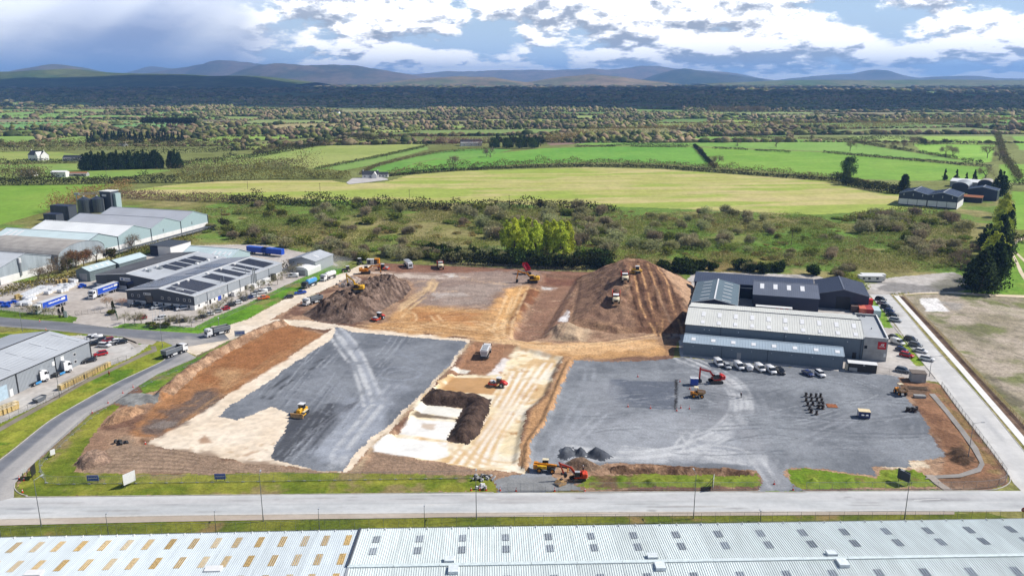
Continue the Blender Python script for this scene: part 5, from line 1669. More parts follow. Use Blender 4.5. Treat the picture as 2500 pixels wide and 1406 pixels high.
 shed('storage_shed','small grey green gabled shed with a shutter door by the pallet yard',S,-51.6,-43.7,25.2,41,4.9,6.4,'v',mat('grey_green_cladding',lin(120,134,136),0.6),R_MINT,1.0,None,0.5,[(1,0.2+0.2*k,0.5,0.8,1.6)for k in range(4)],[('F',4.0,0,4.2,3.6,W_CONC,'shutter_door')])
 shed('storage_shed','small mint roofed shed standing behind the shutter door shed',S,-50.0,-42.4,42.0,60,4.9,6.4,'v',mat('grey_green_cladding',lin(120,134,136),0.6),R_MINT,1.0,None,0.5)
 shed('storage_shed','narrow grey lean-to with pale rooflights along the set back factory unit',S,-37.2,-33.5,25,62,4.2,5.4,'v',W_CHAR,R_DULL,1.0,None,mono=True,lights=[(0,0.15+k*0.14,0.5,1.4,1.2)for k in range(6)])
 a=P(398,624)
 t=thing('cold_store','white and black box store behind the mint roofed sheds','building',(a[0],a[1],0),S[1])
 MB().box(2,7,0,8,16,5.2).obj('wall',W_WHITE,t)
 MB().box(-4.6,5,0,5,12,4.8).obj('side_store',W_NAVY,t)
 MB().box(-1,7,5.2,14.5,16.4,0.15).obj('roof',W_CHAR,t)
 G=frame((706,659),(748,669))
 shed('storage_shed','open fronted grey shed among the scrub at the end of the haul road',(P(707,660),S[1]),0,14.5,0,17,5.4,7.2,'v',W_GREY,R_PALE,1.0,None,0.5,[(1,0.4,0.5,1,3)],[('F',8.5,0,8,4.0,W_BLACK,'door')])
 x,y=P(716,671)
 t=thing('store_tent','white curved roof store in front of the grey shed','building',(x,y,0),S[1])
 n=9
 prof=[(4-4*math.cos(math.pi*i/n),2.6+1.5*math.sin(math.pi*i/n))for i in range(n+1)]
 MB().side([(0,0)]+prof+[(8,0)],0,12).obj('cover',W_WHITE,t)
 MB().box(4,-0.05,0,5,0.1,2.6).obj('door',W_CONC,t)
 return S
SF=build_left()
def build_stores():
 r=R(-16.2)
 o=(-217.5,395.0)
 fr=(o,r)
 mats_r=[R_MINT,R_WHITE,R_DULL,R_DULL]
 names=['pale blue roofed grain store bay, nearest of the four gabled bays','white roofed grain store bay, second of the four gabled bays','grey roofed grain store bay, third of the four gabled bays','grey roofed grain store bay, farthest of the four gabled bays']
 for k in range(4):
  v0=k*25.2
  lights=[(0,0.10+0.06*i,0.55,1.6,8)for i in range(3)]if k==0 else()
  t=shed('grain_store',names[k],fr,-60,0,v0,v0+25.0,9.0,13.0,'u',W_CHAR if k==0 else W_MINT,mats_r[k],1.2,None,0.5,lights,ribh=0.08)
  MB().front([(0.1,0),(24.9,0),(24.9,9.0),(12.5,12.95),(0.1,9.0)],60.0,60.06).obj('gable_cladding',W_MINT,t)
  MB().box(60.08,12.5,0,0.1,24.9,4.4).obj('plinth_wall',W_REND,t)
  MB().box(60.2,25.1,0,0.3,0.3,9.0).obj('downpipe',W_CHAR,t)
  if k==1:
   MB().box(60.2,9.5,0,0.14,4.6,5.2).obj('shutter_door',W_CONC,t)
  if k in(2,3):
   MB().box(60.15,10,5.5,0.2,0.5,1.6).obj('ladder',STEEL,t)
 t=thing('loading_canopy','low grey canopy along the foot of the grain store gables','canopy',(at(fr,3.4,0)[0],at(fr,3.4,0)[1],0),r)
 MB().box(0,60,2.2,3.2,84,0.25).obj('roof',W_CHAR,t)
 for k in range(13):
  MB().box(1.4,20+k*6.6,0,0.2,0.2,2.2).obj('post',STEEL,t)
 A=P(16,692)
 fr2=(A,r)
 t=shed('old_store','weathered grey gabled store at the left edge with white lower wall',fr2,-50,0,-3,26,7.6,11.6,'u',W_OLDG,R_PALE,1.2,None,0.5)
 MB().box(50.1,14.5,0,0.14,29,3.4).obj('plinth_wall',W_REND,t)
 MB().cyl((50.5,11,2),(50.5,11,8),0.45).obj('flue',STEEL,t)
 MB().cyl((50.5,11,8),(50.5,11,10.2),0.7).obj('cowl',W_WHITE,t)
 x,y=at(fr2,-50,28)
 t=thing('old_store','old curved roof store between the weathered store and the grain bays','building',(x,y,0),r)
 n=12
 prof=[(15-15*math.cos(math.pi*i/n),6.0+5.2*math.sin(math.pi*i/n))for i in range(n+1)]
 MB().front([(0,0)]+prof+[(30,0)],0,52).obj('wall',W_OLDG,t)
 b=MB()
 for i in range(n):
  (y0,z0),(y1,z1)=prof[i],prof[i+1]
  b.add([(-.2,y0,z0+.08),(52.2,y0,z0+.08),(52.2,y1,z1+.08),(-.2,y1,z1+.08)],[(0,1,2,3)])
 b.obj('roof',R_OLD,t)
 MB().box(52.1,15,0,0.14,29,3.0).obj('plinth_wall',W_REND,t)
 c1,c2=P(168,533),P(201,531)
 sil=mat('silo_steel',lin(104,112,124),0.3,0.7,var=0.15,stretch=(1,1,6))
 for k,c in enumerate((c1,c2)):
  t=thing('silo',['ribbed steel silo with cone roof, nearer the dark blank walls','ribbed steel silo with cone roof, nearer the elevator tower'][k],'silo',(c[0],c[1]+22,0),0)
  b=MB()
  for i in range(10):
   b.cyl((0,0,i*0.95),(0,0,i*0.95+0.88),4.2,n=20)
   b.cyl((0,0,i*0.95+0.88),(0,0,i*0.95+0.95),4.28,n=20)
  b.obj('body',sil,t)
  MB().cyl((0,0,9.5),(0,0,11.4),4.3,0.6,20).obj('roof',sil,t)
  MB().cyl((0,0,11.4),(0,0,11.9),0.5,0.5,10).obj('hatch',W_WHITE,t)
  MB().box(4.3,0,0,0.15,0.6,9.5).obj('ladder',STEEL,t)
 tx,ty=P(230,528)
 ty+=24
 t=thing('elevator_tower','charcoal grain elevator tower with white roof beside the silos','building',(tx,ty,0),r)
 MB().box(0,0,0,9,8,14).obj('wall',W_CHAR,t)
 MB().box(0,0,14,9.6,8.6,0.3).obj('roof',W_WHITE,t)
 MB().box(5.4,1,0,2.4,5,12.6).obj('leg_casing',W_MINT,t)
 MB().box(-0.8,-4.1,10.6,3.6,0.12,1.4).obj('sign',W_WHITE,t)
 t=thing('conveyor','steel overhead conveyor bridge running over the silo tops','conveyor',(c1[0],c1[1]+22,0),0)
 b=MB()
 ex,ey=tx-c1[0]-3,ty-c1[1]-22
 for z in(12.4,13.6):
  for w in(-0.6,0.6):
   b.bar((-6,w,z),(ex,ey+w,z),0.14)
 n=14
 for i in range(n+1):
  q=i/n
  X,Y=-6+(ex+6)*q,ey*q
  b.bar((X,Y-0.6,12.4),(X,Y-0.6,13.6),0.1)
  b.bar((X,Y+0.6,12.4),(X+1,Y+0.6,13.6),0.1)
 b.obj('truss',STEEL,t)
 MB().box(-4.5,0,12.4,3,1.6,1.6).obj('drive_house',STEEL,t)
 MB().box(-5,0,0,0.5,0.5,12.4).obj('support',STEEL,t)
 for k,(px,py,w,d,h,lb)in enumerate(((130,545,15,7,9.6,'tall blank charcoal wall bin beside the silos'),(103,556,10,6,6.6,'lower blank charcoal wall bin beyond the tall one'))):
  a=P(px,py)
  t=thing('grain_bin',lb,'building',(a[0],a[1]+14,0),r)
  MB().box(0,0,0,w,d,h).obj('wall',W_CHAR,t)
  MB().box(0,0,h,w+0.2,d+0.2,0.12).obj('coping',W_NAVY,t)
  for i in range(4):
   MB().box(-w/2+(i+0.5)*w/4,-d/2-0.1,0,0.2,0.2,h).obj('stiffener',W_CHAR,t)
build_stores()
def build_grey():
 c=P(224,876)
 r=R(77.6)-math.pi/2
 fr=(c,r)
 lights=[(1,0.16+0.2*k,0.30+0.38*j,0.8,4.6)for k in range(5)for j in range(2)]
 ops=[('R',38.8,3.6,1.1,0.9,W_GLASS,'window'),('R',38.8,1.2,1.1,0.9,W_GLASS,'window'),('R',35.5,1.4,1.3,1.3,W_WHITE,'notice'),('R',33.6,3.9,1.3,1.3,W_WHITE,'notice'),('R',30.0,3.4,1.4,1.4,W_WHITE,'notice'),('R',9.5,0,4.6,4.2,mat('pale_blue_shutter',lin(190,212,226),0.5),'shutter_door'),('R',13.0,0,1.2,2.2,W_WHITE,'door')]
 t=shed('trade_unit','light grey ribbed trade unit at the left edge with two tractor units outside',fr,-31,0,-46,0,6.2,8.6,'v',W_GREY,R_PALE,0.9,None,0.5,lights,ops,trim=W_BLACK,light_mat=R_PALE)
 o=ribs((31.02,0.1,0.05),(0,45.8,0),(0,0,6.0),0.5,0.06,0.4)
 o.obj('wall_cladding',W_GREY,t)
 for v in(15.4,30.5,45.9):
  MB().box(31.14,v,0,0.2,0.25,6.2).obj('downpipe',W_BLACK,t)
 n=P(20,778)
 return fr
GF=build_grey()
def build_factory():
 """big factory whose roofs fill the bottom of the picture"""
 a=P(0,1312,8.0)
 b=P(880,1293,8.0)
 r=math.atan2(b[1]-a[1],b[0]-a[0])
 fr=(b,r)
 t=thing('factory','pale ribbed roofed factory with aged yellow rooflights at the bottom left','building',(b[0],b[1],0),r)
 L,D,rise=112.0,52.0,4.2
 MB().box(-L/2,-D/2,0,L-0.2,D-0.6,7.8).obj('wall',W_GREY,t)
 n=14
 for i in range(n):
  p0=Vector((-L+i*L/n,0,8.0))
  o=ribs(p0,(L/n-0.02,0,0),(0,-D,rise),0.38,0.05,0.45).obj('roof_sheet',mat('pale_ribbed_sheet',lin(220,230,234),0.5,var=0.07,scale=0.5,stretch=(1.5,.25,1),orand=0.07),t)
  for row in range(4):
   d=1.9+row*6.7+(2.1 if row else 2.0)
   for q in((0.27,0.78)if i%2 else(0.3,0.8)):
    y0,y1=d-1.9,d+1.9
    bb=ribs(p0+Vector((L/n*q-0.55,-y0,y0*rise/D+0.035)),(1.14,0,0),(0,-(y1-y0),(y1-y0)*rise/D),0.38,0.05,0.45)
    bb.obj('rooflight',R_LIGHTY,o)
 MB().bar((-L,0.1,7.9),(0,0.1,7.9),0.25,0.2).obj('gutter',STEEL,t)
 MB().bar((-0.05,0,8.15),(-0.05,-D,8.15+rise),0.4,0.12).obj('verge_trim',W_GREY,t)
 b_=MB()
 for i in range(3):
  b_.box(-23.0-i*17,-13.4,9.2,2.6,1.4,0.35)
 for i in range(3):
  MB().box(-23.0-i*30,-13.3,9.05,2.8,1.6,0.35).obj('roof_hatch',W_WHITE,t)
 for i in range(36):
  MB().box(-1.5-i*3.1,-0.3,7.95,0.06,0.5,0.3).obj('gutter_bracket',W_WHITE,t)
 a=P(880,1291,8.0)
 b=P(2500,1266,8.0)
 r=math.atan2(b[1]-a[1],b[0]-a[0])
 t=thing('factory','mint green ribbed roofed factory filling the bottom right','building',(a[0],a[1],0),r)
 L,W2,rise=150.0,13.9,1.25
 MB().box(L/2+0.15,-22,0,L-0.2,43.4,7.8).obj('wall',W_GREY,t)
 mt=mat('mint_ribbed_sheet',lin(236,246,244),0.5,var=0.08,scale=0.6,stretch=(1.6,.22,1),orand=0.08)
 n=19
 for i in range(n):
  w=L/n
  p0=Vector((i*w+0.02,0,8.0))
  o=ribs(p0,(w-0.03,0,0),(0,-W2,rise),0.42,0.09,0.32).obj('roof_sheet',mt,t)
  o2=ribs(p0+Vector((0,-W2,rise)),(w-0.03,0,0),(0,-W2,-rise),0.42,0.09,0.32).obj('roof_sheet',mt,t)
  for d in(4.3,8.7):
   y0=d-1.25
   bb=ribs(p0+Vector((w*0.45-0.69,-y0,y0*rise/W2+0.05)),(1.38,0,0),(0,-2.5,2.5*rise/W2),0.46,0.14,0.34)
   bb.obj('rooflight',R_LIGHTG,o)
  y0=3.0
  bb=ribs(p0+Vector((w*0.45-0.69,-W2-y0,rise-y0*rise/W2+0.05)),(1.38,0,0),(0,-2.5,-2.5*rise/W2),0.46,0.14,0.34)
  bb.obj('rooflight',R_LIGHTG,o2)
  MB().box(i*w+w/2,-W2,8.0+rise+0.02,w-0.06,0.8,0.16).obj('ridge_cap',mat('ridge_flashing',lin(226,238,238),0.5),t)
  for q in(0.2,0.6):
   MB().box(i*w+w*q,-0.35,7.98,0.07,0.6,0.32).obj('gutter_bracket',W_WHITE,t)
 MB().bar((0,0.1,7.9),(L,0.1,7.9),0.25,0.2).obj('gutter',STEEL,t)
 MB().bar((0.0,0,8.2),(0.0,-W2,8.2+rise),0.35,0.2).obj('verge_trim',W_CHAR,t)
 for k,u in enumerate((17.4,52.8,84.5)):
  o=MB().box(u,-W2+1.3,8.0+rise-0.1,1.7,1.4,0.6).obj('roof_cowl',mat('cowl_white',lin(236,244,246),0.5),t)
  MB().box(u+0.8,-W2-1.5,8.0+rise-0.2,1.7,2.0,0.6).obj('roof_cowl',mat('cowl_white',lin(236,244,246),0.5),t)
build_factory()
def build_farm():
 Fm=frame((2192,500),(2335,512))
 for k in range(2):
  u=k*19.4
  t=shed('barn',['navy twin gabled barn bay, the one by the dark trees','navy twin gabled barn bay, the one by the rubble heap'][k],Fm,u,u+19.3,0,28,9.0,11.4,'v',W_NAVY,mat('barn_roof',lin(84,98,122),0.35,var=0.06),1.2,None,0.5,(),(),trim=R_PALE)
  for i in range(3):
   MB().box(3.3+i*6.3,-0.08,0.9,6.0,0.14,4.0).obj('concrete_panel',W_REND,t)
   MB().box(3.3+i*6.3,-0.07,7.4,0.6,0.1,1.6).obj('wall_light',W_CONC,t)
  MB().box(19.35 if k else-0.05,14,0,0.14,27.9,4.6).obj('plinth_wall',W_REND,t)
 a=P(2350,488)
 shed('barn','navy gabled barn standing behind the rubble heap',(a,Fm[1]),2,22,6,20,8.2,10.2,'v',W_NAVY,mat('barn_roof',lin(84,98,122),0.35),1.2,None,0.5,trim=R_PALE)
 a=P(2338,492)
 shed('barn','open sided lean-to with rusty roof in front of the navy barn',(a,Fm[1]),0,16,0,6,4.0,5.0,'u',W_BLACK,RUST,1.0,None,mono=True)
 for k,(px,py,w,L,hm,lb,mt)in enumerate(((2322,470,12,22,5.5,'round roofed silver hay barn behind the navy barns',STEEL),(2385,462,11,14,5.0,'pale round roofed barn between the dark conifers',R_OLD))):
  a=P(px,py)
  t=thing('hay_barn',lb,'building',(a[0],a[1],0),Fm[1])
  n=10
  prof=[(w/2-w/2*math.cos(math.pi*i/n),hm+3.2*math.sin(math.pi*i/n))for i in range(n+1)]
  MB().side([(0,0)]+prof+[(w,0)],0,L).obj('wall',W_NAVY,t)
  b=MB()
  for i in range(n):
   (x0,z0),(x1,z1)=prof[i],prof[i+1]
   b.add([(x0,-.3,z0+.1),(x0,L,z0+.1),(x1,L,z1+.1),(x1,-.3,z1+.1)],[(0,1,2,3)])
  b.obj('roof',mt,t)
 a=P(2318,456)
 shed('barn','long white roofed shed at the back of the farmyard',(a,Fm[1]),0,26,0,12,5,6.4,'u',W_CONC,R_WHITE,1.2,mono=True)
build_farm()
R_TILE=mat('dark_slate_tile',lin(62,64,70),0.6,var=0.15)
def house(label,px,py,rz,w,d,eave,ridge,wall=None,roof=None,chim=1,wing=False,name='house'):
 a=P(px,py)
 t=thing(name,label,'house' if name=='house' else 'building',(a[0],a[1],0),R(rz))
 MB().front([(-d/2,0),(d/2,0),(d/2,eave),(0,ridge),(-d/2,eave)],-w/2,w/2).obj('wall',wall or W_REND,t)
 ro=MB()
 for k in(-1,1):
  ro.add([(-w/2-.3,k*(d/2+.3),eave-.2),(w/2+.3,k*(d/2+.3),eave-.2),(w/2+.3,0,ridge+.15),(-w/2-.3,0,ridge+.15)],[(0,1,2,3)])
 ro=ro.obj('roof',roof or R_TILE,t)
 for k in range(chim):
  MB().box((-1)**k*(w/2-0.7),0,ridge-0.3,0.8,0.8,1.5).obj('chimney',W_REND,ro)
 for i in range(3):
  MB().box(-w/3+i*w/3,-d/2-0.03,1.0,1.1,0.08,1.2).obj('window',W_GLASS,t)
 if wing:
  MB().side([(w/2-5.5,0),(w/2-1,0),(w/2-1,eave),(w/2-3.25,ridge-.4),(w/2-5.5,eave)],-d/2-3.5,0).obj('gable_wing',wall or W_REND,t)
 return t
house('white bungalow with dark roof beside the big stubble field',905,434,4,15,8,3.2,6.4,chim=2,wing=True)
house('low white annex at the end of the stubble field bungalow',936,433,4,9,6,2.8,5.0,chim=0)
house('white farmhouse with two chimneys above the dark conifer row',95,391,-24,22,10,6.0,10.5,chim=2,wing=True)
house('black roofed bungalow left of the dark conifer row',180,392,4,20,10,3,6,chim=0)
house('white flat sided shed in front of the farmhouse',148,432,0,14,7,5,6,roof=W_WHITE,chim=0,name='shed')
house('low brown roofed shed beside the white flat sided shed',186,430,4,22,7,2.6,4.0,wall=W_CONC,roof=RUST,chim=0,name='shed')
house('blue grey roofed shed behind the hedge at the far left',72,430,10,12,9,4,6,roof=R_SLATE,chim=0,name='shed')
DIST=[(300,357,14),(1150,356,30),(820,278,22),(740,276,14),(1640,282,24),(1615,285,18),(1570,288,26),(50,238,60),(75,235,50),(1160,230,26),(1180,232,20),(945,230,24),(2180,219,40),(2420,219,60),(2470,219,50),(1550,297,16),(450,324,14)]
for k,(px,py,w)in enumerate(DIST):
 house('small pale building among the distant hedges, %s from the left'%ORD[sorted(q[0]for q in DIST).index(px)],px,py,(k*37)%60-30,w,w*0.5,w*0.16,w*0.3,chim=1,wall=W_REND if k%3 else W_CONC)['group']='distant farm buildings'
ribbon('yard',[(845,447),(860,436),(930,434),(945,437)],[(852,451),(900,446),(915,444),(948,440)],0.3,(196,190,186),(210,206,202),M_SAND,20,6)
# ------ vegetation
def mat_leaf():
 m=bpy.data.materials.new('foliage')
 m.use_nodes=True
 t=NT(m.node_tree)
 b=t.n['Principled BSDF']
 b.inputs['Roughness'].default_value=0.9
 b.inputs['Specular IOR Level'].default_value=0.1
 at_=t.node('ShaderNodeAttribute',attribute_name='Col')
 oi=t.node('ShaderNodeObjectInfo')
 hs=t.node('ShaderNodeHueSaturation')
 t.l.new(at_.outputs['Color'],hs.inputs['Color'])
 t.l.new(t.math('ADD',0.76,t.math('MULTIPLY',oi.outputs['Random'],0.48)),hs.inputs['Value'])
 t.l.new(t.math('ADD',0.485,t.math('MULTIPLY',t.math('FRACT',t.math('MULTIPLY',oi.outputs['Random'],7.3)),0.03)),hs.inputs['Hue'])
 t.l.new(hs.outputs[0],b.inputs['Base Color'])
 tr=t.node('ShaderNodeBsdfTranslucent')
 t.l.new(hs.outputs[0],tr.inputs['Color'])
 mx=t.node('ShaderNodeMixShader')
 mx.inputs[0].default_value=0.32
 t.l.new(b.outputs[0],mx.inputs[1])
 t.l.new(tr.outputs[0],mx.inputs[2])
 t.l.new(mx.outputs[0],t.n['Material Output'].inputs['Surface'])
 return m
M_LEAF=mat_leaf()
M_BARK=mat('bark',lin(112,98,82),0.95,var=0.25,scale=2)
M_BIRCH=mat('birch_bark',lin(196,190,180),0.9,var=0.25,scale=2)
vg=np.random.default_rng(42)
def tris(C,L,Wd,cols,up=0.0,rg=vg,jitter=0.25):
 """thin random triangles (twigs or leaf sprays) at the places C"""
 n=len(C)
 d=rg.normal(size=(n,3))
 d[:,2]+=up
 d/=np.linalg.norm(d,axis=1)[:,None]+1e-9
 e=np.cross(d,rg.normal(size=(n,3)))
 e/=np.linalg.norm(e,axis=1)[:,None]+1e-9
 l=L*(0.6+0.8*rg.random((n,1)))
 w=Wd*(0.6+0.8*rg.random((n,1)))
 V=np.stack([C-d*l/2-e*w/2,C-d*l/2+e*w/2,C+d*l/2],1)
 c=np.asarray(cols)[rg.integers(0,len(cols),n)]*(1+(rg.random((n,1))-0.5)*2*jitter)
 return V.reshape(-1,3),np.repeat(c,3,0)
def cloud_pts(n,clumps,rg=vg):
 """points gathered in clumps: clumps rows x,y,z,rx,rz"""
 cl=np.asarray(clumps,float)
 k=rg.integers(0,len(cl),n)
 d=rg.normal(size=(n,3))
 d/=np.linalg.norm(d,axis=1)[:,None]
 r=rg.random((n,1))**0.45
 s=cl[k][:,[3,3,4]]
 return cl[k][:,:3]+d*r*s
def crown_obj(name,V,C,parent):
 Fc=np.arange(len(V)).reshape(-1,3)
 return mk(name,np_mesh(name,V,Fc,M_LEAF,np.clip(C,0.004,0.8)),None,parent)
def branch(b,p,d,L,r,lev,tips,rg):
 q=p+d*L
 b.cyl(p,q,r,r*0.62,4 if lev<2 else 3,cap=False)
 if lev==0:
  tips.append(q)
  tips.append(p+d*L*0.5)
  return
 for k in range(rg.integers(2,4)+(1 if lev>2 else 0)):
  dd=d+Vector(rg.normal(size=3))*0.55
  dd.z+=0.12
  dd.normalize()
  branch(b,p+d*L*rg.uniform(0.55,1.0),dd,L*rg.uniform(0.6,0.82),r*0.6,lev-1,tips,rg)
def proto(name):
 o=bpy.data.objects.new(name,None)
 COL.objects.link(o)
 o.empty_display_size=0.5
 return o
PROTO={}
def L3(*cs):
 return[tuple(min(v*1.3,0.7)for v in lin(*c))for c in cs]
def make_shrub(key,cols,n=950,r=2.6,h=4.2,L=0.85,W=0.17,seed=0,clumps=9,up=0.5,trunk=True,name='shrub',lo=0.38):
 rg=np.random.default_rng(100+seed)
 o=proto(name)
 cl=[]
 for i in range(clumps):
  a=rg.random()*6.28
  q=r*0.62*math.sqrt(rg.random())
  s=r*rg.uniform(0.34,0.56)
  cl.append((math.cos(a)*q,math.sin(a)*q,h*rg.uniform(lo,0.70)*(1-0.25*q/r),s,s*h/r*0.50))
 V,C=tris(cloud_pts(n,cl,rg),L,W,cols,up,rg)
 V[:,2]=np.maximum(V[:,2],0.05)
 crown_obj('crown',V,C,o)
 if trunk:
  b=MB()
  for i in range(5):
   a=i*1.26+rg.random()
   b.cyl((0.15*math.cos(a),0.15*math.sin(a),0),(math.cos(a)*r*0.5,math.sin(a)*r*0.5,h*0.6),0.09,0.03,4,False)
  b.obj('trunk',M_BARK,o)
 PROTO[key]=o
 return o
def make_bare(key,cols,h=9.0,lev=4,seed=0,L=0.8,W=0.10,n=1000,r0=0.26,bark=None,spread=1.0,name='tree',low=0.26):
 rg=np.random.default_rng(200+seed)
 o=proto(name)
 b=MB()
 tips=[]
 top=Vector((0,0,h*low))
 b.cyl((0,0,0),top,r0,r0*0.8,6,False)
 for k in range(4):
  a=k*1.57+rg.random()
  d=Vector((math.cos(a)*0.75*spread,math.sin(a)*0.75*spread,1.0)).normalized()
  branch(b,top*rg.uniform(0.75,1.0),d,h*0.25,r0*0.6,lev-1,tips,rg)
 b.obj('trunk',bark or M_BARK,o)
 T=np.array([q[:]for q in tips])
 C=T[rg.integers(0,len(T),n)]+rg.normal(size=(n,3))*h*0.05
 V,Cc=tris(C,L,W,cols,0.5,rg)
 crown_obj('crown',V,Cc,o)
 PROTO[key]=o
 return o
def make_tall(key,cols,h=15.0,r=2.4,n=2200,L=0.8,W=0.5,seed=0,prof=None,up=0.4,stem=0.12,name='tree',bark=None,cl_n=46):
 """crown built up from clumps along a stem; prof(t) gives the half width at height t"""
 rg=np.random.default_rng(300+seed)
 o=proto(name)
 cl=[]
 for i in range(cl_n):
  t=stem+(1-stem)*rg.random()**0.9
  w=prof(t)*r
  a=rg.random()*6.28
  q=w*rg.uniform(0.35,0.95)
  s=max(w*rg.uniform(0.28,0.5),0.35)
  cl.append((math.cos(a)*q,math.sin(a)*q,t*h*0.97,s,s*rg.uniform(1.0,1.7)))
 V,C=tris(cloud_pts(n,cl,rg),L,W,cols,up,rg)
 V[:,2]=np.maximum(V[:,2],0.05)
 crown_obj('crown',V,C,o)
 MB().cyl((0,0,0),(0,0,h*0.9),r*0.12+0.08,0.04,5,False).obj('trunk',bark or M_BARK,o)
 PROTO[key]=o
 return o
WIL=[L3((168,160,122),(150,144,104),(178,170,132),(136,136,90)),L3((156,152,104),(136,134,86),(170,164,118)),L3((166,168,118),(148,150,98),(180,180,132)),L3((158,144,114),(138,126,96),(170,156,124))]
for i in range(4):
 make_shrub('willow%d'%i,WIL[i],1700,2.8,4.1,0.62,0.15,seed=i,clumps=15+i,lo=0.24)
for i in range(2):
 make_shrub('olive%d'%i,L3((122,132,58),(142,142,70),(102,112,48)),1300,2.4,3.2,0.55,0.28,seed=10+i,up=0.2,lo=0.22,clumps=14)
 make_shrub('evergreen%d'%i,L3((44,58,26),(58,74,32),(34,44,22),(78,96,42)),1500,2.6,4.2,0.6,0.4,seed=20+i,up=0.2,lo=0.18,clumps=16)
make_shrub('gorse',L3((70,74,32),(56,60,28),(196,136,20),(176,122,24),(96,84,30)),800,2.4,2.2,0.6,0.35,seed=31,up=0.2)
make_shrub('bramble',L3((124,150,60),(140,160,72),(112,134,54),(156,156,90)),900,2.6,0.9,0.6,0.35,seed=33,up=0.1,trunk=False)
make_shrub('tussock',L3((170,152,98),(150,134,84),(186,168,112),(128,124,62)),420,2.2,0.9,0.7,0.22,seed=34,up=0.8,trunk=False)
make_shrub('laurel',L3((58,70,34),(74,86,40),(132,128,52)),1000,1.9,2.6,0.45,0.35,seed=36,up=0.1)
BR=L3((132,114,92),(112,96,78),(150,132,108))
for i in range(3):
 make_bare('bare%d'%i,BR,10.5,4,seed=i)
make_bare('ivy',L3((64,76,34),(82,90,42),(120,104,80),(50,60,30)),9.5,3,seed=7,L=0.8,W=0.5,n=1300)
make_bare('young',L3((160,152,122),(142,134,104),(172,164,134)),6.0,3,seed=9,L=0.5,W=0.10,n=620,r0=0.09,low=0.36)
make_bare('birch',L3((178,140,116),(160,126,104),(190,156,130)),7.5,4,seed=11,L=0.8,W=0.07,n=700,r0=0.16,bark=M_BIRCH,low=0.15)
make_bare('rusty',L3((150,108,78),(132,96,70),(164,124,92),(116,106,62)),9.5,4,seed=12,L=0.8,W=0.2,n=1400)
make_bare('budding',L3((150,150,66),(132,132,60),(164,158,82),(118,112,66)),10.5,4,seed=13,L=0.8,W=0.26,n=1700)
pop=lambda t:(0.55+0.55*math.sin(math.pi*min(t*0.9+0.12,1.0)))*(1-max(t-0.8,0)*3.2)
for i in range(2):
 make_tall('poplar%d'%i,L3((204,218,78),(188,206,66),(214,226,96),(172,190,62)),17.5,3.9,4200,0.8,0.5,3+i,pop,0.8,0.10)
ley=lambda t:1.0 if t<0.35 else(1-(t-0.35)/0.65*0.78)if t<0.9 else 0.36
DK=L3((46,62,34),(60,78,42),(36,48,28),(76,92,50))
for i in range(2):
 make_tall('cypress%d'%i,DK,15.0,4.6,3600,0.9,0.6,7+i,ley,0.7,0.03,cl_n=90)
con=lambda t:1.02-t
make_tall('spruce',L3((44,58,36),(56,70,42),(36,46,30)),13.0,3.2,2200,0.9,0.45,11,con,-0.2,0.05,cl_n=60)
make_tall('pine',L3((58,66,40),(44,52,32),(72,78,48)),13.0,4.6,1700,0.9,0.5,12,lambda t:0.2 if t<0.5 else 1.0-(t-0.75)**2*6,0.4,0.45,cl_n=26)
make_tall('yew',L3((48,52,30),(62,62,36),(36,38,24)),3.6,0.62,520,0.3,0.2,13,lambda t:math.sin(math.pi*min(t*0.8+0.2,1)),1.0,0.04,cl_n=24)
make_tall('round',L3((76,92,42),(92,108,50),(60,74,36)),13.0,6.2,3000,0.9,0.6,14,lambda t:math.sqrt(max(1-((t-0.55)/0.47)**2,0.02)),0.3,0.14,cl_n=60)
make_tall('spring',L3((176,186,70),(156,170,60),(190,196,92)),15.0,4.0,2400,0.8,0.45,15,pop,0.7,0.10)
USED={}
NAMES={'willow':'willow_shrub','olive':'hawthorn_shrub','evergreen':'evergreen_shrub','gorse':'gorse_bush','bramble':'bramble_patch','tussock':'grass_tussock','laurel':'laurel_shrub','bare':'bare_tree','ivy':'ivy_clad_tree','young':'young_tree','birch':'birch_tree','rusty':'budding_tree','budding':'budding_tree','poplar':'poplar_tree','cypress':'cypress_tree','spruce':'conifer_tree','pine':'pine_tree','yew':'clipped_yew','round':'broad_tree','spring':'poplar_tree'}
def plant(key,x,y,z,s,label,cat,group=None,sz=None):
 p=PROTO[key]
 nm=NAMES[key.rstrip('0123456789')]
 if key not in USED:
  USED[key]=p
  o=p
  o.name=nm
 else:
  o=copy_tree(p)
  o.name=nm
 for k in list(o.keys()):
  del o[k]
 o.location=(x,y,z)
 o.rotation_euler=(0,0,rnd.random()*6.28)
 o.scale=(s,s,sz or s)
 return tag(o,label,cat,group)
LAB={'willow':('leafless grey brown willow shrub in the rough scrubland','shrub','willow shrubs in the scrubland'),'olive':('olive green hawthorn shrub in the rough scrubland','shrub','hawthorn shrubs in the scrubland'),'evergreen':('dark evergreen bush in the belt behind the site fence','shrub','evergreen bushes behind the site'),'gorse':('gorse bush flecked with orange flowers in the scrubland','shrub','gorse bushes'),'bramble':('low bright green bramble patch in the scrubland','bramble','bramble patches'),'tussock':('low straw coloured tussock of dead grass in the scrubland','grass','dead grass tussocks')}
def clear(x,y):
 """keep planting off the buildings, yards and the site itself"""
 return True
SITE_W=PL(SITE)
YARD_W=[r['poly']for r in REG if r['name']in('yard','gravel_yard')]
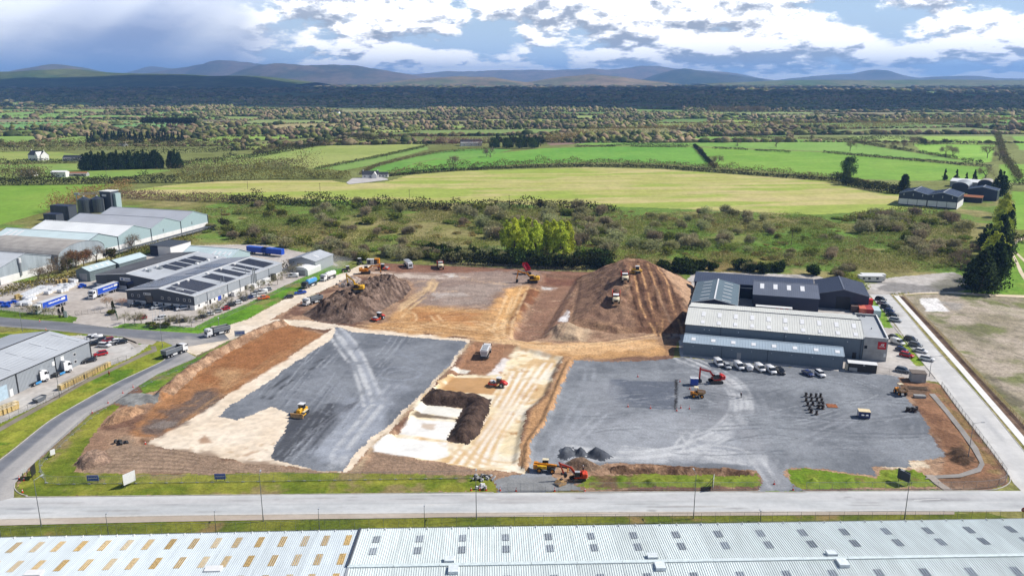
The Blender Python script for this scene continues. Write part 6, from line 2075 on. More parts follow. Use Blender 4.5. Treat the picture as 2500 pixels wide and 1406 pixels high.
def scatter(poly_px,n,kinds,smin=0.7,smax=1.25,seed=0,gap=0.0):
 r=random.Random(seed)
 q=poly_px
 x0,x1=min(a for a,b in q),max(a for a,b in q)
 y0,y1=min(b for a,b in q),max(b for a,b in q)
 k=0
 tries=0
 while k<n and tries<n*30:
  tries+=1
  a,b=r.uniform(x0,x1),r.uniform(y0,y1)
  if not inside(q,np.array([a]),np.array([b]))[0]:
   continue
  x,y=P(a,b)
  if any(inside(w,np.array([x]),np.array([y]))[0]for w in YARD_W)or inside(SITE_W,np.array([x]),np.array([y]))[0]:
   continue
  key=r.choice(kinds)
  base=key.rstrip('0123456789')
  plant(key,x,y,0,r.uniform(smin,smax)*(1.7 if base!='tussock' else 1.3),*LAB[base])
  k+=1
W4=['willow0','willow1','willow2','willow3']
MIX=W4+['olive0','olive1']
scatter([(620,500),(760,492),(1000,505),(990,545),(800,560),(640,540)],26,MIX,.8,1.3,1)
scatter([(800,560),(1000,545),(1040,590),(880,620),(800,610)],12,MIX,.6,1.0,2)
scatter([(1090,520),(1240,505),(1480,515),(1500,570),(1380,600),(1200,590),(1080,560)],52,W4+['olive0'],.9,1.45,3)
scatter([(1390,560),(1560,560),(1700,600),(1660,630),(1480,625),(1380,600)],38,W4+['olive1'],.9,1.4,4)
scatter([(1560,510),(1760,520),(1900,545),(1880,610),(1700,610),(1560,550)],30,W4,.7,1.15,5)
scatter([(1900,560),(2100,580),(2060,640),(1900,650),(1760,640)],12,MIX,.6,1.0,6)
scatter([(2090,535),(2180,525),(2320,530),(2370,560),(2350,600),(2200,590),(2100,570)],40,W4+['olive0','olive1'],.9,1.5,7)
scatter([(2200,600),(2360,600),(2360,650),(2260,640),(2180,625)],18,W4+['olive0'],.8,1.3,8)
scatter([(1690,650),(2000,668),(1990,688),(1880,684),(1700,662)],12,['evergreen0','evergreen1','willow1'],.7,1.0,9)
scatter([(500,560),(620,560),(700,590),(800,600),(850,630),(790,625),(640,600),(560,596)],30,MIX+['olive0'],.7,1.2,10)
scatter([(910,620),(1060,615),(1240,630),(1240,645),(1060,640),(920,634)],34,W4+['olive0','evergreen0'],.8,1.2,11)
scatter([(1090,622),(1180,628),(1340,640),(1480,640),(1480,656),(1340,656),(1090,640)],34,['evergreen0','evergreen1'],.8,1.3,12)
scatter([(1600,650),(1690,655),(1690,672),(1610,664)],8,['evergreen0','evergreen1'],.8,1.1,13)
scatter([(780,630),(870,620),(900,632),(850,645),(800,640)],12,MIX,.7,1.1,14)
scatter([(1800,690),(2000,676),(2060,660),(2090,660),(2040,690)],7,MIX,.6,.9,15)
for a,b,s in((820,556,1.1),(845,562,1.0),(860,556,.8),(815,585,1.0),(835,590,.7),(612,562,.9),(790,570,.7),(805,596,.8)):
 x,y=P(a,b)
 plant('gorse',x,y,0,s,*LAB['gorse'])
WILD=[(500,500),(760,492),(1480,512),(2100,535),(2360,560),(2360,655),(2060,650),(1700,650),(1500,640),(1200,630),(900,615),(600,600),(490,570)]
scatter(WILD,110,['bramble'],.5,1.3,21)
scatter(WILD,170,['tussock'],.7,1.7,22)
for k,(a,b,s,sz)in enumerate([(1238,614,.95,1.0),(1256,620,1.15,1.12),(1274,612,1.1,1.1),(1290,616,1.15,1.1),(1306,624,1.0,1.1),(1334,616,.95,1.0),(1352,620,1.1,1.08),(1368,626,1.15,1.1),(1384,622,.95,1.05),(1278,628,.8,.9),(1320,620,.8,.9)]):
 x,y=P(a,b)
 plant('poplar%d'%(k%2),x,y,0,s,'bright yellow green poplar in the clump behind the site fence','tree','poplar clump behind the site',sz)
for k,(a,b,s)in enumerate([(1370,655,.7),(1410,652,.75),(548,560,1.0),(620,590,.7)]):
 x,y=P(a,b)
 plant('ivy',x,y,0,s,['dark ivy clad tree just behind the excavation','dark ivy clad tree left of the spoil mound','ivy clad tree beyond the end of the grain stores','small ivy clad tree behind the twin factory units'][k],'tree')
for k,(a,b,s,ky)in enumerate([(322,612,1.15,'bare0'),(236,640,1.15,'bare1'),(272,638,1.0,'ivy'),(148,668,1.15,'bare2'),(165,664,.9,'ivy'),(187,655,1.2,'rusty'),(205,650,1.1,'rusty'),(120,690,1.1,'bare0'),(95,688,.9,'bare1'),(262,640,.9,'bare2')]):
 x,y=P(a,b)
 plant(ky,x,y,0,s,['bare spreading tree before the white grain store walls','bare tree before the second grain store gable','ivy clad tree between two bare trees at the grain store','bare tree by the weathered store','dark ivy clad tree by the weathered store','rusty budding tree before the dark wall of the nearest bay, the left one','rusty budding tree before the dark wall of the nearest bay, the right one','bare tree at the corner of the pallet yard','bluish bare tree against the weathered grey gable','thin bare tree beside the ivy clad one'][k],'tree')
for k,(a,b)in enumerate([(305,790),(330,796),(345,790),(417,794),(440,797),(468,797),(495,783),(515,771),(536,763),(556,752),(592,737),(612,723),(637,708),(656,703),(678,695),(690,683),(715,672),(735,668),(760,660)]):
 x,y=P(a,b)
 plant('young',x,y,0,rnd.uniform(0.85,1.15),'bare young tree lining the twin factory car park, %s from the left'%ORD[k],'tree','young car park trees')
for k,(a,b)in enumerate([(86,770),(108,772),(130,775),(67,768)]):
 x,y=P(a,b)
 plant('young',x,y,0,0.9,'thin bare young tree on the lawn before the pallet yard, %s from the left'%ORD[k],'tree','young lawn trees')
for k,(a,b,s)in enumerate([(262,752,1.0),(298,750,.8)]):
 x,y=P(a,b)
 plant('birch',x,y,0,s,['pinkish bare birch by the yard gate','smaller birch at the corner of the nearer factory unit'][k],'tree')
for k,(a,b)in enumerate([(146,775),(156,774)]):
 x,y=P(a,b)
 plant('yew',x,y,0,1.0+0.15*k,['dark clipped yew column, the shorter of the pair by the sign','dark clipped yew column, the taller of the pair by the sign'][k],'tree')
x,y=P(277,762)
plant('yew',x,y,0,1.25,'dark yew column beside the birch at the yard gate','tree')
for k,(a,b)in enumerate([(368,797),(382,801),(405,799),(272,768)]):
 x,y=P(a,b)
 plant('laurel',x,y,0,1.0,['rounded laurel bush left of the white flagpoles','rounded laurel bush below the white flagpoles','rounded laurel bush right of the white flagpoles','laurel bush under the gate birch'][k],'shrub')
for k,(a,b,s,sz,ky)in enumerate([(2394,712,1.6,1.35,'cypress0'),(2424,702,1.4,1.4,'cypress1'),(2440,676,1.1,1.3,'cypress0'),(2366,704,.9,.8,'cypress1'),(2420,645,1.1,1.2,'cypress1'),(2446,630,1.1,1.3,'cypress0'),(2442,600,1.0,1.2,'cypress1'),(2405,612,1.0,1.0,'cypress0'),(2456,582,1.0,1.1,'cypress0'),(2462,556,.9,1.0,'cypress1')]):
 x,y=P(a,b)
 plant(ky,x,y,0,s,'tall dark cypress in the belt beside the gravel yard, %s counting away from the camera'%ORD[k],'tree','cypress belt at the right',sz)
for k,(a,b,s)in enumerate([(2410,684,1.15),(2424,656,1.25),(2432,624,1.25),(2440,590,1.25),(2446,556,1.2),(2450,530,1.1)]):
 x,y=P(a,b)
 plant('spring',x,y,0,s,'yellow green poplar rising between the dark cypresses, %s in the line'%ORD[k],'tree','poplars in the cypress belt')
for k,(a,b)in enumerate([(2355,640),(2345,660),(2370,625),(2330,650)]):
 x,y=P(a,b)
 plant('bare%d'%(k%3),x,y,0,.9,'grey bare tree at the foot of the cypress belt','tree','bare trees by the cypress belt')
for k,(a,b,s,sz,ky,lb)in enumerate([(2205,472,1.3,1.05,'cypress1','broad dark conifer left of the navy barns'),(2440,478,1.5,1.35,'cypress0','broad dark conifer right of the navy barns'),(2306,440,.9,.8,'spruce','dark spruce behind the round roofed barn, first from the left'),(2334,441,.9,.8,'spruce','dark spruce behind the round roofed barn, second from the left'),(2358,446,.8,.7,'spruce','dark spruce behind the round roofed barn, third from the left'),(2378,444,.9,.85,'spruce','dark spruce behind the round roofed barn, fourth from the left'),(2072,428,1.3,1.3,'round','broad green tree standing in the hedge of the big field'),(2065,452,.9,.9,'round','smaller green tree in front of the broad hedge tree'),(2310,516,.6,.6,'evergreen0','dark bush at the foot of the navy barns'),(2405,440,1.6,1.7,'bare1','big bare tree behind the farm')]):
 x,y=P(a,b)
 plant(ky,x,y,0,s,lb,'tree',None,sz)
for k,(a,b)in enumerate([(2110,455),(2135,460),(2160,466),(2180,470),(2090,450)]):
 x,y=P(a,b)
 plant(['rusty','bare0','budding','bare2','rusty'][k],x,y,0,.8,'small budding tree in the hedge between the broad tree and the barns','tree','hedge trees by the farm')
for k in range(22):
 a=205+k*10.4 if k<19 else 418+(k-19)*10
 x,y=P(a,417-k*0.3)
 plant('cypress%d'%(k%2),x,y,0,1.0,'dark conifer in the tall shelter row before the farmhouse, %s from the left'%ORD[k],'tree','conifer shelter row',1.12+0.1*(k%3))
for k in range(30):
 x,y=P(218+k*7.8+rnd.uniform(-3,3),350-(k%5)*2+k*0.12)
 plant('spruce',x,y,0,1.3,'dark spruce in the plantation block beyond the shelter row','tree','spruce plantation',1.2)
for k in range(16):
 x,y=P(1205+k*8.0+rnd.uniform(-3,3),362-(k%4)*3+1)
 plant(['round','cypress0','pine','ivy'][k%4],x,y,0,1.1,'dark tree in the clump round the red roofed farm','tree','farm clump trees')
for k,(a,b,s)in enumerate([(1107,411,1.7),(1197,384,1.5),(1188,383,1.2),(1750,410,1.7),(1800,358,1.6),(1895,360,1.8),(2075,370,1.7),(2110,356,1.3),(2135,358,1.4),(2160,360,1.3),(2187,364,1.4),(2205,366,1.3),(2230,356,1.5),(2308,382,1.8),(2328,384,1.4),(2410,386,1.9),(2440,392,1.5),(1710,372,.8),(2325,378,1.3),(1690,345,1.0),(1980,345,1.2),(1930,342,1.1),(1640,338,1.0),(1500,336,1.1),(1540,334,1.1)]):
 x,y=P(a,b)
 plant('bare%d'%(k%3),x,y,0,s,'lone bare tree standing along the bright green fields','tree','bare field trees')
for k in range(14):
 x,y=P(1350+k*15+rnd.uniform(-4,4),346-k*1.0)
 plant('ivy',x,y,0,1.0,'dark ivy clad tree along the ploughed field, %s from the left'%ORD[k],'tree','ivy clad field trees')
for k in range(12):
 x,y=P([355,368,382,396,410,418,428,438,446,455,464,472][k],313)
 plant('pine',x,y,0,1.7,'tall pine in the scattered clump beyond the spruce plantation, %s from the left'%ORD[k],'tree','pine clump')
for k in range(10):
 x,y=P(1742+k*13+rnd.uniform(-4,4),281)
 plant('bare%d'%(k%3),x,y,0,3.0,'big bare tree in the parkland avenue on the plain, %s from the left'%ORD[k],'tree','parkland trees')
 # ------ tangled growth between the shrubs
def undergrowth():
 rg=np.random.default_rng(9)
 wild=PL([(470,520),(520,500),(760,494),(1100,505),(1480,512),(1800,526),(2100,530),(2330,520),(2370,560),(2365,655),(2200,668),(2060,655),(1700,652),(1480,645),(1200,636),(905,622),(840,640),(760,628),(560,592)])
 q=np.array(wild)
 N=700000
 x=rg.uniform(q[:,0].min(),q[:,0].max(),N)
 y=rg.uniform(q[:,1].min(),q[:,1].max(),N)
 k=inside(wild,x,y)
 x,y=x[k],y[k]
 d=fbm(x*0.055,y*0.04,31,5,0.6)
 for w in YARD_W+[SITE_W]:
  d[inside(w,x,y)]=-1
 keep=rg.random(len(x))<np.clip((d-0.34)*4.5,0,1)
 x,y,d=x[keep][:170000],y[keep][:170000],d[keep][:170000]
 h=np.clip((d-0.39)*13.0,0.15,3.2)
 z=rg.random(len(x))**0.6*h
 V,C=tris(np.stack([x,y,z],1),0.85,0.34,L3((150,142,84),(128,130,66),(170,158,108),(112,120,56),(146,132,96)),0.4,rg)
 g=smooth01((fbm(x*0.02,y*0.02,8,4)-0.45)/0.15)
 tint=np.array(lin(124,148,58))[None]*1.2
 gg=np.repeat((g*0.6)[:,None],3,0)
 C=C*(1-gg)+tint*(0.75+0.5*rg.random((len(C),1)))*gg
 V[:,2]=np.maximum(V[:,2],0.02)
 o=mk('undergrowth',np_mesh('undergrowth',V,np.arange(len(V)).reshape(-1,3),M_LEAF,np.clip(C,.004,.8)))
 tag(o,'tangled olive and straw undergrowth filling the scrubland','undergrowth',kind='stuff')
undergrowth()
# ------ hedges
def hedge(px,h,w,cols,label,per=9.0,L=1.0,W=0.5,seed=1,gaps=0.0,trees=0.0,name='hedge',up=0.3,ragged=0.4):
 rg=np.random.default_rng(seed)
 h,W,per=h*1.45,W*1.35,per*1.5
 pts=np.array(spline(PL(px),6))
 seg=np.hypot(*np.diff(pts,axis=0).T)
 s=np.concatenate([[0],np.cumsum(seg)])
 n=int(s[-1]*per)
 t=rg.random(n)*s[-1]
 if gaps:
  t=t[vnoise(t/14.0,t*0+seed,seed)>gaps]
  n=len(t)
 x=np.interp(t,s,pts[:,0])+rg.normal(size=n)*w*0.4
 y=np.interp(t,s,pts[:,1])+rg.normal(size=n)*w*0.4
 hh=h*(1-ragged+2*ragged*fbm(t/7.0,t*0+seed,seed,3,0.6))+trees*h*np.clip(fbm(t/11.0,t*0+5,seed+1,2)-0.55,0,1)*4
 z=rg.random(n)**0.75*hh
 V,C=tris(np.stack([x,y,z],1),L,W,cols,up,rg)
 V[:,2]=np.maximum(V[:,2],0.02)
 o=mk(name,np_mesh(name,V,np.arange(len(V)).reshape(-1,3),M_LEAF,np.clip(C,.004,.8)))
 return tag(o,label,'hedge')
HB=L3((112,104,62),(128,114,78),(92,92,48),(74,78,38),(142,124,92))
HD=L3((52,58,30),(64,68,36),(44,48,26),(86,84,48))
HO=L3((130,124,60),(112,108,56),(148,138,76),(94,92,48))
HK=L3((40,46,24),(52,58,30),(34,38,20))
hedge([(950,430),(1000,426),(1100,417),(1250,410),(1430,406),(1600,409),(1740,419),(1900,431),(2040,442)],4.6,4.0,HB,'ragged brown hedgerow between the stubble field and the green crops',16,1.2,.5,1,trees=.5)
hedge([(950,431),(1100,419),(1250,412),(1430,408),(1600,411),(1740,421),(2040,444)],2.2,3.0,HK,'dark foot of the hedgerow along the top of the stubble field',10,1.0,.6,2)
hedge([(2040,444),(2090,456),(2150,468),(2190,474)],5.0,6.0,HD,'thick dark hedge running from the stubble field to the barns',30,1.2,.7,3)
hedge([(1385,360),(1480,359),(1600,360),(1695,361)],1.9,2.0,HK,'low clipped broken hedge across the green crops, left stretch',9,.9,.6,4,gaps=.3)
hedge([(1712,362),(1800,366),(2005,378)],1.9,2.0,HK,'low clipped broken hedge across the green crops, middle stretch',9,.9,.6,5,gaps=.36)
hedge([(2010,374),(2200,391),(2350,404),(2420,410)],2.4,2.0,HK,'low dark hedge across the green crops, right stretch',10,.9,.6,6)
hedge([(1695,358),(1706,368),(1722,388),(1745,412)],2.6,3.0,HK,'short curved hedge joining two crop hedges',14,.9,.6,7)
hedge([(1480,357),(1560,355),(1690,357)],1.8,2.0,HK,'thin dark hedge just above the left crop hedge',7,.9,.6,8)
hedge([(1400,352),(1560,340),(1700,334),(1880,338),(2050,345),(2230,372),(2400,400)],2.4,3.0,HD,'dark hedge along the upper side of the green crops',6,1.1,.7,9,gaps=.2)
hedge([(-200,456),(0,453),(150,451),(330,447),(430,446)],4.6,5.0,HD,'dark hedge along the lane beyond the left green field',18,1.2,.7,10,trees=.6)
hedge([(430,447),(560,441),(700,437),(850,436)],5.0,7.0,HO,'olive hedge along the lane above the stubble field',20,1.3,.6,11,trees=1.0)
hedge([(445,430),(520,424),(600,415),(680,412),(760,412)],7.0,22.0,HB,'belt of brown bare trees above the lane',26,1.4,.5,12,trees=.8)
hedge([(60,432),(100,436),(40,436),(0,434)],6.5,14.0,HB,'brown copse round the sheds at the far left',26,1.3,.6,13,trees=.5)
hedge([(320,466),(270,474),(225,482),(190,500),(120,522)],6.0,7.0,L3((156,128,82),(142,122,66),(168,140,96),(128,116,60)),'tawny bare trees between the left green field and the stubble',20,1.3,.4,14,trees=.6)
hedge([(290,482),(400,488),(520,492),(640,497)],4.0,7.0,L3((120,96,82),(104,84,72),(134,108,92)),'purple brown thicket at the left end of the scrubland',20,1.1,.5,15)
hedge([(560,496),(700,500),(760,502),(900,507),(1080,514),(1250,510),(1400,512),(1500,520)],4.2,5.0,HD,'dark hedge between the stubble field and the scrubland',18,1.1,.7,16,gaps=.12,trees=.5)
hedge([(2060,545),(2120,530),(2200,522),(2310,524)],3.0,5.0,HO,'olive hedge below the barns',10,1.1,.5,17,gaps=.2)
hedge([(880,428),(930,405),(1060,376),(1190,366)],2.4,3.0,HB,'thin brown hedge beside the bungalow field',8,1.0,.5,18)
hedge([(770,415),(925,385),(1045,358)],2.2,3.0,HD,'thin dark hedge between two pale green fields',6,1.0,.5,19)
hedge([(440,405),(560,392),(640,382),(800,354),(960,338)],3.6,5.0,HD,'dark hedge climbing towards the plain',9,1.2,.7,20,trees=.8)
hedge([(620,380),(700,364),(800,356),(900,344),(1040,336)],4.0,6.0,HB,'brown hedge below the distant pale fields',9,1.3,.6,21,trees=.8)
hedge([(-300,404),(0,400),(200,398)],3.6,4.0,HK,'black clipped hedge in front of the farmhouse',12,1.0,.6,22)
hedge([(-300,372),(0,371),(100,368),(300,366),(440,362),(600,352)],7.0,16.0,HB,'brown wood edge behind the farmhouse',12,1.6,.7,23,trees=.6)
hedge([(300,378),(400,376),(520,372),(620,366)],4.0,6.0,HD,'dark hedge right of the conifer shelter row',8,1.2,.7,24)
hedge([(0,356),(160,352),(300,342),(440,340)],4.5,7.0,HB,'brown hedge left of the spruce plantation',8,1.4,.7,25)
hedge([(1050,352),(1130,356),(1200,358)],8.0,16.0,L3((140,104,88),(124,96,80),(150,120,98)),'reddish bare copse left of the red roofed farm',14,1.5,.6,26)
hedge([(1330,352),(1420,340),(1500,330),(1620,322),(1760,314),(1900,312),(2060,316),(2200,308),(2300,304),(2480,300)],8.0,18.0,L3((140,128,80),(124,116,72),(156,140,88),(166,132,76)),'olive tawny belt of trees behind the ploughed field',9,1.8,.8,27,trees=.4)
hedge([(2430,312),(2440,345),(2450,380),(2470,410),(2490,440)],2.6,5.0,HB,'bare hedge dividing the fields at the far right',9,1.4,.6,28,trees=.5)
hedge([(2060,345),(2150,340),(2240,344),(2260,352)],3.5,4.0,HD,'dark hedge round the pale field at the right',8,1.2,.7,29)
hedge([(2240,356),(2330,352),(2440,356)],3.5,4.0,HD,'dark hedge below the yellow green field at the far right',8,1.2,.7,30,trees=.5)
hedge([(2470,590),(2500,592),(2600,596)],3.5,6,HD,'dark hedge at the right edge above the winding path',20,1.0,.6,31)
hedge([(2470,452),(2560,450),(2700,452)],3.5,4,HD,'dark hedge right of the farm conifers',12,1.0,.6,32)
hedge([(230,665),(130,690),(60,705),(0,722)],2.0,5.0,HO,'rough olive bank behind the pallet yard',22,.9,.4,33)
hedge([(300,640),(340,622),(400,606),(470,590)],2.6,6.0,HO,'rough olive bank below the grain store canopy',22,.9,.4,34,trees=.4)
hedge([(700,664),(760,640),(830,636)],3.0,6.0,HB,'brown thicket beside the grey shed',24,.9,.4,35)
hedge([(1085,640),(1150,646),(1250,650),(1340,655),(1420,657),(1500,650)],3.6,4.0,HK,'dark bush line along the back fence of the site',26,.9,.6,36,trees=.4)
hedge([(2030,668),(2060,672),(2090,690),(2110,712)],1.6,3.0,L3((140,150,56),(116,132,46),(160,160,80)),'bright weedy bank behind the navy shed',20,.8,.4,37)
for k in list(PROTO):
 if k not in USED:
  for c in list(PROTO[k].children):
   bpy.data.objects.remove(c)
  bpy.data.objects.remove(PROTO[k])
  # ------ vehicles
def paint(name,r,g,b,rough=0.3):
 dirty=name in('yellow','amber','ored','rred','cream','tan')
 return mat('paint_'+name,lin(r,g,b),0.5 if dirty else rough,0.0,var=0.3 if dirty else 0.06,scale=1.6 if dirty else 3,coat=0.1 if dirty else 0.4)
PT_={k:paint(k,*c)for k,c in dict(white=(246,246,246),silver=(190,194,198),grey=(120,124,130),black=(34,35,38),darkgrey=(70,74,80),navy=(46,62,116),blue=(40,84,186),red=(200,26,36),maroon=(156,30,52),orange=(236,110,30),yellow=(244,186,40),amber=(230,146,30),ored=(226,72,34),rred=(206,44,34),cream=(240,226,190),sky=(70,160,224),tan=(206,164,110)).items()}
GLASS=mat('vehicle_glass',(0.012,0.015,0.02),0.06,var=0.1,spec=0.7)
TYRE=mat('tyre_rubber',(0.018,0.018,0.019),0.9,var=0.2)
RIM=mat('wheel_rim',lin(200,200,204),0.35,0.5)
LAMP=mat('headlamp',lin(250,250,250),0.1)
TAIL=mat('tail_lamp',lin(200,20,24),0.2)
DARK=mat('dark_steel',(0.03,0.03,0.032),0.6,var=0.2)
MUDDY=mat('muddy_steel',lin(112,92,76),0.85,var=0.3,scale=3)
GREYB=mat('grey_body',lin(116,122,130),0.5,var=0.12)
SOIL_L=mat('loaded_soil',lin(96,72,58),0.95,var=0.35,scale=2.5,bump=0.6)
def wheel(t,x,y,r,w,rim=None,nm='wheel'):
 o=MB().cyl((x,y-w/2,r),(x,y+w/2,r),r,n=14).obj(nm,TYRE,t)
 s=1 if y>0 else-1
 MB().cyl((x,y+s*w/2,r),(x,y+s*(w/2+0.02),r),r*0.58,n=10).obj('rim',rim or RIM,o)
 return o
def wheels(t,xs,track,r,w,rim=None):
 for x in xs:
  for s in(-1,1):
   wheel(t,x,s*track/2,r,w,rim)
def rsec(x,w,z0,z1,k=0.12):
 """rounded-off rectangle section at x"""
 h=w/2
 return[(x,-h+k,z0),(x,h-k,z0),(x,h,z0+k),(x,h,z1-k),(x,h-k,z1),(x,-h+k,z1),(x,-h,z1-k),(x,-h,z0+k)]
CARS={}
def make_car(kind):
 t=proto('car')
 L,W,H,belt,hood,x0,x1,x2,x3={'hatch':(4.1,1.76,1.48,0.95,0.92,1.15,0.35,-1.35,-1.85),'saloon':(4.6,1.82,1.45,0.95,0.92,1.15,0.35,-1.2,-1.85),'suv':(4.5,1.86,1.68,1.08,1.05,1.15,0.5,-1.75,-2.1),'van':(5.0,1.95,1.98,1.15,1.12,1.75,1.0,-2.4,-2.46),'minivan':(4.3,1.8,1.85,1.1,1.05,1.3,0.65,-2.05,-2.1),'hivan':(5.6,2.0,2.45,1.2,1.15,2.1,1.4,-2.7,-2.76),'pickup':(5.2,1.86,1.75,1.1,1.08,1.25,0.55,-0.75,-0.95)}[kind]
 h=L/2
 secs=[rsec(h,W*0.82,0.38,hood-0.22,0.1),rsec(h-0.25,W*0.95,0.26,hood-0.10),rsec(x0,W,0.24,belt-0.02),rsec(0,W,0.24,belt),rsec(-h+0.5,W,0.24,belt+0.02),rsec(-h+0.1,W*0.96,0.28,belt),rsec(-h,W*0.88,0.4,belt-0.1,0.1)]
 MB().loft(secs).obj('body',PT_['white'],t,True)
 iw=W-0.34
 full=kind in('van','minivan','hivan')
 gx=[x0,x1,x2,x3]
 if full:
  MB().loft([rsec(x1-0.7,W-0.04,belt-0.1,H-0.02,0.1),rsec(-h+0.02,W-0.06,belt-0.2,H-0.04,0.1)]).obj('cargo_body',PT_['white'],t,True)
  MB().add([(x0,-W/2+.08,belt-.02),(x0,W/2-.08,belt-.02),(x1,W/2-.2,H-.06),(x1,-W/2+.2,H-.06),(x1-.75,-W/2+.03,belt-.02),(x1-.75,W/2-.03,belt-.02),(x1-.75,W/2-.1,H-.06),(x1-.75,-W/2+.1,H-.06)],[(0,1,2,3),(0,3,7,4),(1,5,6,2),(4,7,6,5)]).obj('windscreen',GLASS,t)
  MB().box((x1+x1-.75)/2,0,H-0.07,0.9,W-0.2,0.06).obj('roof',PT_['white'],t)
 else:
  bw,tw=W-0.1,W-0.46
  MB().add([(x0,-bw/2,belt-.03),(x0,bw/2,belt-.03),(x3,bw/2,belt-.03),(x3,-bw/2,belt-.03),(x1,-tw/2,H-.05),(x1,tw/2,H-.05),(x2,tw/2,H-.05),(x2,-tw/2,H-.05)],[(0,1,5,4),(1,2,6,5),(2,3,7,6),(3,0,4,7),(4,5,6,7)]).obj('window',GLASS,t)
  MB().add([(x1+.12,-tw/2-.03,H-.055),(x1+.12,tw/2+.03,H-.055),(x2-.1,tw/2+.03,H-.055),(x2-.1,-tw/2-.03,H-.055),(x1-.05,-tw/2+.1,H+.02),(x1-.05,tw/2-.1,H+.02),(x2+.1,tw/2-.1,H+.01),(x2+.1,-tw/2+.1,H+.01)],[(0,1,5,4),(1,2,6,5),(2,3,7,6),(3,0,4,7),(4,5,6,7)]).obj('roof',PT_['white'],t)
 if kind=='pickup':
  MB().box(-1.75,0,belt-0.02,1.5,W-0.3,0.03).obj('load_bed',DARK,t)
  for s in(-1,1):
   MB().box(-1.75,s*(W/2-0.09),belt,1.6,0.14,0.12).obj('bed_rail',PT_['white'],t)
 wheels(t,(h-0.85,-h+0.85),W-0.2,0.33,0.22)
 for s in(-1,1):
  MB().box(h-0.12,s*(W/2-0.3),hood-0.36,0.22,0.36,0.15).obj('headlight',LAMP,t)
  MB().box(-h+0.05,s*(W/2-0.22),belt-0.35,0.14,0.24,0.2).obj('tail_light',TAIL,t)
  MB().box(x1+0.5,s*(W/2+0.06),belt,0.16,0.16,0.14).obj('mirror',DARK,t)
 MB().box(h-0.04,0,0.36,0.12,W*0.6,0.2).obj('grille',DARK,t)
 return t
USEDV=set()
def place(t_key,make,loc,rz,name,label,cat,group=None,col=None,tilt=(0,0)):
 if t_key not in CARS:
  CARS[t_key]=make()
 p=CARS[t_key]
 if t_key in USEDV:
  o=copy_tree(p)
 else:
  o=p
  USEDV.add(t_key)
 o.name=name
 for k in list(o.keys()):
  del o[k]
 o.location=loc
 o.rotation_euler=(tilt[0],tilt[1],rz)
 tag(o,label,cat,group)
 if col:
  for c in o.children:
   b=c.name.split('.')[0]
   if b in('body','roof','cargo_body','bed_rail'):
    c.material_slots[0].link='OBJECT'
    c.material_slots[0].material=PT_[col]
 return o
def heading(a,b):
 p,q=P(*a),P(*b)
 return math.atan2(q[1]-p[1],q[0]-p[0])
def car(kind,px,py,rz,col,label):
 x,y=P(px,py)
 cat={'van':'van','minivan':'van','hivan':'van','pickup':'pickup'}.get(kind,'car')
 nm={'van':'parked_van','minivan':'parked_van','hivan':'parked_van','pickup':'parked_pickup'}.get(kind,'parked_car')
 return place(kind,lambda:make_car(kind),(x,y,0.06),rz,nm,label,cat,'parked vehicles',col)
D=R
row=[('van',1754,891,-84,'white','white van, first from the left in the row before the workshop'),('hatch',1775,898,-86,'silver','silver hatchback, second in the row before the workshop'),('van',1804,899,-80,'white','white van, third in the row before the workshop'),('minivan',1826,902,96,'white','small white van seen from behind, fourth in the row before the workshop'),('van',1855,904,-80,'white','white van, fifth in the row before the workshop'),('van',1882,909,-82,'white','white van, sixth in the row before the workshop'),('suv',1905,911,-84,'black','black sport utility car at the end of the row of vans'),('saloon',1972,915,-72,'navy','dark navy car parked next to the lone white car on the stone pad'),('suv',2002,917,-82,'white','lone white car at the right end of the stone pad row')]
for k,px,py,a,c,lb in row:
 car(k,px,py,D(a),c,lb)
for i,(k,px,py,a,c)in enumerate([('suv',2150,734,-50,'black'),('saloon',2156,743,-48,'silver'),('suv',2164,753,-48,'darkgrey'),('hatch',2171,762,-48,'navy'),('saloon',2178,772,-46,'black'),('suv',2186,785,-40,'silver')]):
 car(k,px,py,D(a),c,['black','silver','dark grey','dark blue','black','silver'][i]+' car, number %s from the top in the slanted row beside the container yard'%['one','two','three','four','five','six'][i])
for k,px,py,a,c,lb in[('suv',2223,832,-50,'darkgrey','dark grey car at the top of the lower row on the right road'),('suv',2235,846,-46,'grey','grey car, second in the lower row on the right road'),('saloon',2247,860,-44,'white','white car, third in the lower row on the right road'),('suv',2263,880,-36,'white','white car at the bottom of the lower row on the right road'),('hatch',2182,827,-60,'darkgrey','dark car tucked against the office block'),('van',2191,840,-62,'white','white van beside the office block'),('hatch',2201,857,-50,'navy','navy hatchback beside the office block verge'),('suv',2213,871,-44,'red','red car beside the office block verge'),('suv',2204,908,-42,'grey','grey car behind the concrete substation')]:
 car(k,px,py,D(a),c,lb)
for k,px,py,a,c,lb in[('minivan',222,829,214,'white','white car half hidden at the corner of the grey trade unit'),('van',233,832,214,'white','white van in the trade unit car park'),('saloon',228,843,214,'black','black car against the trade unit corner'),('hatch',248,832,216,'darkgrey','dark grey car next to the white van in the trade unit car park'),('suv',264,835,218,'maroon','dark red car in the trade unit car park'),('saloon',281,837,218,'white','white car between the dark red and black cars'),('saloon',295,839,216,'black','black car at the end of the trade unit car park'),('suv',255,847,-8,'white','white car parked crosswise in the trade unit car park'),('suv',246,868,218,'red','red car behind the lamp by the trade unit'),('saloon',218,884,226,'black','black car parked along the trade unit wall')]:
 car(k,px,py,D(a),c,lb)
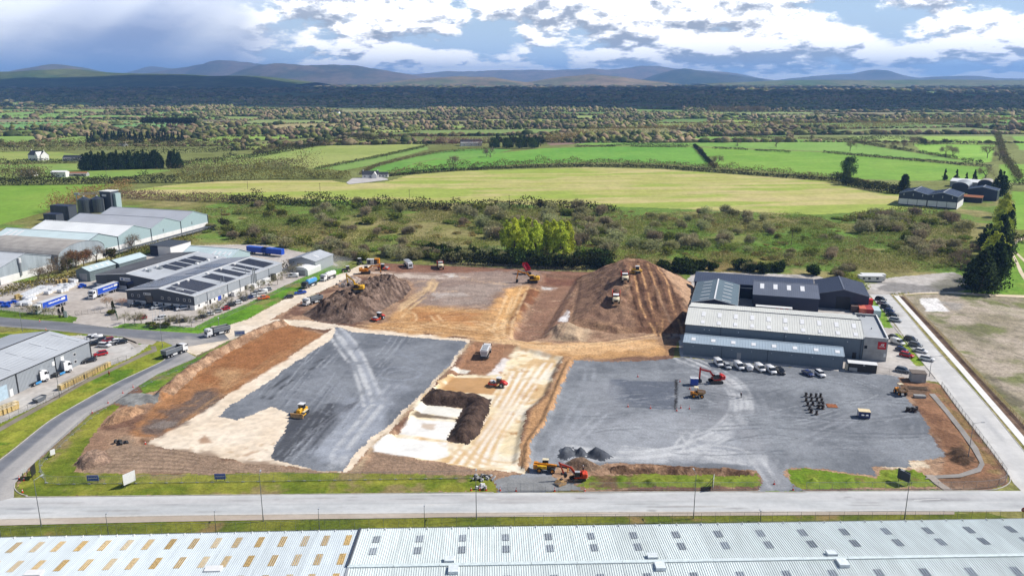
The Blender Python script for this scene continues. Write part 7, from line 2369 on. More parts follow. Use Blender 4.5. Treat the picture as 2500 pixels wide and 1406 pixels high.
for k,px,py,a,c,lb in[('suv',330,748,214,'black','black car, first from the left before the charcoal factory front'),('hatch',356,751,214,'darkgrey','dark car before the factory entrance'),('suv',383,754,214,'silver','silver car, third before the charcoal factory front'),('saloon',414,756,214,'black','black car, fourth before the charcoal factory front'),('suv',444,757,214,'white','white car at the corner of the charcoal factory front'),('hatch',346,779,205,'maroon','red car beside the white flagpoles'),('suv',393,780,205,'white','white car behind the white flagpoles'),('saloon',418,785,205,'black','black car, left of the two black cars by the laurel bushes'),('saloon',443,787,205,'black','black car, right of the two black cars by the laurel bushes'),('saloon',492,777,212,'black','black car at the near end of the factory side row'),('hatch',511,770,212,'white','white car, second in the factory side row'),('hatch',530,763,212,'silver','silver car, third in the factory side row'),('hatch',549,757,212,'red','red car in the factory side row'),('suv',563,748,214,'black','black car after the red one in the factory side row'),('hatch',579,742,214,'white','white car after the red one in the factory side row'),('suv',592,735,214,'darkgrey','dark grey car in the middle of the factory side row'),('saloon',606,730,214,'navy','dark blue car in the factory side row'),('hatch',618,726,214,'white','white hatchback behind the orange pickup'),('suv',625,719,214,'grey','grey car in the upper part of the factory side row'),('van',639,717,214,'white','white van in the upper part of the factory side row'),('saloon',652,709,200,'silver','silver car at the upper end of the factory side row'),('van',716,677,190,'white','white van at the far end of the factory beside the young trees'),('suv',708,660,220,'darkgrey','dark car beside the curved white store'),('pickup',643,731,216,'orange','orange pickup on the grass bank beside the haul road'),('hatch',705,728,208,'darkgrey','dark car on the edge of the haul road'),('pickup',733,718,210,'blue','blue pickup on the haul road')]:
 car(k,px,py,D(a),c,lb)
 # ---- lorries
def cab(t,x,col,W=2.5,H=3.0,deep=2.1,z0=0.9):
 MB().add([(x+deep,-W/2,z0),(x+deep,W/2,z0),(x,W/2,z0),(x,-W/2,z0),(x+deep-0.1,-W/2,z0+H*0.45),(x+deep-0.1,W/2,z0+H*0.45),(x+deep-0.45,W/2-0.1,H),(x+deep-0.45,-W/2+0.1,H),(x,W/2-0.1,H),(x,-W/2+0.1,H)],[(0,1,5,4),(4,5,6,7),(7,6,8,9),(2,3,9,8),(0,4,7,9,3),(1,2,8,6,5),(3,2,1,0)]).obj('cab',col,t)
 k=0.03
 MB().add([(x+deep-0.1+k,-W/2+.15,z0+H*.46),(x+deep-0.1+k,W/2-.15,z0+H*.46),(x+deep-.42+k,W/2-.25,H-.25),(x+deep-.42+k,-W/2+.25,H-.25)],[(0,1,2,3)]).obj('windscreen',GLASS,t)
 for s in(-1,1):
  y=s*(W/2+0.012)
  MB().add([(x+deep-.35,y,z0+H*.45),(x+deep-.55,y*0.97,H-.4),(x+.8,y*0.97,H-.4),(x+.8,y,z0+H*.45)],[(0,1,2,3)]).obj('side_window',GLASS,t)
  MB().box(x+deep-0.2,s*(W/2+0.2),z0+H*.42,0.12,0.2,0.7).obj('mirror',DARK,t)
  MB().box(x+deep+0.0,s*(W/2-0.4),z0+0.05,0.1,0.5,0.25).obj('headlight',LAMP,t)
 MB().box(x+deep-0.02,0,z0+0.35,0.1,W*0.62,0.75).obj('grille',DARK,t)
 MB().box(x+deep-0.1,0,0.4,0.4,W,0.5).obj('bumper',col,t)
def make_tipper(load=False):
 t=proto('tipper')
 MB().box(-0.6,0,0.75,8.6,1.0,0.3).obj('chassis',DARK,t)
 cab(t,2.4,PT_['white'])
 b=MB()
 z0,z1=1.35,2.75
 x0,x1=-4.7,2.0
 w=1.25
 b.box((x0+x1)/2,0,z0,x1-x0,2*w,0.12)
 for s in(-1,1):
  b.box((x0+x1)/2,s*(w-0.04),z0,x1-x0,0.1,z1-z0)
 b.box(x0+0.05,0,z0,0.1,2*w,z1-z0)
 b.obj('tipper_body',GREYB,t)
 MB().box(x1-0.05,0,z0,0.12,2*w,z1-z0+0.35).obj('headboard',DARK,t)
 for s in(-1,1):
  MB().box((x0+x1)/2,s*(w+0.02),z1-0.02,x1-x0,0.16,0.12).obj('top_rail',PT_['silver'],t)
  MB().box(-1.0,s*1.15,0.55,1.8,0.25,0.5).obj('side_tank',PT_['white'],t)
 if load:
  heap_mesh(-1.4,0,z1-0.35,5.8,2.2,0.7).obj('load',SOIL_L,t)
 else:
  MB().box((x0+x1)/2,0,z0+0.14,x1-x0-0.25,2*w-0.3,0.02).obj('bed_floor',PT_['tan'],t)
 wheels(t,(3.4,1.55,-2.4,-3.75),2.1,0.52,0.36)
 return t
def heap_mesh(cx,cy2,z,L,W,h,n=9,m=6,seed=3):
 rg=random.Random(seed)
 b=MB()
 vs_=[]
 for i in range(n+1):
  for j in range(m+1):
   u,v=i/n*2-1,j/m*2-1
   vs_.append((cx+u*L/2,cy2+v*W/2,z+h*max(0,(1-u*u)*(1-v*v))**0.6*rg.uniform(0.8,1.15)))
 return b.add(vs_,[(i*(m+1)+j,(i+1)*(m+1)+j,(i+1)*(m+1)+j+1,i*(m+1)+j+1)for i in range(n)for j in range(m)])
def on_ground(px,py):
 x,y,z=PT(px,py)
 return x,y,z+0.06
place('tipper',make_tipper,on_ground(428,866),heading((402,882),(455,862)),'tipper_truck','white cabbed grey tipper driving up the left road, seen from behind','truck')
place('tipper',make_tipper,on_ground(531,817),heading((556,812),(505,825)),'tipper_truck','white cabbed grey tipper coming down at the junction of the haul road','truck')
place('tipper',make_tipper,on_ground(764,741),heading((786,736),(742,749)),'tipper_truck','white tipper parked on bare earth beside the haul road','truck')
def make_unit():
 t=proto('tractor_unit')
 MB().box(-0.6,0,0.7,6.2,0.9,0.3).obj('chassis',DARK,t)
 cab(t,0.9,PT_['white'],2.5,3.6,2.2,0.8)
 MB().add([(0.95,-1.2,3.55),(2.6,-1.1,3.55),(2.6,1.1,3.55),(0.95,1.2,3.55),(0.95,-1.15,4.1),(1.5,-1.0,4.0),(1.5,1.0,4.0),(0.95,1.15,4.1)],[(0,1,5,4),(1,2,6,5),(2,3,7,6),(3,0,4,7),(4,5,6,7)]).obj('air_deflector',PT_['white'],t)
 for s in(-1,1):
  MB().box(0.55,s*1.2,1.0,0.8,0.06,2.9).obj('side_fairing',PT_['white'],t)
  MB().box(-0.7,s*1.12,0.35,2.0,0.2,0.65).obj('skirt',PT_['sky'],t)
 MB().cyl((-2.2,0,1.05),(-2.2,0,1.18),0.5,n=12).obj('fifth_wheel',DARK,t)
 MB().box(-2.3,0,0.95,2.6,2.3,0.08).obj('mudguard',DARK,t)
 wheels(t,(2.1,-2.2),2.1,0.52,0.4)
 return t
for k,(c,f,lb)in enumerate((((93,936),(118,926),'white and blue tractor unit without trailer, nearer the roller door'),((151,913),(176,903),'white and blue tractor unit without trailer, nearer the parked cars'))):
 place('unit',make_unit,on_ground(*c),heading(c,f),'tractor_unit',lb,'truck')
def make_artic():
 t=proto('curtain_lorry')
 blue=mat('curtain_blue',lin(28,82,200),0.5,var=0.06)
 MB().box(-3.0,0,1.15,13.4,2.46,2.8).obj('curtain_body',blue,t)
 MB().box(-3.0,0,3.95,13.5,2.55,0.12).obj('roof',PT_['white'],t)
 for x in(-9.72,3.72):
  MB().box(x,0,1.1,0.1,2.55,2.9).obj('end_frame',PT_['white'],t)
 for s in(-1,1):
  lg=lettering(t,-6.0,2.55,6.6,0.8,s*1.26,PT_['white'],9,9)
  MB().box(-7.4,s*1.26,2.45,2.2,0.04,1.0).obj('logo',PT_['white'],t)
  MB().box(-3.0,s*1.25,1.25,13.2,0.05,0.18).obj('rave_stripe',PT_['silver'],t)
  MB().box(-1.2,s*1.15,0.45,3.4,0.06,0.5).obj('side_guard',PT_['silver'],t)
 MB().box(-3.0,0,0.85,13.0,1.0,0.3).obj('chassis',DARK,t)
 cab(t,4.3,PT_['white'],2.5,3.7,2.2,0.8)
 wheels(t,(5.6,2.0,-5.6,-6.9,-8.2),2.1,0.52,0.36)
 return t
for c,f,lb in(((117,757),(92,766),'blue curtain sided lorry with white lettering standing by the green fence'),((249,722),(224,731),'blue curtain sided lorry with white lettering backed up to the factory door')):
 place('artic',make_artic,on_ground(*c),heading(c,f),'curtain_lorry',lb,'truck')
a,b=P(604,622),P(672,629)
for k,(q,lb)in enumerate(((0.3,'blue trailer, left of the two parked behind the factory roofs'),(0.85,'blue trailer, right of the two parked behind the factory roofs'))):
 x,y=a[0]+(b[0]-a[0])*q,a[1]+(b[1]-a[1])*q
 t=thing('curtain_trailer',lb,'trailer',(x,y+4,0),math.atan2(b[1]-a[1],b[0]-a[0]))
 MB().box(0,0,1.1,13,2.5,2.8).obj('curtain_body',mat('curtain_blue',lin(28,82,200),0.5),t)
 MB().box(0,0,3.9,13.1,2.6,0.1).obj('roof',mat('curtain_top',lin(60,110,214),0.5),t)
 wheels(t,(-3,-4.3,-5.6),2.1,0.5,0.36)
def make_tanker(colr):
 def f():
  t=proto('tanker')
  MB().box(-0.6,0,0.75,8.8,1.0,0.3).obj('chassis',DARK,t)
  cab(t,2.5,PT_['darkgrey']if colr=='sky' else PT_['white'])
  n=14
  secs=[]
  for x,r in((-4.9,0.55),(-4.6,1.1),(-2.5,1.22),(1.2,1.22),(1.9,1.05),(2.2,0.5)):
   secs.append([(x,math.cos(2*math.pi*i/n)*r,2.35+math.sin(2*math.pi*i/n)*r)for i in range(n)])
  MB().loft(secs).obj('tank',PT_[colr],t,True)
  MB().box(-1.4,0,3.5,5.0,0.7,0.12).obj('walkway',PT_['white'],t)
  for x in(-3.4,-1.4,0.6):
   MB().cyl((x,0,3.5),(x,0,3.72),0.3,n=10).obj('hatch',STEEL,t)
  for s in(-1,1):
   MB().box(-1.2,s*1.1,0.5,2.4,0.2,0.5).obj('side_tank',PT_['white'],t)
  wheels(t,(3.5,1.6,-2.4,-3.75),2.1,0.52,0.36)
  return t
 return f
place('tanker_blue',make_tanker('sky'),on_ground(756,700),heading((772,694),(740,707)),'tanker_truck','sky blue powder tanker lorry waiting on the haul road','truck')
place('tanker_white',make_tanker('white'),on_ground(802,682),heading((822,675),(785,688)),'tanker_truck','white powder tanker lorry wrapped in pale dust on the haul road','truck')
# ---- earth movers
def crawler(t,L,W,tw,h,col=None):
 for s in(-1,1):
  n=8
  pts=[]
  r=h/2
  for i in range(n+1):
   a=math.pi/2+math.pi*i/n
   pts.append((-L/2+r+math.cos(a)*r,r+math.sin(a)*r))
  for i in range(n+1):
   a=-math.pi/2+math.pi*i/n
   pts.append((L/2-r+math.cos(a)*r,r+math.sin(a)*r))
  o=MB().side(pts,s*W/2-tw/2,s*W/2+tw/2).obj('track',DARK,t)
  b=MB()
  for i in range(int(L/0.28)):
   b.box(-L/2+r+0.14+i*0.28*(L-2*r)/L,s*W/2,h-0.005,0.14,tw+0.03,0.05)
  b.obj('track_pads',MUDDY,o)
def make_digger(col,pose,swing,big=1.0,boomcol=None):
 """pose: boom angle, stick angle, bucket curl (degrees)"""
 def f():
  t=proto('excavator')
  c=PT_[col]
  bc=PT_[boomcol or col]
  crawler(t,4.0,2.4,0.6,0.95)
  MB().box(0,0,0.45,1.6,2.0,0.55).obj('undercarriage',DARK,t)
  MB().cyl((0,0,0.95),(0,0,1.15),0.85,n=14).obj('slew_ring',DARK,t)
  def rot(o):
   o.rotation_euler=(0,0,swing)
   return o
  m=MB()
  m.box(-0.7,0,1.15,3.6,2.55,0.35)
  m.box(-0.9,-0.75,1.5,2.6,1.0,0.75)
  rot(m.obj('upper_body',c,t))
  m=MB().loft([rsec(-2.75,1.9,1.2,2.3,0.2),rsec(-2.45,2.6,1.15,2.45,0.15),rsec(-1.3,2.6,1.2,2.5,0.15)])
  rot(m.obj('counterweight',c,t))
  cb=MB().add([(1.15,0.3,1.5),(1.15,1.28,1.5),(-0.55,1.28,1.5),(-0.55,0.3,1.5),(0.85,0.35,3.0),(0.85,1.24,3.0),(-0.5,1.24,3.0),(-0.5,0.35,3.0)],[(3,2,1,0),(4,5,6,7),(0,1,5,4),(1,2,6,5),(2,3,7,6),(3,0,4,7)])
  rot(cb.obj('cab',GLASS,t))
  rot(MB().box(0.15,0.8,3.0,1.5,1.0,0.08).obj('cab_roof',PT_['silver']if col!='yellow' else c,t))
  rot(MB().cyl((-1.6,-0.6,2.4),(-1.6,-0.6,3.0),0.1).obj('exhaust',DARK,t))
  ba,st,bk=[R(v)for v in pose]
  p0=Vector((0.55,-0.15,1.7))
  p1=p0+Vector((math.cos(ba+R(18)),0,math.sin(ba+R(18))))*2.7
  p2=p1+Vector((math.cos(ba-R(20)),0,math.sin(ba-R(20))))*3.2
  p3=p2+Vector((math.cos(st),0,math.sin(st)))*3.0
  bm=MB()
  bm.bar(p0,p1,0.42,0.6)
  bm.bar(p1-(p1-p0).normalized()*0.2,p2,0.40,0.5)
  rot(bm.obj('boom',bc,t))
  rot(MB().bar(p2-Vector((math.cos(st),0,math.sin(st)))*0.6,p3,0.34,0.42).obj('stick',bc,t))
  rt=MB()
  rt.cyl(p1+Vector((0.1,0,0.3)),p2-Vector((math.cos(st),0,math.sin(st)))*0.5+Vector((0,0,0.25)),0.09,n=6)
  rt.cyl(p0+Vector((0.5,0.3,0.1)),p1+Vector((0.4,0.3,-0.1)),0.09,n=6)
  rot(rt.obj('hydraulic_ram',STEEL,t))
  d=Vector((math.cos(bk),0,math.sin(bk)))
  e=Vector((-d.z,0,d.x))
  prof=[p3-e*0.15,p3+d*0.5-e*0.35,p3+d*1.15-e*0.1,p3+d*1.25+e*0.45,p3+d*0.9+e*1.0,p3+d*0.2+e*0.5]
  rot(MB().side([(q.x,q.z)for q in prof],-0.7,0.4).obj('bucket',DARK,t))
  t.scale=(big,big,big)
  return t
 return f
place('dig_red',make_digger('rred',(35,-88,-120),R(188)),on_ground(1747,934),R(4),'excavator','red excavator with its arm reaching left beside the white vans','excavator')
place('dig_or',make_digger('ored',(38,-112,-150),R(160),0.82),on_ground(1410,1172),R(20),'excavator','orange excavator with folded arm at the front entrance','excavator')
place('dig_y1',make_digger('yellow',(58,-95,-130),R(150),1.1),on_ground(872,712),R(30),'excavator','yellow excavator with raised boom beside the rubble heap','excavator')
place('dig_y2',make_digger('amber',(18,-84,-110),R(5),1.15),on_ground(893,668),R(8),'excavator','dark yellow excavator with its boom stretched to the right by the haul road','excavator')
place('dig_y3',make_digger('yellow',(30,-80,-120),R(178),1.2,'amber'),on_ground(1300,690),R(0),'excavator','yellow excavator standing on the cut before the red tipper body','excavator')
def make_dump():
 t=proto('dump_truck')
 MB().box(0.2,0,0.9,8.6,1.0,0.4).obj('chassis',DARK,t)
 MB().loft([rsec(5.0,2.2,1.3,2.3,0.2),rsec(4.6,2.6,1.1,2.5,0.2),rsec(2.9,2.7,1.1,2.75,0.15)]).obj('bonnet',PT_['cream'],t,True)
 MB().add([(3.1,-1.2,1.5),(3.1,1.2,1.5),(1.5,1.2,1.5),(1.5,-1.2,1.5),(2.9,-1.1,3.3),(2.9,1.1,3.3),(1.55,1.1,3.3),(1.55,-1.1,3.3)],[(4,5,6,7),(0,1,5,4),(1,2,6,5),(2,3,7,6),(3,0,4,7)]).obj('cab',GLASS,t)
 MB().box(2.2,0,3.3,1.8,2.3,0.12).obj('cab_roof',PT_['white'],t)
 MB().box(5.02,0,1.4,0.1,1.4,0.7).obj('grille',DARK,t)
 b=MB()
 b.side([(1.1,1.5),(1.2,3.3),(-4.7,2.6),(-4.9,2.2),(-3.6,1.4)],-1.55,-1.4)
 b.side([(1.1,1.5),(1.2,3.3),(-4.7,2.6),(-4.9,2.2),(-3.6,1.4)],1.4,1.55)
 b.box(-1.2,0,1.35,4.6,2.9,0.15)
 b.box(1.15,0,1.4,0.15,3.0,2.1)
 b.obj('dump_body',PT_['ored'],t)
 heap_mesh(-1.6,0,2.2,5.4,2.7,1.5).obj('load',SOIL_L,t)
 wheels(t,(3.6,-1.2,-3.0),2.5,0.85,0.65,PT_['yellow'])
 for s in(-1,1):
  MB().box(4.95,s*0.95,1.5,0.1,0.3,0.3).obj('headlight',LAMP,t)
 return t
for(c,f,lb,tl)in(((1504,733),(1503,748),'loaded orange and cream dump truck halfway down the spoil mound ramp',8),((1525,683),(1527,694),'loaded orange and cream dump truck near the top of the spoil mound',4),((1075,654),(1077,662),'orange and cream dump truck by the back fence of the site',0)):
 x,y,z=PT(*c)
 place('dump',make_dump,(x,y,z+0.1),heading(c,f),'dump_truck',lb,'truck',None,None,(0,R(tl)))
def make_roller():
 t=proto('roller')
 MB().cyl((1.7,-1.05,0.78),(1.7,1.05,0.78),0.78,n=20).obj('drum',STEEL,t)
 b=MB()
 for s in(-1,1):
  b.box(1.5,s*1.18,0.6,2.6,0.16,0.5)
 b.box(2.75,0,0.6,0.25,2.5,0.6)
 b.box(0.3,0,0.6,0.3,2.4,0.6)
 b.obj('drum_frame',PT_['ored'],t)
 MB().add([(0.35,-0.8,1.2),(0.35,0.8,1.2),(-0.9,0.8,1.2),(-0.9,-0.8,1.2),(0.25,-0.75,2.85),(0.25,0.75,2.85),(-0.85,0.75,2.85),(-0.85,-0.75,2.85)],[(4,5,6,7),(0,1,5,4),(1,2,6,5),(2,3,7,6),(3,0,4,7)]).obj('cab',GLASS,t)
 MB().box(-0.3,0,2.85,1.5,1.8,0.12).obj('cab_roof',PT_['white'],t)
 MB().loft([rsec(-0.9,1.7,0.9,2.0,0.15),rsec(-2.0,1.7,0.8,1.9,0.2),rsec(-3.0,1.4,0.8,1.35,0.2)]).obj('engine_cover',PT_['rred'],t,True)
 MB().box(1.9,0,1.62,1.2,1.3,0.08).obj('drum_cover',PT_['white'],t)
 wheels(t,(-1.4,),2.0,0.75,0.5,PT_['silver'])
 return t
for c,f,lb in(((1216,943),(1200,941),'red and white roller on the brown strip of the middle bed'),((925,781),(914,785),'orange and white roller at the foot of the dark topsoil heap'),((936,659),(952,660),'red and white roller near the haul road end')):
 place('roller',make_roller,on_ground(*c),heading(c,f),'road_roller',lb,'roller')
def make_dozer():
 t=proto('bulldozer')
 crawler(t,3.9,2.3,0.65,1.15)
 MB().loft([rsec(1.7,1.1,0.9,2.0,0.12),rsec(0.3,1.2,0.9,2.15,0.12)]).obj('bonnet',PT_['yellow'],t)
 MB().box(-0.9,0,0.9,2.0,1.7,0.75).obj('body',PT_['yellow'],t)
 MB().box(-0.5,0,1.65,1.5,1.5,1.35,top=0.9).obj('cab',GLASS,t)
 MB().box(-0.5,0,3.0,1.7,1.7,0.12).obj('cab_roof',PT_['white'],t)
 MB().side([(2.45,0.05),(2.75,0.1),(2.55,0.6),(2.75,1.35),(2.5,1.35),(2.3,0.6)],-1.9,1.9).obj('blade',PT_['tan'],t)
 b=MB()
 for s in(-1,1):
  b.bar((0.2,s*1.55,0.6),(2.4,s*1.4,0.5),0.22,0.28)
 b.obj('push_arm',PT_['yellow'],t)
 for s in(-1,1):
  MB().box(-0.2,s*1.15,1.16,2.6,0.7,0.08).obj('track_guard',PT_['cream'],t)
 MB().box(-2.3,0,0.6,0.5,1.4,0.9).obj('ripper',PT_['yellow'],t)
 MB().cyl((1.0,0.2,2.1),(1.0,0.2,2.9),0.08).obj('exhaust',DARK,t)
 return t
place('dozer',make_dozer,on_ground(736,1012),heading((742,1006),(722,1022)),'bulldozer','yellow bulldozer with white roof spreading dark stone on the left pad','bulldozer')
x,y,z=PT(1553,667)
place('dozer',make_dozer,(x,y,z+.05),R(170),'bulldozer','bulldozer working at the top of the spoil mound','bulldozer')
def make_spreader():
 t=proto('spreader')
 MB().box(0,0,0.8,8.4,1.0,0.35).obj('chassis',DARK,t)
 cab(t,2.6,PT_['white'],2.5,3.0,1.9,0.9)
 MB().add([(-4.2,-1.0,1.2),(1.9,-1.0,1.2),(1.9,1.0,1.2),(-4.2,1.0,1.2),(-4.2,-1.35,3.1),(1.9,-1.35,3.1),(1.9,1.35,3.1),(-4.2,1.35,3.1)],[(3,2,1,0),(4,5,6,7),(0,1,5,4),(1,2,6,5),(2,3,7,6),(3,0,4,7)]).obj('hopper',PT_['white'],t)
 for k in range(3):
  MB().box(-3.2+k*2,0,3.1,1.5,1.8,0.2).obj('hatch',PT_['silver'],t)
 MB().box(-4.5,0,0.4,0.7,2.6,0.7).obj('spreader_bar',DARK,t)
 MB().box(-4.25,0,1.6,0.12,2.0,1.1).obj('rear_panel',PT_['silver'],t)
 wheels(t,(3.3,-1.6,-3.1),2.2,0.7,0.55)
 return t
place('spreader',make_spreader,on_ground(1186,868),heading((1180,872),(1190,850)),'spreader_truck','white spreader lorry seen from behind on the middle bed','truck')
place('spreader',make_spreader,on_ground(997,652),heading((992,648),(1003,657)),'spreader_truck','white spreader lorry parked near the back fence','truck')
def make_site_dumper():
 t=proto('site_dumper')
 MB().box(-0.9,0,0.7,2.2,1.5,0.75).obj('engine_cover',PT_['amber'],t)
 MB().box(0.4,0,0.7,1.6,1.0,0.35).obj('chassis',DARK,t)
 b=MB()
 b.add([(0.3,-0.8,1.1),(1.6,-0.8,1.0),(1.6,0.8,1.0),(0.3,0.8,1.1),(0.1,-1.15,2.0),(2.3,-1.15,1.8),(2.3,1.15,1.8),(0.1,1.15,2.0)],[(3,2,1,0),(0,1,5,4),(1,2,6,5),(2,3,7,6),(3,0,4,7)])
 b.obj('skip',PT_['tan'],t)
 MB().box(1.2,0,1.55,1.9,1.9,0.05).obj('load',MUDDY,t)
 MB().box(-0.3,0,1.45,0.6,0.6,0.5).obj('driver_seat',DARK,t)
 b=MB()
 for x in(-0.75,0.0):
  for s in(-1,1):
   b.box(x,s*0.6,1.4,0.08,0.08,1.6)
 b.obj('roll_frame',PT_['amber'],t)
 MB().box(-0.4,0,3.0,1.2,1.5,0.1).obj('canopy',PT_['cream'],t)
 wheels(t,(1.25,-1.1),1.9,0.58,0.45,PT_['amber'])
 return t
place('dumper',make_site_dumper,on_ground(1702,969),R(-8),'site_dumper','orange site dumper with cream canopy beside the trench on the stone pad','dumper')
place('dumper',make_site_dumper,on_ground(2197,962),R(-84),'site_dumper','orange site dumper facing forward by the concrete substation','dumper')
def make_tele():
 t=proto('telehandler')
 MB().box(-0.2,0,0.7,4.6,1.5,0.6).obj('chassis',DARK,t)
 MB().box(-0.9,-0.7,1.0,2.2,0.8,0.7).obj('engine_cover',PT_['yellow'],t)
 MB().box(-0.2,0.62,1.2,1.5,0.95,1.5,top=0.9).obj('cab',GLASS,t)
 MB().box(-0.2,0.62,2.7,1.5,1.0,0.08).obj('cab_roof',PT_['cream'],t)
 MB().bar((-2.6,-0.1,1.95),(2.6,-0.1,1.6),0.45,0.5).obj('boom',PT_['amber'],t)
 MB().bar((2.2,-0.1,1.6),(5.2,-0.1,1.3),0.32,0.36).obj('inner_boom',DARK,t)
 MB().box(-2.5,0,0.8,0.9,2.0,1.1).obj('counterweight',PT_['amber'],t)
 MB().box(5.2,0,0.3,0.15,1.6,1.2).obj('carriage',PT_['amber'],t)
 for s in(-1,1):
  MB().box(5.9,s*0.45,0.3,1.3,0.12,0.08).obj('fork',DARK,t)
 wheels(t,(1.6,-1.5),2.0,0.62,0.48,PT_['amber'])
 return t
place('tele',make_tele,on_ground(1333,1150),R(-9),'telehandler','amber telehandler with its boom level at the front entrance','telehandler')
def make_farm_tractor():
 t=proto('tractor')
 MB().loft([rsec(2.3,0.8,0.9,1.6,0.1),rsec(0.3,0.95,0.9,1.75,0.1)]).obj('bonnet',PT_['darkgrey'],t)
 MB().box(-0.6,0,1.1,1.6,1.6,1.7,top=0.9).obj('cab',GLASS,t)
 MB().box(-0.6,0,2.8,1.7,1.7,0.14).obj('cab_roof',PT_['white'],t)
 MB().box(-0.2,0,0.7,3.6,0.7,0.4).obj('chassis',DARK,t)
 for s in(-1,1):
  wheel(t,-1.0,s*0.95,0.9,0.5,PT_['cream'])
  wheel(t,1.7,s*0.85,0.6,0.38,PT_['cream'])
  MB().box(-1.0,s*0.9,1.82,1.3,0.5,0.06).obj('mudguard',PT_['darkgrey'],t)
 return t
place('ftractor',make_farm_tractor,on_ground(879,645),R(-60),'farm_tractor','dark farm tractor with white roof at the end of the haul road','tractor')
place('ftractor',make_farm_tractor,on_ground(846,664),R(200),'farm_tractor','farm tractor with white roof half lost in dust on the haul road','tractor')
x,y=P(1284,668)
t=thing('tipping_trailer','red trailer body tipped up behind the excavator','trailer',(x,y,0),R(120))
tb=MB()
tb.add([(-2.2,-1.2,0),(2.2,-1.2,0),(2.2,1.2,0),(-2.2,1.2,0),(-2.2,-1.3,1.4),(2.2,-1.3,1.4),(2.2,1.3,1.4),(-2.2,1.3,1.4)],[(3,2,1,0),(0,1,5,4),(1,2,6,5),(2,3,7,6),(3,0,4,7)])
o=tb.obj('tipping_body',mat('trailer_bright_red',lin(216,36,60),0.5),t)
o.location=(0,0,2.9)
o.rotation_euler=(0,R(-34),0)
MB().box(0,0,0.8,6,1.0,0.25).obj('chassis',DARK,t)
MB().cyl((1.0,0,1.0),(1.2,0,4.2),0.12).obj('tipping_ram',STEEL,t)
wheels(t,(-1.2,-2.4),2.0,0.6,0.5)
for k in list(CARS):
 if k not in USEDV:
  print('unused',k)
  # ------ street furniture and site clutter
POLE=mat('lamp_pole',lin(150,154,158),0.45,0.5,var=0.1)
WIRE=mat('fence_wire',lin(170,176,178),0.5,0.5,var=0.1)
DKPOST=mat('dark_post',lin(66,66,66),0.7,var=0.15)
GRN=mat('green_fence',lin(40,96,80),0.6,var=0.1)
TIMB=mat('fresh_timber',lin(222,192,124),0.8,var=0.2,scale=2)
def lamp(px,py,h,arm,arm_dir,label,r=0.09):
 x,y=P(px,py)
 t=thing('street_lamp',label,'street lamp',(x,y,0),arm_dir)
 MB().cyl((0,0,0),(0,0,1.4),r*1.3,r*1.3,8).obj('base',POLE,t)
 MB().cyl((0,0,1.4),(0,0,h),r,r*0.6,8).obj('pole',POLE,t)
 if arm:
  MB().cyl((0,0,h-0.05),(arm,0,h+0.15),r*0.5,r*0.4,6).obj('arm',POLE,t)
  MB().box(arm+0.25,0,h+0.08,0.8,0.28,0.14).obj('lantern',PT_['silver'],t)
 else:
  MB().cyl((0,0,h),(0,0,h+0.4),0.24,0.18,8).obj('lantern',PT_['white'],t)
 return t
for px,py,h,a,d,lb in[(101,1284,10.6,1.6,70,'tall street lamp at the left end of the front footpath'),(643,1272,10.6,1.6,100,'tall street lamp on the front footpath, second from the left'),(1163,1267,10.4,1.6,90,'tall street lamp on the front footpath opposite the cones'),(1693,1265,10.4,1.6,95,'tall street lamp on the front footpath, fourth from the left'),(2208,1267,10.4,1.6,120,'tall street lamp at the right end of the front footpath'),(2363,1120,9.5,2.2,5,'street lamp with long arm over the right road, nearer one'),(2269,918,6.5,2.6,5,'street lamp with long arm beside the concrete substation'),(146,970,9.6,1.4,190,'street lamp on the lawn before the crate row'),(397,848,9.8,1.2,100,'street lamp on the grass tip at the road junction'),(55,809,9.2,1.2,170,'street lamp behind the grey trade unit'),(535,798,3.4,0,0,'short globe lamp on the grass beside the haul road'),(2438,672,8.5,0,0,'post on the grass beside the winding path')]:
 lamp(px,py,h,a,R(d),lb)
for k,(px,py,h)in enumerate([(265,1306,4.6),(528,1300,4.6),(780,1292,4.4),(1037,1287,4.6),(1856,1273,2.2),(2,1312,4.6)]):
 lamp(px,py,h,0.3,R(90),['first','second','third','fourth','sixth','leftmost'][k]+' short camera pole along the factory fence, counted from the left',0.07)
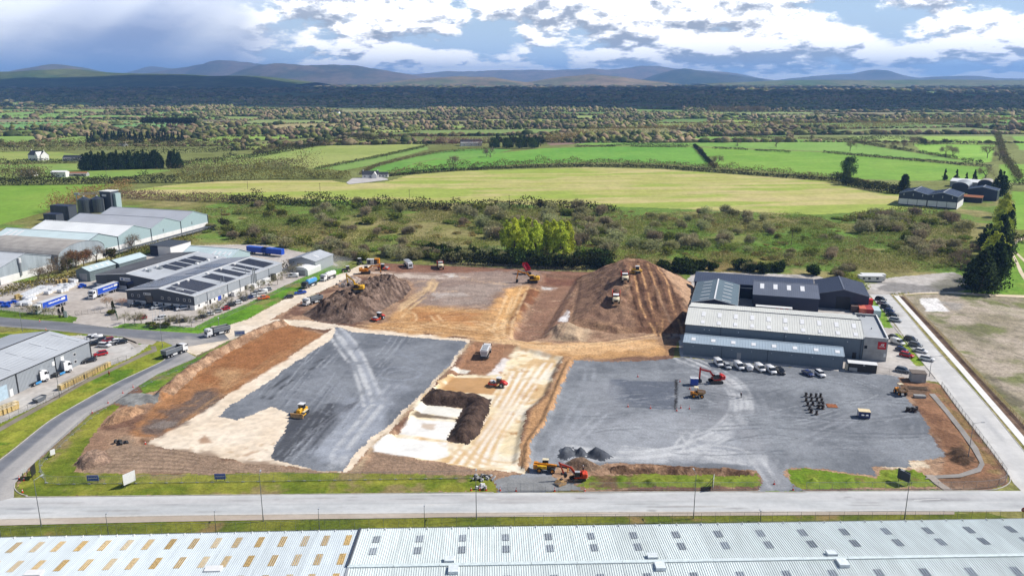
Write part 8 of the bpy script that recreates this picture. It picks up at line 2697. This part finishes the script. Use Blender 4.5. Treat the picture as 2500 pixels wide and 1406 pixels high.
def run(name,label,px,h,bay,kind,z=0.0,cat='fence',spl=True):
 """fence along a line; every bay is a panel of its own between posts"""
 pts=np.array(spline(PL(px),6)if spl and len(px)>2 else PL(px))
 s=np.concatenate([[0],np.cumsum(np.hypot(*np.diff(pts,axis=0).T))])
 n=max(int(round(s[-1]/bay)),1)
 q=np.linspace(0,s[-1],n+1)
 X,Y=np.interp(q,s,pts[:,0]),np.interp(q,s,pts[:,1])
 t=thing(name,label,cat,(X[0],Y[0],z),0)
 mt={'mesh':WIRE,'dark':DKPOST,'green':GRN,'timber':TIMB,'heras':WIRE}[kind]
 pd={'mesh':0.07,'dark':0.08,'green':0.08,'timber':0.14,'heras':0.05}[kind]
 pm=MB().cyl((0,0,-0.1),(0,0,h),pd/2 if kind!='timber' else 0.075,None,5).mesh('post')
 if kind=='heras':
  ft=MB().box(0,0,0,0.7,0.22,0.14).mesh('foot')
 L=s[-1]/n
 b=MB()
 if kind=='timber':
  b=None
  rm=MB().bar((0,0,0),(L,0,0),0.04,0.16).mesh('rail')
 else:
  th=0.045 if kind in('mesh','heras')else 0.04
  b.bar((0,0,h-0.03),(L,0,h-0.03),th)
  b.bar((0,0,0.12),(L,0,0.12),th)
  k=9 if kind!='green' else 16
  for i in range(1,k):
   b.bar((L*i/k,0,0.12),(L*i/k,0,h-0.03),0.012 if kind!='green' else 0.03)
  for i in range(1,6):
   b.bar((0,0,h*i/6),(L,0,h*i/6),0.012)
  b=b.mesh('fence_panel')
 for i in range(n+1):
  o=mk('post',pm,mt,t)
  o.location=(X[i]-X[0],Y[i]-Y[0],0)
  if kind=='heras':
   o=mk('foot',ft,W_CONC,t)
   o.location=(X[i]-X[0],Y[i]-Y[0],0)
  if i<n:
   rz=math.atan2(Y[i+1]-Y[i],X[i+1]-X[i])
   if kind=='timber':
    for zz in(0.35,0.75,1.15):
     o=mk('rail',rm,mt,t)
     o.location=(X[i]-X[0],Y[i]-Y[0],zz)
     o.rotation_euler=(0,0,rz)
   else:
    o=mk('fence_panel',b,mt,t)
    o.location=(X[i]-X[0],Y[i]-Y[0],0)
    o.rotation_euler=(0,0,rz)
 return t
run('mesh_fence','temporary mesh fence panels along the inner side of the left road',[(113,1178),(98,1140),(150,1086),(221,1022),(270,989),(345,946),(384,926),(480,883),(560,844),(592,826)],2.0,3.5,'heras')
run('mesh_fence','temporary mesh fence panels along the front grass, left stretch',[(113,1179),(130,1182),(300,1180),(600,1176),(900,1171),(1150,1167)],2.0,3.5,'heras')
run('mesh_fence','low mesh fence across the gravel entrance behind the cones',[(1240,1198),(1330,1198),(1425,1197)],1.9,3.0,'mesh',spl=False)
run('mesh_fence','mesh fence on the kerb before the torn verge, between the two entrances',[(1440,1196),(1600,1195.5),(1852,1194.5)],1.9,3.0,'mesh')
run('mesh_fence','mesh fence on the kerb from the right entrance round the corner',[(1968,1195),(2150,1194.5),(2330,1194),(2420,1190),(2452,1180),(2458,1166)],1.9,3.0,'mesh')
run('mesh_fence','dark posted mesh fence between the earth strip and the right road',[(2298,946),(2344,1008),(2406,1090),(2456,1160)],1.9,3.0,'dark')
run('mesh_fence','mesh fence along the back boundary of the site',[(905,641),(1000,646),(1200,654),(1340,662),(1440,665)],2.0,3.5,'mesh')
run('mesh_fence','long mesh fence between the grass strip and the foreground factory',[(-120,1313),(440,1302),(880,1291),(1300,1281),(1900,1273),(2440,1269)],2.3,3.0,'mesh')
run('mesh_fence','dark posted fence between the trade unit yard and the lawn',[(0,1034),(60,1006),(150,963),(262,897),(310,879)],1.8,3.0,'dark')
run('palisade_fence','green fence along the pallet yard lawn',[(-60,752),(0,759),(60,766),(130,772)],2.0,3.0,'green')
run('palisade_fence','green fence wing beside the open factory gate',[(280,760),(288,782)],2.2,2.5,'green',spl=False)
run('sliding_gate','black barred sliding gate across the pallet yard entrance',[(184,770),(246,763)],1.8,2.4,'dark',cat='gate',spl=False)
run('mesh_fence','mesh fence round the factory car park verge',[(300,801),(360,803),(470,806),(500,795),(600,752),(700,704),(760,678),(830,655)],1.6,3.0,'mesh')
run('mesh_fence','mesh fence between the black cabin and the substation',[(2142,909),(2170,913),(2200,917)],1.9,3.0,'mesh')
run('timber_fence','pale timber post and rail fence along the dry field',[(2204,724),(2250,772),(2298,820),(2372,901),(2500,1038),(2560,1102)],1.3,2.4,'timber')
def make_cone():
 t=proto('traffic_cone')
 oc=mat('cone_orange',lin(236,70,40),0.5)
 MB().box(0,0,0,0.42,0.42,0.05).obj('base',oc,t)
 MB().cyl((0,0,0.05),(0,0,0.95),0.19,0.03,10).obj('body',oc,t)
 MB().cyl((0,0,0.42),(0,0,0.68),0.135,0.088,10).obj('reflective_band',PT_['white'],t)
 return t
cones=[(55,1202,'traffic cone on the kerb bend at the left junction'),(47,1170,'traffic cone beside the small white sign at the left junction'),(59,1173,'traffic cone on the grass beside the small white sign'),(1150,1197,'traffic cone, first from the left along the front kerb'),(1171,1196.5,'traffic cone, second from the left along the front kerb'),(1187,1197,'traffic cone, third from the left along the front kerb'),(1221,1197.5,'traffic cone, fourth from the left along the front kerb'),(1260,1199,'traffic cone, fifth from the left along the front kerb'),(1354,1199,'traffic cone, sixth from the left along the front kerb'),(1428,1199,'traffic cone at the right end of the front kerb row'),(1557,920,'traffic cone at the left tip of the earth strip on the right pad'),(1533,993,'traffic cone on the lower edge of the dark rectangle, left one'),(1588,997,'traffic cone on the lower edge of the dark rectangle, right one'),(1660,932,'traffic cone at the top end of the trench'),(1662,996,'traffic cone just right of the trench foot'),(1683,998,'traffic cone below the site dumper'),(1684,950,'traffic cone left of the site dumper'),(1652,1003,'traffic cone at the bottom end of the trench'),(355,1084,'traffic cone at the corner of the sand bed'),(225,1008,'traffic cone by the left road barrier, lowest one'),(264,984,'traffic cone by the left road barrier, second one'),(300,960,'traffic cone by the left road barrier, third one'),(325,946,'traffic cone by the left road barrier, top one'),(97,785,'traffic cone on the verge of the left side road'),(112,806,'traffic cone behind the ridge of the trade unit'),(1890,1182,'traffic cone at the right site entrance'),(1936,1196,'traffic cone on the corner of the right site entrance')]
for px,py,lb in cones:
 x,y,z=PT(px,py)
 place('cone',make_cone,(x,y,z+0.06),rnd.random(),'traffic_cone',lb,'cone','traffic cones')
def board(name,label,px,py,w,h,z0,rz,front,back=None,frame_m=None,text=None):
 x,y=P(px,py)
 t=thing(name,label,'sign',(x,y,0),rz)
 MB().box(0,0,z0,w,0.06,h).obj('panel',front,t)
 if back:
  MB().box(0,0.05,z0+0.03,w-0.06,0.04,h-0.06).obj('backing',back,t)
 for s in(-1,1):
  MB().bar((s*w*0.38,0.12,0),(s*w*0.38,0.12,z0+h*0.9),0.1).obj('post',DKPOST,t)
  MB().bar((s*w*0.38,0.15,z0+h*0.7),(s*w*0.38,1.6,0),0.08).obj('brace',DKPOST,t)
 if text:
  lettering(t,-w*0.42,z0+h*0.42,w*0.84,h*0.2,-0.045,PT_['white'],12,11)
 return t
BLUE_B=mat('banner_blue',lin(66,104,206),0.6,var=0.1)
board('banner','blue banner with white lettering on the front fence, left one',228,1178,2.6,1.4,0.5,R(2),BLUE_B,text=1)
board('banner','blue banner with white lettering on the front fence, right one',538,1174,2.5,1.4,0.5,R(2),BLUE_B,text=1)
board('billboard','large white site board angled to the road on the left front grass',318,1186,3.0,2.6,0.8,R(58),PT_['white'],DKPOST)
board('billboard','narrow white site board on the torn verge between the entrances',1741,1192,2.6,2.4,0.6,R(72),PT_['white'],DKPOST)
board('billboard','dark backed site board on the right front grass',2204,1180,3.0,2.6,0.8,R(-58),W_CHAR,W_CONC)
board('billboard','black backed board edge on at the left junction',84,1166,2.4,2.4,0.8,R(100),W_BLACK,DKPOST)
board('road_sign','small white sign on a post at the left junction',63,1166,1.2,1.0,1.4,R(40),PT_['white'])
board('road_sign','white sign hung on the left road fence',130,1115,1.2,1.4,0.6,R(60),PT_['white'])
board('name_stone','white upright name board beside the clipped yews',161,775,1.6,2.6,0.1,R(-14),PT_['white'])
x,y=P(2495,1266)
t=thing('stop_sign','red round stop sign at the factory exit on the right','sign',(x,y,0),R(0))
MB().cyl((0,0,0),(0,0,2.3),0.05).obj('post',POLE,t)
MB().cyl((0,-0.04,2.2),(0,0.0,2.2),0.5,n=16).obj('disc',PT_['red'],t)
MB().box(0,-0.06,2.12,0.6,0.03,0.16).obj('lettering',PT_['white'],t)
x,y=P(586,824)
t=thing('site_banner','blue and white site banner on a stand beside the haul road entrance','sign',(x,y,0),R(8))
MB().box(0,0,0.6,3.6,0.05,2.0).obj('panel',mat('banner_pale',lin(206,216,232),0.6),t)
lettering(t,-1.5,1.5,3.0,0.6,-0.05,BLUE_B,14,9)
for s in(-1,1):
 MB().bar((s*1.7,0.05,0),(s*1.7,0.05,2.7),0.07).obj('post',DKPOST,t)
for k,(px,py)in enumerate([(375,788),(383,790),(393,792),(402,792)]):
 x,y=P(px,py)
 t=thing('flagpole','white flagpole without flag by the car park, number %s from the left'%['one','two','three','four'][k],'flagpole',(x,y,0))
 MB().cyl((0,0,0),(0,0,5.6),0.1,0.06,8).obj('pole',PT_['white'],t)
 MB().cyl((0,0,5.6),(0,0,5.8),0.12,0.05,8).obj('finial',PT_['white'],t)
 MB().box(0,0,0,0.5,0.5,0.1).obj('base',W_CONC,t)
for k,(px,py)in enumerate([(543,545),(782,474),(1000,492),(1243,506),(1932,600),(605,462),(12,402),(260,431),(945,400),(1515,548)]):
 x,y=P(px,py)
 t=thing('telegraph_pole',['beside the grain stores','in the stubble field below the bungalow','in the stubble field near the scrub edge','at the edge of the stubble field behind the poplars','standing in the scrub behind the navy sheds','in the left part of the stubble field','at the far left by the farmhouse hedge','in front of the conifer shelter row','on the slope above the bungalow','in the scrub behind the spoil mound'][k].join(['wooden telegraph pole ','']),'telegraph pole',(x,y,0))
 MB().cyl((0,0,0),(0,0,9.0),0.16,0.11,7).obj('pole',M_BARK,t)
 MB().box(0,0,8.4,1.8,0.12,0.14).obj('crossarm',M_BARK,t)
 for s in(-1,1):
  MB().cyl((s*0.7,0,8.54),(s*0.7,0,8.72),0.06,0.05,6).obj('insulator',PT_['white'],t)
  # ---- goods in the yards
def make_stack(kind):
 def f():
  t=proto('stack')
  if kind=='wrapped':
   m=mat('white_wrap',lin(244,246,248),0.35,var=0.06,scale=2)
   for i in range(2):
    for j in range(2):
     MB().loft([rsec(-0.62+i*1.26-.58,1.15,.15,1.5,.16),rsec(-0.62+i*1.26+.58,1.15,.15,1.5,.16)]).obj('bale',m,t).location=(0,-0.6+j*1.2,0)
   MB().box(0,0,0,2.5,2.4,0.14).obj('pallet',TIMB,t)
  elif kind=='pallets':
   for i in range(7):
    b=MB()
    for k in range(4):
     b.box(0,-0.42+k*0.28,i*0.28+0.14,1.2,0.2,0.05)
    for k in(-1,0,1):
     b.box(k*0.52,0,i*0.28,0.1,1.0,0.14)
    b.obj('pallet',TIMB,t)
  elif kind=='crate':
   b=MB()
   for i in range(4):
    for s in(-1,1):
     b.box(0,s*0.58,0.12+i*0.36,2.2,0.05,0.26)
     b.box(s*1.1,0,0.12+i*0.36,0.05,1.2,0.26)
   for i in(-1,0,1):
    for s in(-1,1):
     b.box(i*1.0,s*0.62,0,0.12,0.05,1.6)
   b.obj('slats',TIMB,t)
   MB().box(0,0,0.15,2.1,1.08,1.35).obj('contents',mat('crate_contents',lin(206,178,150),0.8,var=0.3,scale=4),t)
   MB().box(0,0,1.6,2.26,1.28,0.06).obj('lid',mat('pale_board',lin(240,220,178),0.8,var=0.12),t)
  elif kind=='drums':
   bm=mat('drum_blue',lin(30,90,210),0.45,var=0.12)
   for i in range(3):
    for j in range(2):
     MB().cyl((i*0.64-0.64,j*0.64-0.32,0.1),(i*0.64-0.64,j*0.64-0.32,1.05),0.3,n=12).obj('drum',bm,t)
   MB().box(0,0,0,2.0,1.4,0.1).obj('pallet',TIMB,t)
  return t
 return f
r0=SF[1]
pos=[]
for i in range(7):
 for j in range(2):
  pos.append((58+i*7.2+j*5,726-i*3.4+j*5))
pos+=[(100,712),(110,709),(120,706),(128,712),(138,709),(147,706),(118,718),(150,714),(158,712),(165,706),(172,703),(150,701),(165,700),(178,699),(182,690),(176,688),(70,736),(80,733),(60,742),(52,746),(68,746)]
for k,(a,b)in enumerate(pos):
 x,y=P(a,b)
 place('wrapped',make_stack('wrapped'),(x,y,0.02),r0+rnd.uniform(-.15,.15),'wrapped_goods','white wrapped stack of goods on pallets in the factory yard','goods','white wrapped goods in the yard')
for k,(a,b)in enumerate([(40,730),(46,728),(52,732),(148,692),(155,690),(162,690),(140,693)]):
 x,y=P(a,b)
 place('pallets',make_stack('pallets'),(x,y,0.02),r0+rnd.uniform(-.2,.2),'pallet_stack','stack of brown timber pallets in the factory yard','pallets','pallet stacks in the yard')
for k,(a,b)in enumerate([(4,742),(14,744),(24,742),(34,739),(44,742),(8,750),(20,750),(196,703),(206,700),(200,698)]):
 x,y=P(a,b)
 place('drums',make_stack('drums'),(x,y,0.02),r0+rnd.uniform(-.2,.2),'drum_pallet','pallet of bright blue drums in the factory yard','drums','blue drums in the yard')
a,b=P(152,950),P(262,897)
rz=math.atan2(b[1]-a[1],b[0]-a[0])
for k in range(18):
 q=k/17
 x,y=a[0]+(b[0]-a[0])*q,a[1]+(b[1]-a[1])*q
 place('crate',make_stack('crate'),(x,y,0.02),rz,'timber_crate','slatted timber crate in the long row beside the trade unit fence, %s from the left'%ORD[k],'crate','crates beside the trade unit')
for k in range(8):
 x,y=P(2+(k%4)*11,1006-(k%4)*4+(k//4)*7)
 place('crate',make_stack('crate'),(x,y,0.02),rz+rnd.uniform(-.1,.1),'timber_crate','slatted timber crate in the block at the left edge of the trade yard','crate','crates at the left edge')
x,y=P(97,979)
t=thing('skip','small grey steel skip by the trade unit fence','skip',(x,y,0),rz)
b=MB()
b.add([(-1.3,-.8,.2),(1.3,-.8,.2),(1.3,.8,.2),(-1.3,.8,.2),(-1.9,-.9,1.3),(1.9,-.9,1.3),(1.9,.9,1.3),(-1.9,.9,1.3)],[(3,2,1,0),(0,1,5,4),(1,2,6,5),(2,3,7,6),(3,0,4,7)])
b.obj('body',GREYB,t)
MB().box(0,0,0.9,3.0,1.5,0.1).obj('contents',W_CONC,t)
MB().box(0,0,0,2.2,1.2,0.2).obj('base',DARK,t)
# ---- things on the stone pads
def tank_box(name,label,px,py,rz,body,top,w,d,h,blobs_=False):
 x,y=P(px,py)
 t=thing(name,label,'tank',(x,y,0.05),rz)
 MB().box(0,0,0.15,w,d,h-0.25).obj('body',body,t)
 MB().box(0,0,h-0.1,w+0.1,d+0.1,0.1).obj('lid',top,t)
 for s in(-1,1):
  MB().box(s*w*0.35,0,0,0.15,d,0.15).obj('skid',DARK,t)
 MB().box(w*0.2,-d/2-0.02,0.5,0.6,0.05,h-0.9).obj('door',body,t)
 if blobs_:
  for s in(-1,1):
   MB().loft([rsec(s*0.55-.35,0.5,0.9,1.3,.12),rsec(s*0.55+.35,0.5,0.9,1.3,.12)]).obj('white_bag',PT_['white'],t).location=(0,-d/2-0.25,0)
 return t
tank_box('fuel_tank','blue fuel tank with white lid beside the red excavator',1694,939,R(-4),PT_['blue'],PT_['white'],2.3,1.8,2.3)
tank_box('generator','blue generator box with a timber board lid and white bags on the stone pad',2108,1018,R(-12),PT_['navy'],mat('pale_board',lin(240,220,178),0.8),3.0,2.2,2.0,True)
x,y=P(2031,991)
t=thing('steel_plate','rusty steel road plate lying on the stone pad','plate',(x,y,0.1),R(-8))
MB().box(0,0,0,2.8,2.6,0.05).obj('plate',RUST,t)
for s in(-1,1):
 MB().box(s*1.1,1.1,0.05,0.2,0.1,0.1).obj('lifting_lug',DARK,t)
pipe_m=mat('brown_casting',lin(72,56,48),0.8,var=0.3,scale=3)
def make_casting():
 t=proto('casting')
 MB().box(0,0,0,1.0,0.8,0.12).obj('base',pipe_m,t)
 MB().cyl((0,0,0.1),(0,0,1.1),0.34,0.3,10).obj('body',pipe_m,t)
 MB().cyl((0,0,0.75),(0.55,0,0.75),0.18,0.18,8).obj('inlet',pipe_m,t)
 MB().cyl((0,0,1.1),(0,0,1.25),0.42,0.42,10).obj('rim',DARK,t)
 return t
for k,(px,py)in enumerate([(1967,968),(1979,970),(1992,970),(2003,970),(1968,979),(1981,979),(1994,979),(2006,982),(1972,990),(1984,988),(1999,990),(2008,990),(1976,1000),(1998,997),(2008,998),(1980,1007),(1993,1012)]):
 x,y=P(px,py)
 place('casting',make_casting,(x,y,0.05),rnd.random()*6,'drain_pot','dark brown drain pot in the cluster on the right stone pad','drain pot','drain pots on the stone pad')
for k,(px,py)in enumerate([(2214,1004),(2220,1005),(2227,1004),(2233,1006),(2237,1002)]):
 x,y=P(px,py)
 place('casting',make_casting,(x,y,0.05),rnd.random()*6,'drain_pot','black drain fitting in the small row near the earth strip','drain pot','drain fittings near the earth strip')
x,y=P(2246,972)
t=thing('kerb_stack','stack of grey kerb stones on the earth beside the orange dumper','kerb stones',(x,y,0.1),R(-8))
for i in range(3):
 for j in range(3):
  MB().box(0,j*0.5,i*0.25,3.2,0.4,0.2).obj('kerb_stone',W_CONC,t)
x,y=P(2240,948)
t=thing('trench_frame','open trench with timber shoring beside the substation','trench',(x,y,0.05),R(-10))
for j in range(3):
 MB().box(0,j*0.9-0.9,0.05,5.2,0.25,0.2).obj('shoring_board',mat('old_timber',lin(132,112,92),0.9,var=0.3),t)
MB().box(0,-0.4,0.02,4.6,0.5,0.04).obj('dark_water',DARK,t)
x,y=P(1183,1168)
t=thing('rubble_pile','pile of broken pale concrete slabs by the front entrance','rubble',(x,y,0),0)
for i in range(26):
 MB().box(rnd.uniform(-2.6,2.6),rnd.uniform(-1.5,1.5),rnd.uniform(0,0.5),rnd.uniform(.5,1.2),rnd.uniform(.3,.8),rnd.uniform(.15,.4),rnd.random()*3,0.8,rnd.uniform(-.5,.5)).obj('concrete_lump',W_CONC if i%3 else DKPOST,t)
for k,(px,py,n,rx,ry)in enumerate([(296,1083,12,1.6,0.8),(1170,1192,8,1.8,0.7),(850,690,46,5.0,3.5)]):
 x,y,z=PT(px,py)
 t=thing('rubble_pile',['dark broken tarmac lumps on the left bare earth','white rubble at the kerb beside the front cones','heap of pale broken stone beside the yellow excavator'][k],'rubble',(x,y,z),0)
 for i in range(n):
  MB().box(rnd.uniform(-rx,rx),rnd.uniform(-ry,ry),rnd.uniform(0,0.7)-(0.6 if k==2 else 0),rnd.uniform(.3,1.1),rnd.uniform(.3,.8),rnd.uniform(.2,.6),rnd.random()*3,0.7,rnd.uniform(-.5,.5)).obj('lump',[DKPOST,W_REND,W_CONC][k]if i%4 else[DARK,W_CONC,mat('pinkish_stone',lin(196,160,146),.9)][k],t)
x,y=P(1420,1168)
t=thing('digger_bucket','pale steel bucket lying on the gravel before the orange excavator','bucket',(P(1368,1182)[0],P(1368,1182)[1],0.05),R(35))
MB().side([(-1.0,0),(1.0,0),(1.2,.5),(0.5,1.1),(-.3,1.0),(-1.1,.4)],-.9,.9).obj('shell',PT_['tan'],t)
MB().box(0.3,0,1.0,.5,.6,.3).obj('hanger',DARK,t)
for k in range(2):
 x,y=P(905+k*16,645-k)
 t=thing('site_tank',['white and black site unit near the haul road end','orange water tank near the haul road end'][k],'tank',(x,y,0),R(-5))
 MB().box(0,0,0.3,3.4 if not k else 2.4,2.2,2.3).obj('body',[PT_['silver'],PT_['amber']][k],t)
 MB().box(0,0,2.6,3.6 if not k else 2.5,2.4,0.1).obj('lid',PT_['white']if not k else PT_['amber'],t)
 MB().box(-0.6,-1.12,0.4,1.6,0.06,1.9).obj('door',DARK,t)
 wheels(t,(0,),1.8,0.35,0.25)
 # ---- people
def skin_mesh(name,verts,edges,radii,material,parent):
 m=bpy.data.meshes.new(name)
 m.from_pydata(verts,edges,[])
 o=bpy.data.objects.new(name,m)
 COL.objects.link(o)
 o.parent=parent
 md=o.modifiers.new('skin','SKIN')
 if not m.skin_vertices:
  m.skin_vertices.new()
 for v,r in zip(m.skin_vertices[0].data,radii):
  v.radius=(r,r)
 m.skin_vertices[0].data[0].use_root=True
 s=o.modifiers.new('sub','SUBSURF')
 s.levels=s.render_levels=1
 m.materials.append(material)
 return o
def person(px,py,rz,label,jacket,trouser,hat=None):
 x,y,z=PT(px,py)
 t=thing('person',label,'person',(x,y,z+0.06),rz)
 skin=mat('skin',lin(214,160,134),0.6)
 V=[(0,0,0.95),(0,0,1.2),(0,0,1.42),(0,0,1.52),(0.01,0,1.62),(0.02,0,1.74),(0,0.2,1.40),(0.05,0.27,1.14),(0.14,0.26,0.92),(0.17,0.25,0.82),(0,-0.2,1.40),(-0.02,-0.27,1.14),(0.1,-0.27,0.92),(0.13,-0.26,0.82),(0,0.1,0.9),(0.06,0.11,0.5),(-0.02,0.12,0.08),(0.14,0.12,0.04),(0,-0.1,0.9),(-0.06,-0.11,0.5),(-0.14,-0.12,0.08),(0.02,-0.12,0.04)]
 E=[(0,1),(1,2),(2,3),(3,4),(4,5),(2,6),(6,7),(7,8),(8,9),(2,10),(10,11),(11,12),(12,13),(0,14),(14,15),(15,16),(16,17),(0,18),(18,19),(19,20),(20,21)]
 Rr=[.15,.15,.15,.06,.10,.09,.07,.05,.04,.045,.07,.05,.04,.045,.09,.065,.05,.05,.09,.065,.05,.05]
 skin_mesh('body',V,E,Rr,skin,t)
 idx=[0,1,2,6,7,8,10,11,12]
 mp={a:i for i,a in enumerate(idx)}
 skin_mesh('jacket',[V[i]for i in idx],[(mp[a],mp[b])for a,b in E if a in mp and b in mp],[Rr[i]+.035 for i in idx],jacket,t)
 idx=[0,14,15,16,18,19,20]
 mp={a:i for i,a in enumerate(idx)}
 skin_mesh('trousers',[V[i]for i in idx],[(mp[a],mp[b])for a,b in E if a in mp and b in mp],[Rr[i]+.03 for i in idx],trouser,t)
 if hat:
  MB().cyl((0.02,0,1.70),(0.02,0,1.84),0.14,0.08,10).obj('hard_hat',hat,t)
 else:
  MB().cyl((0.0,0,1.69),(0.0,0,1.80),0.115,0.07,10).obj('hair',DARK,t)
person(1809,971,R(200),'person in dark clothes and a white hard hat standing on the stone pad',mat('cloth_dark',lin(60,62,70),0.9),mat('cloth_black',lin(40,40,44),0.9),PT_['white'])
person(267,918,R(60),'person in a red jacket walking on the lawn path by the crates',mat('cloth_red',lin(224,50,36),0.9),mat('cloth_maroon',lin(120,30,36),0.9))
person(1424,1153,R(180),'person in a white hard hat standing behind the orange excavator',mat('cloth_dark',lin(60,62,70),0.9),mat('cloth_black',lin(40,40,44),0.9),PT_['white'])
# ---- dust drifting off the white tanker
a=P(770,664)
bm=bmesh.new()
bmesh.ops.create_icosphere(bm,subdivisions=3,radius=1.0)
me=bpy.data.meshes.new('dust')
for v in bm.verts:
 k=0.75+0.5*float(fbm(np.array([v.co.x*2+3]),np.array([v.co.y*2+v.co.z]),4)[0])
 v.co*=k
bm.to_mesh(me)
bm.free()
o=mk('dust',me)
o.location=(a[0],a[1]+6,2.4)
o.scale=(17,12,4.2)
o.rotation_euler=(0,0,R(35))
dm=bpy.data.materials.new('dust_cloud')
dm.use_nodes=True
dm.node_tree.nodes.clear()
q=dm.node_tree.nodes.new('ShaderNodeOutputMaterial')
pv=dm.node_tree.nodes.new('ShaderNodeVolumePrincipled')
pv.inputs['Color'].default_value=(0.95,0.94,0.92,1)
pv.inputs['Density'].default_value=0.022
dm.node_tree.links.new(pv.outputs[0],q.inputs['Volume'])
me.materials.append(dm)
tag(o,'pale dust drifting from the white tanker over the haul road',None,kind='stuff')
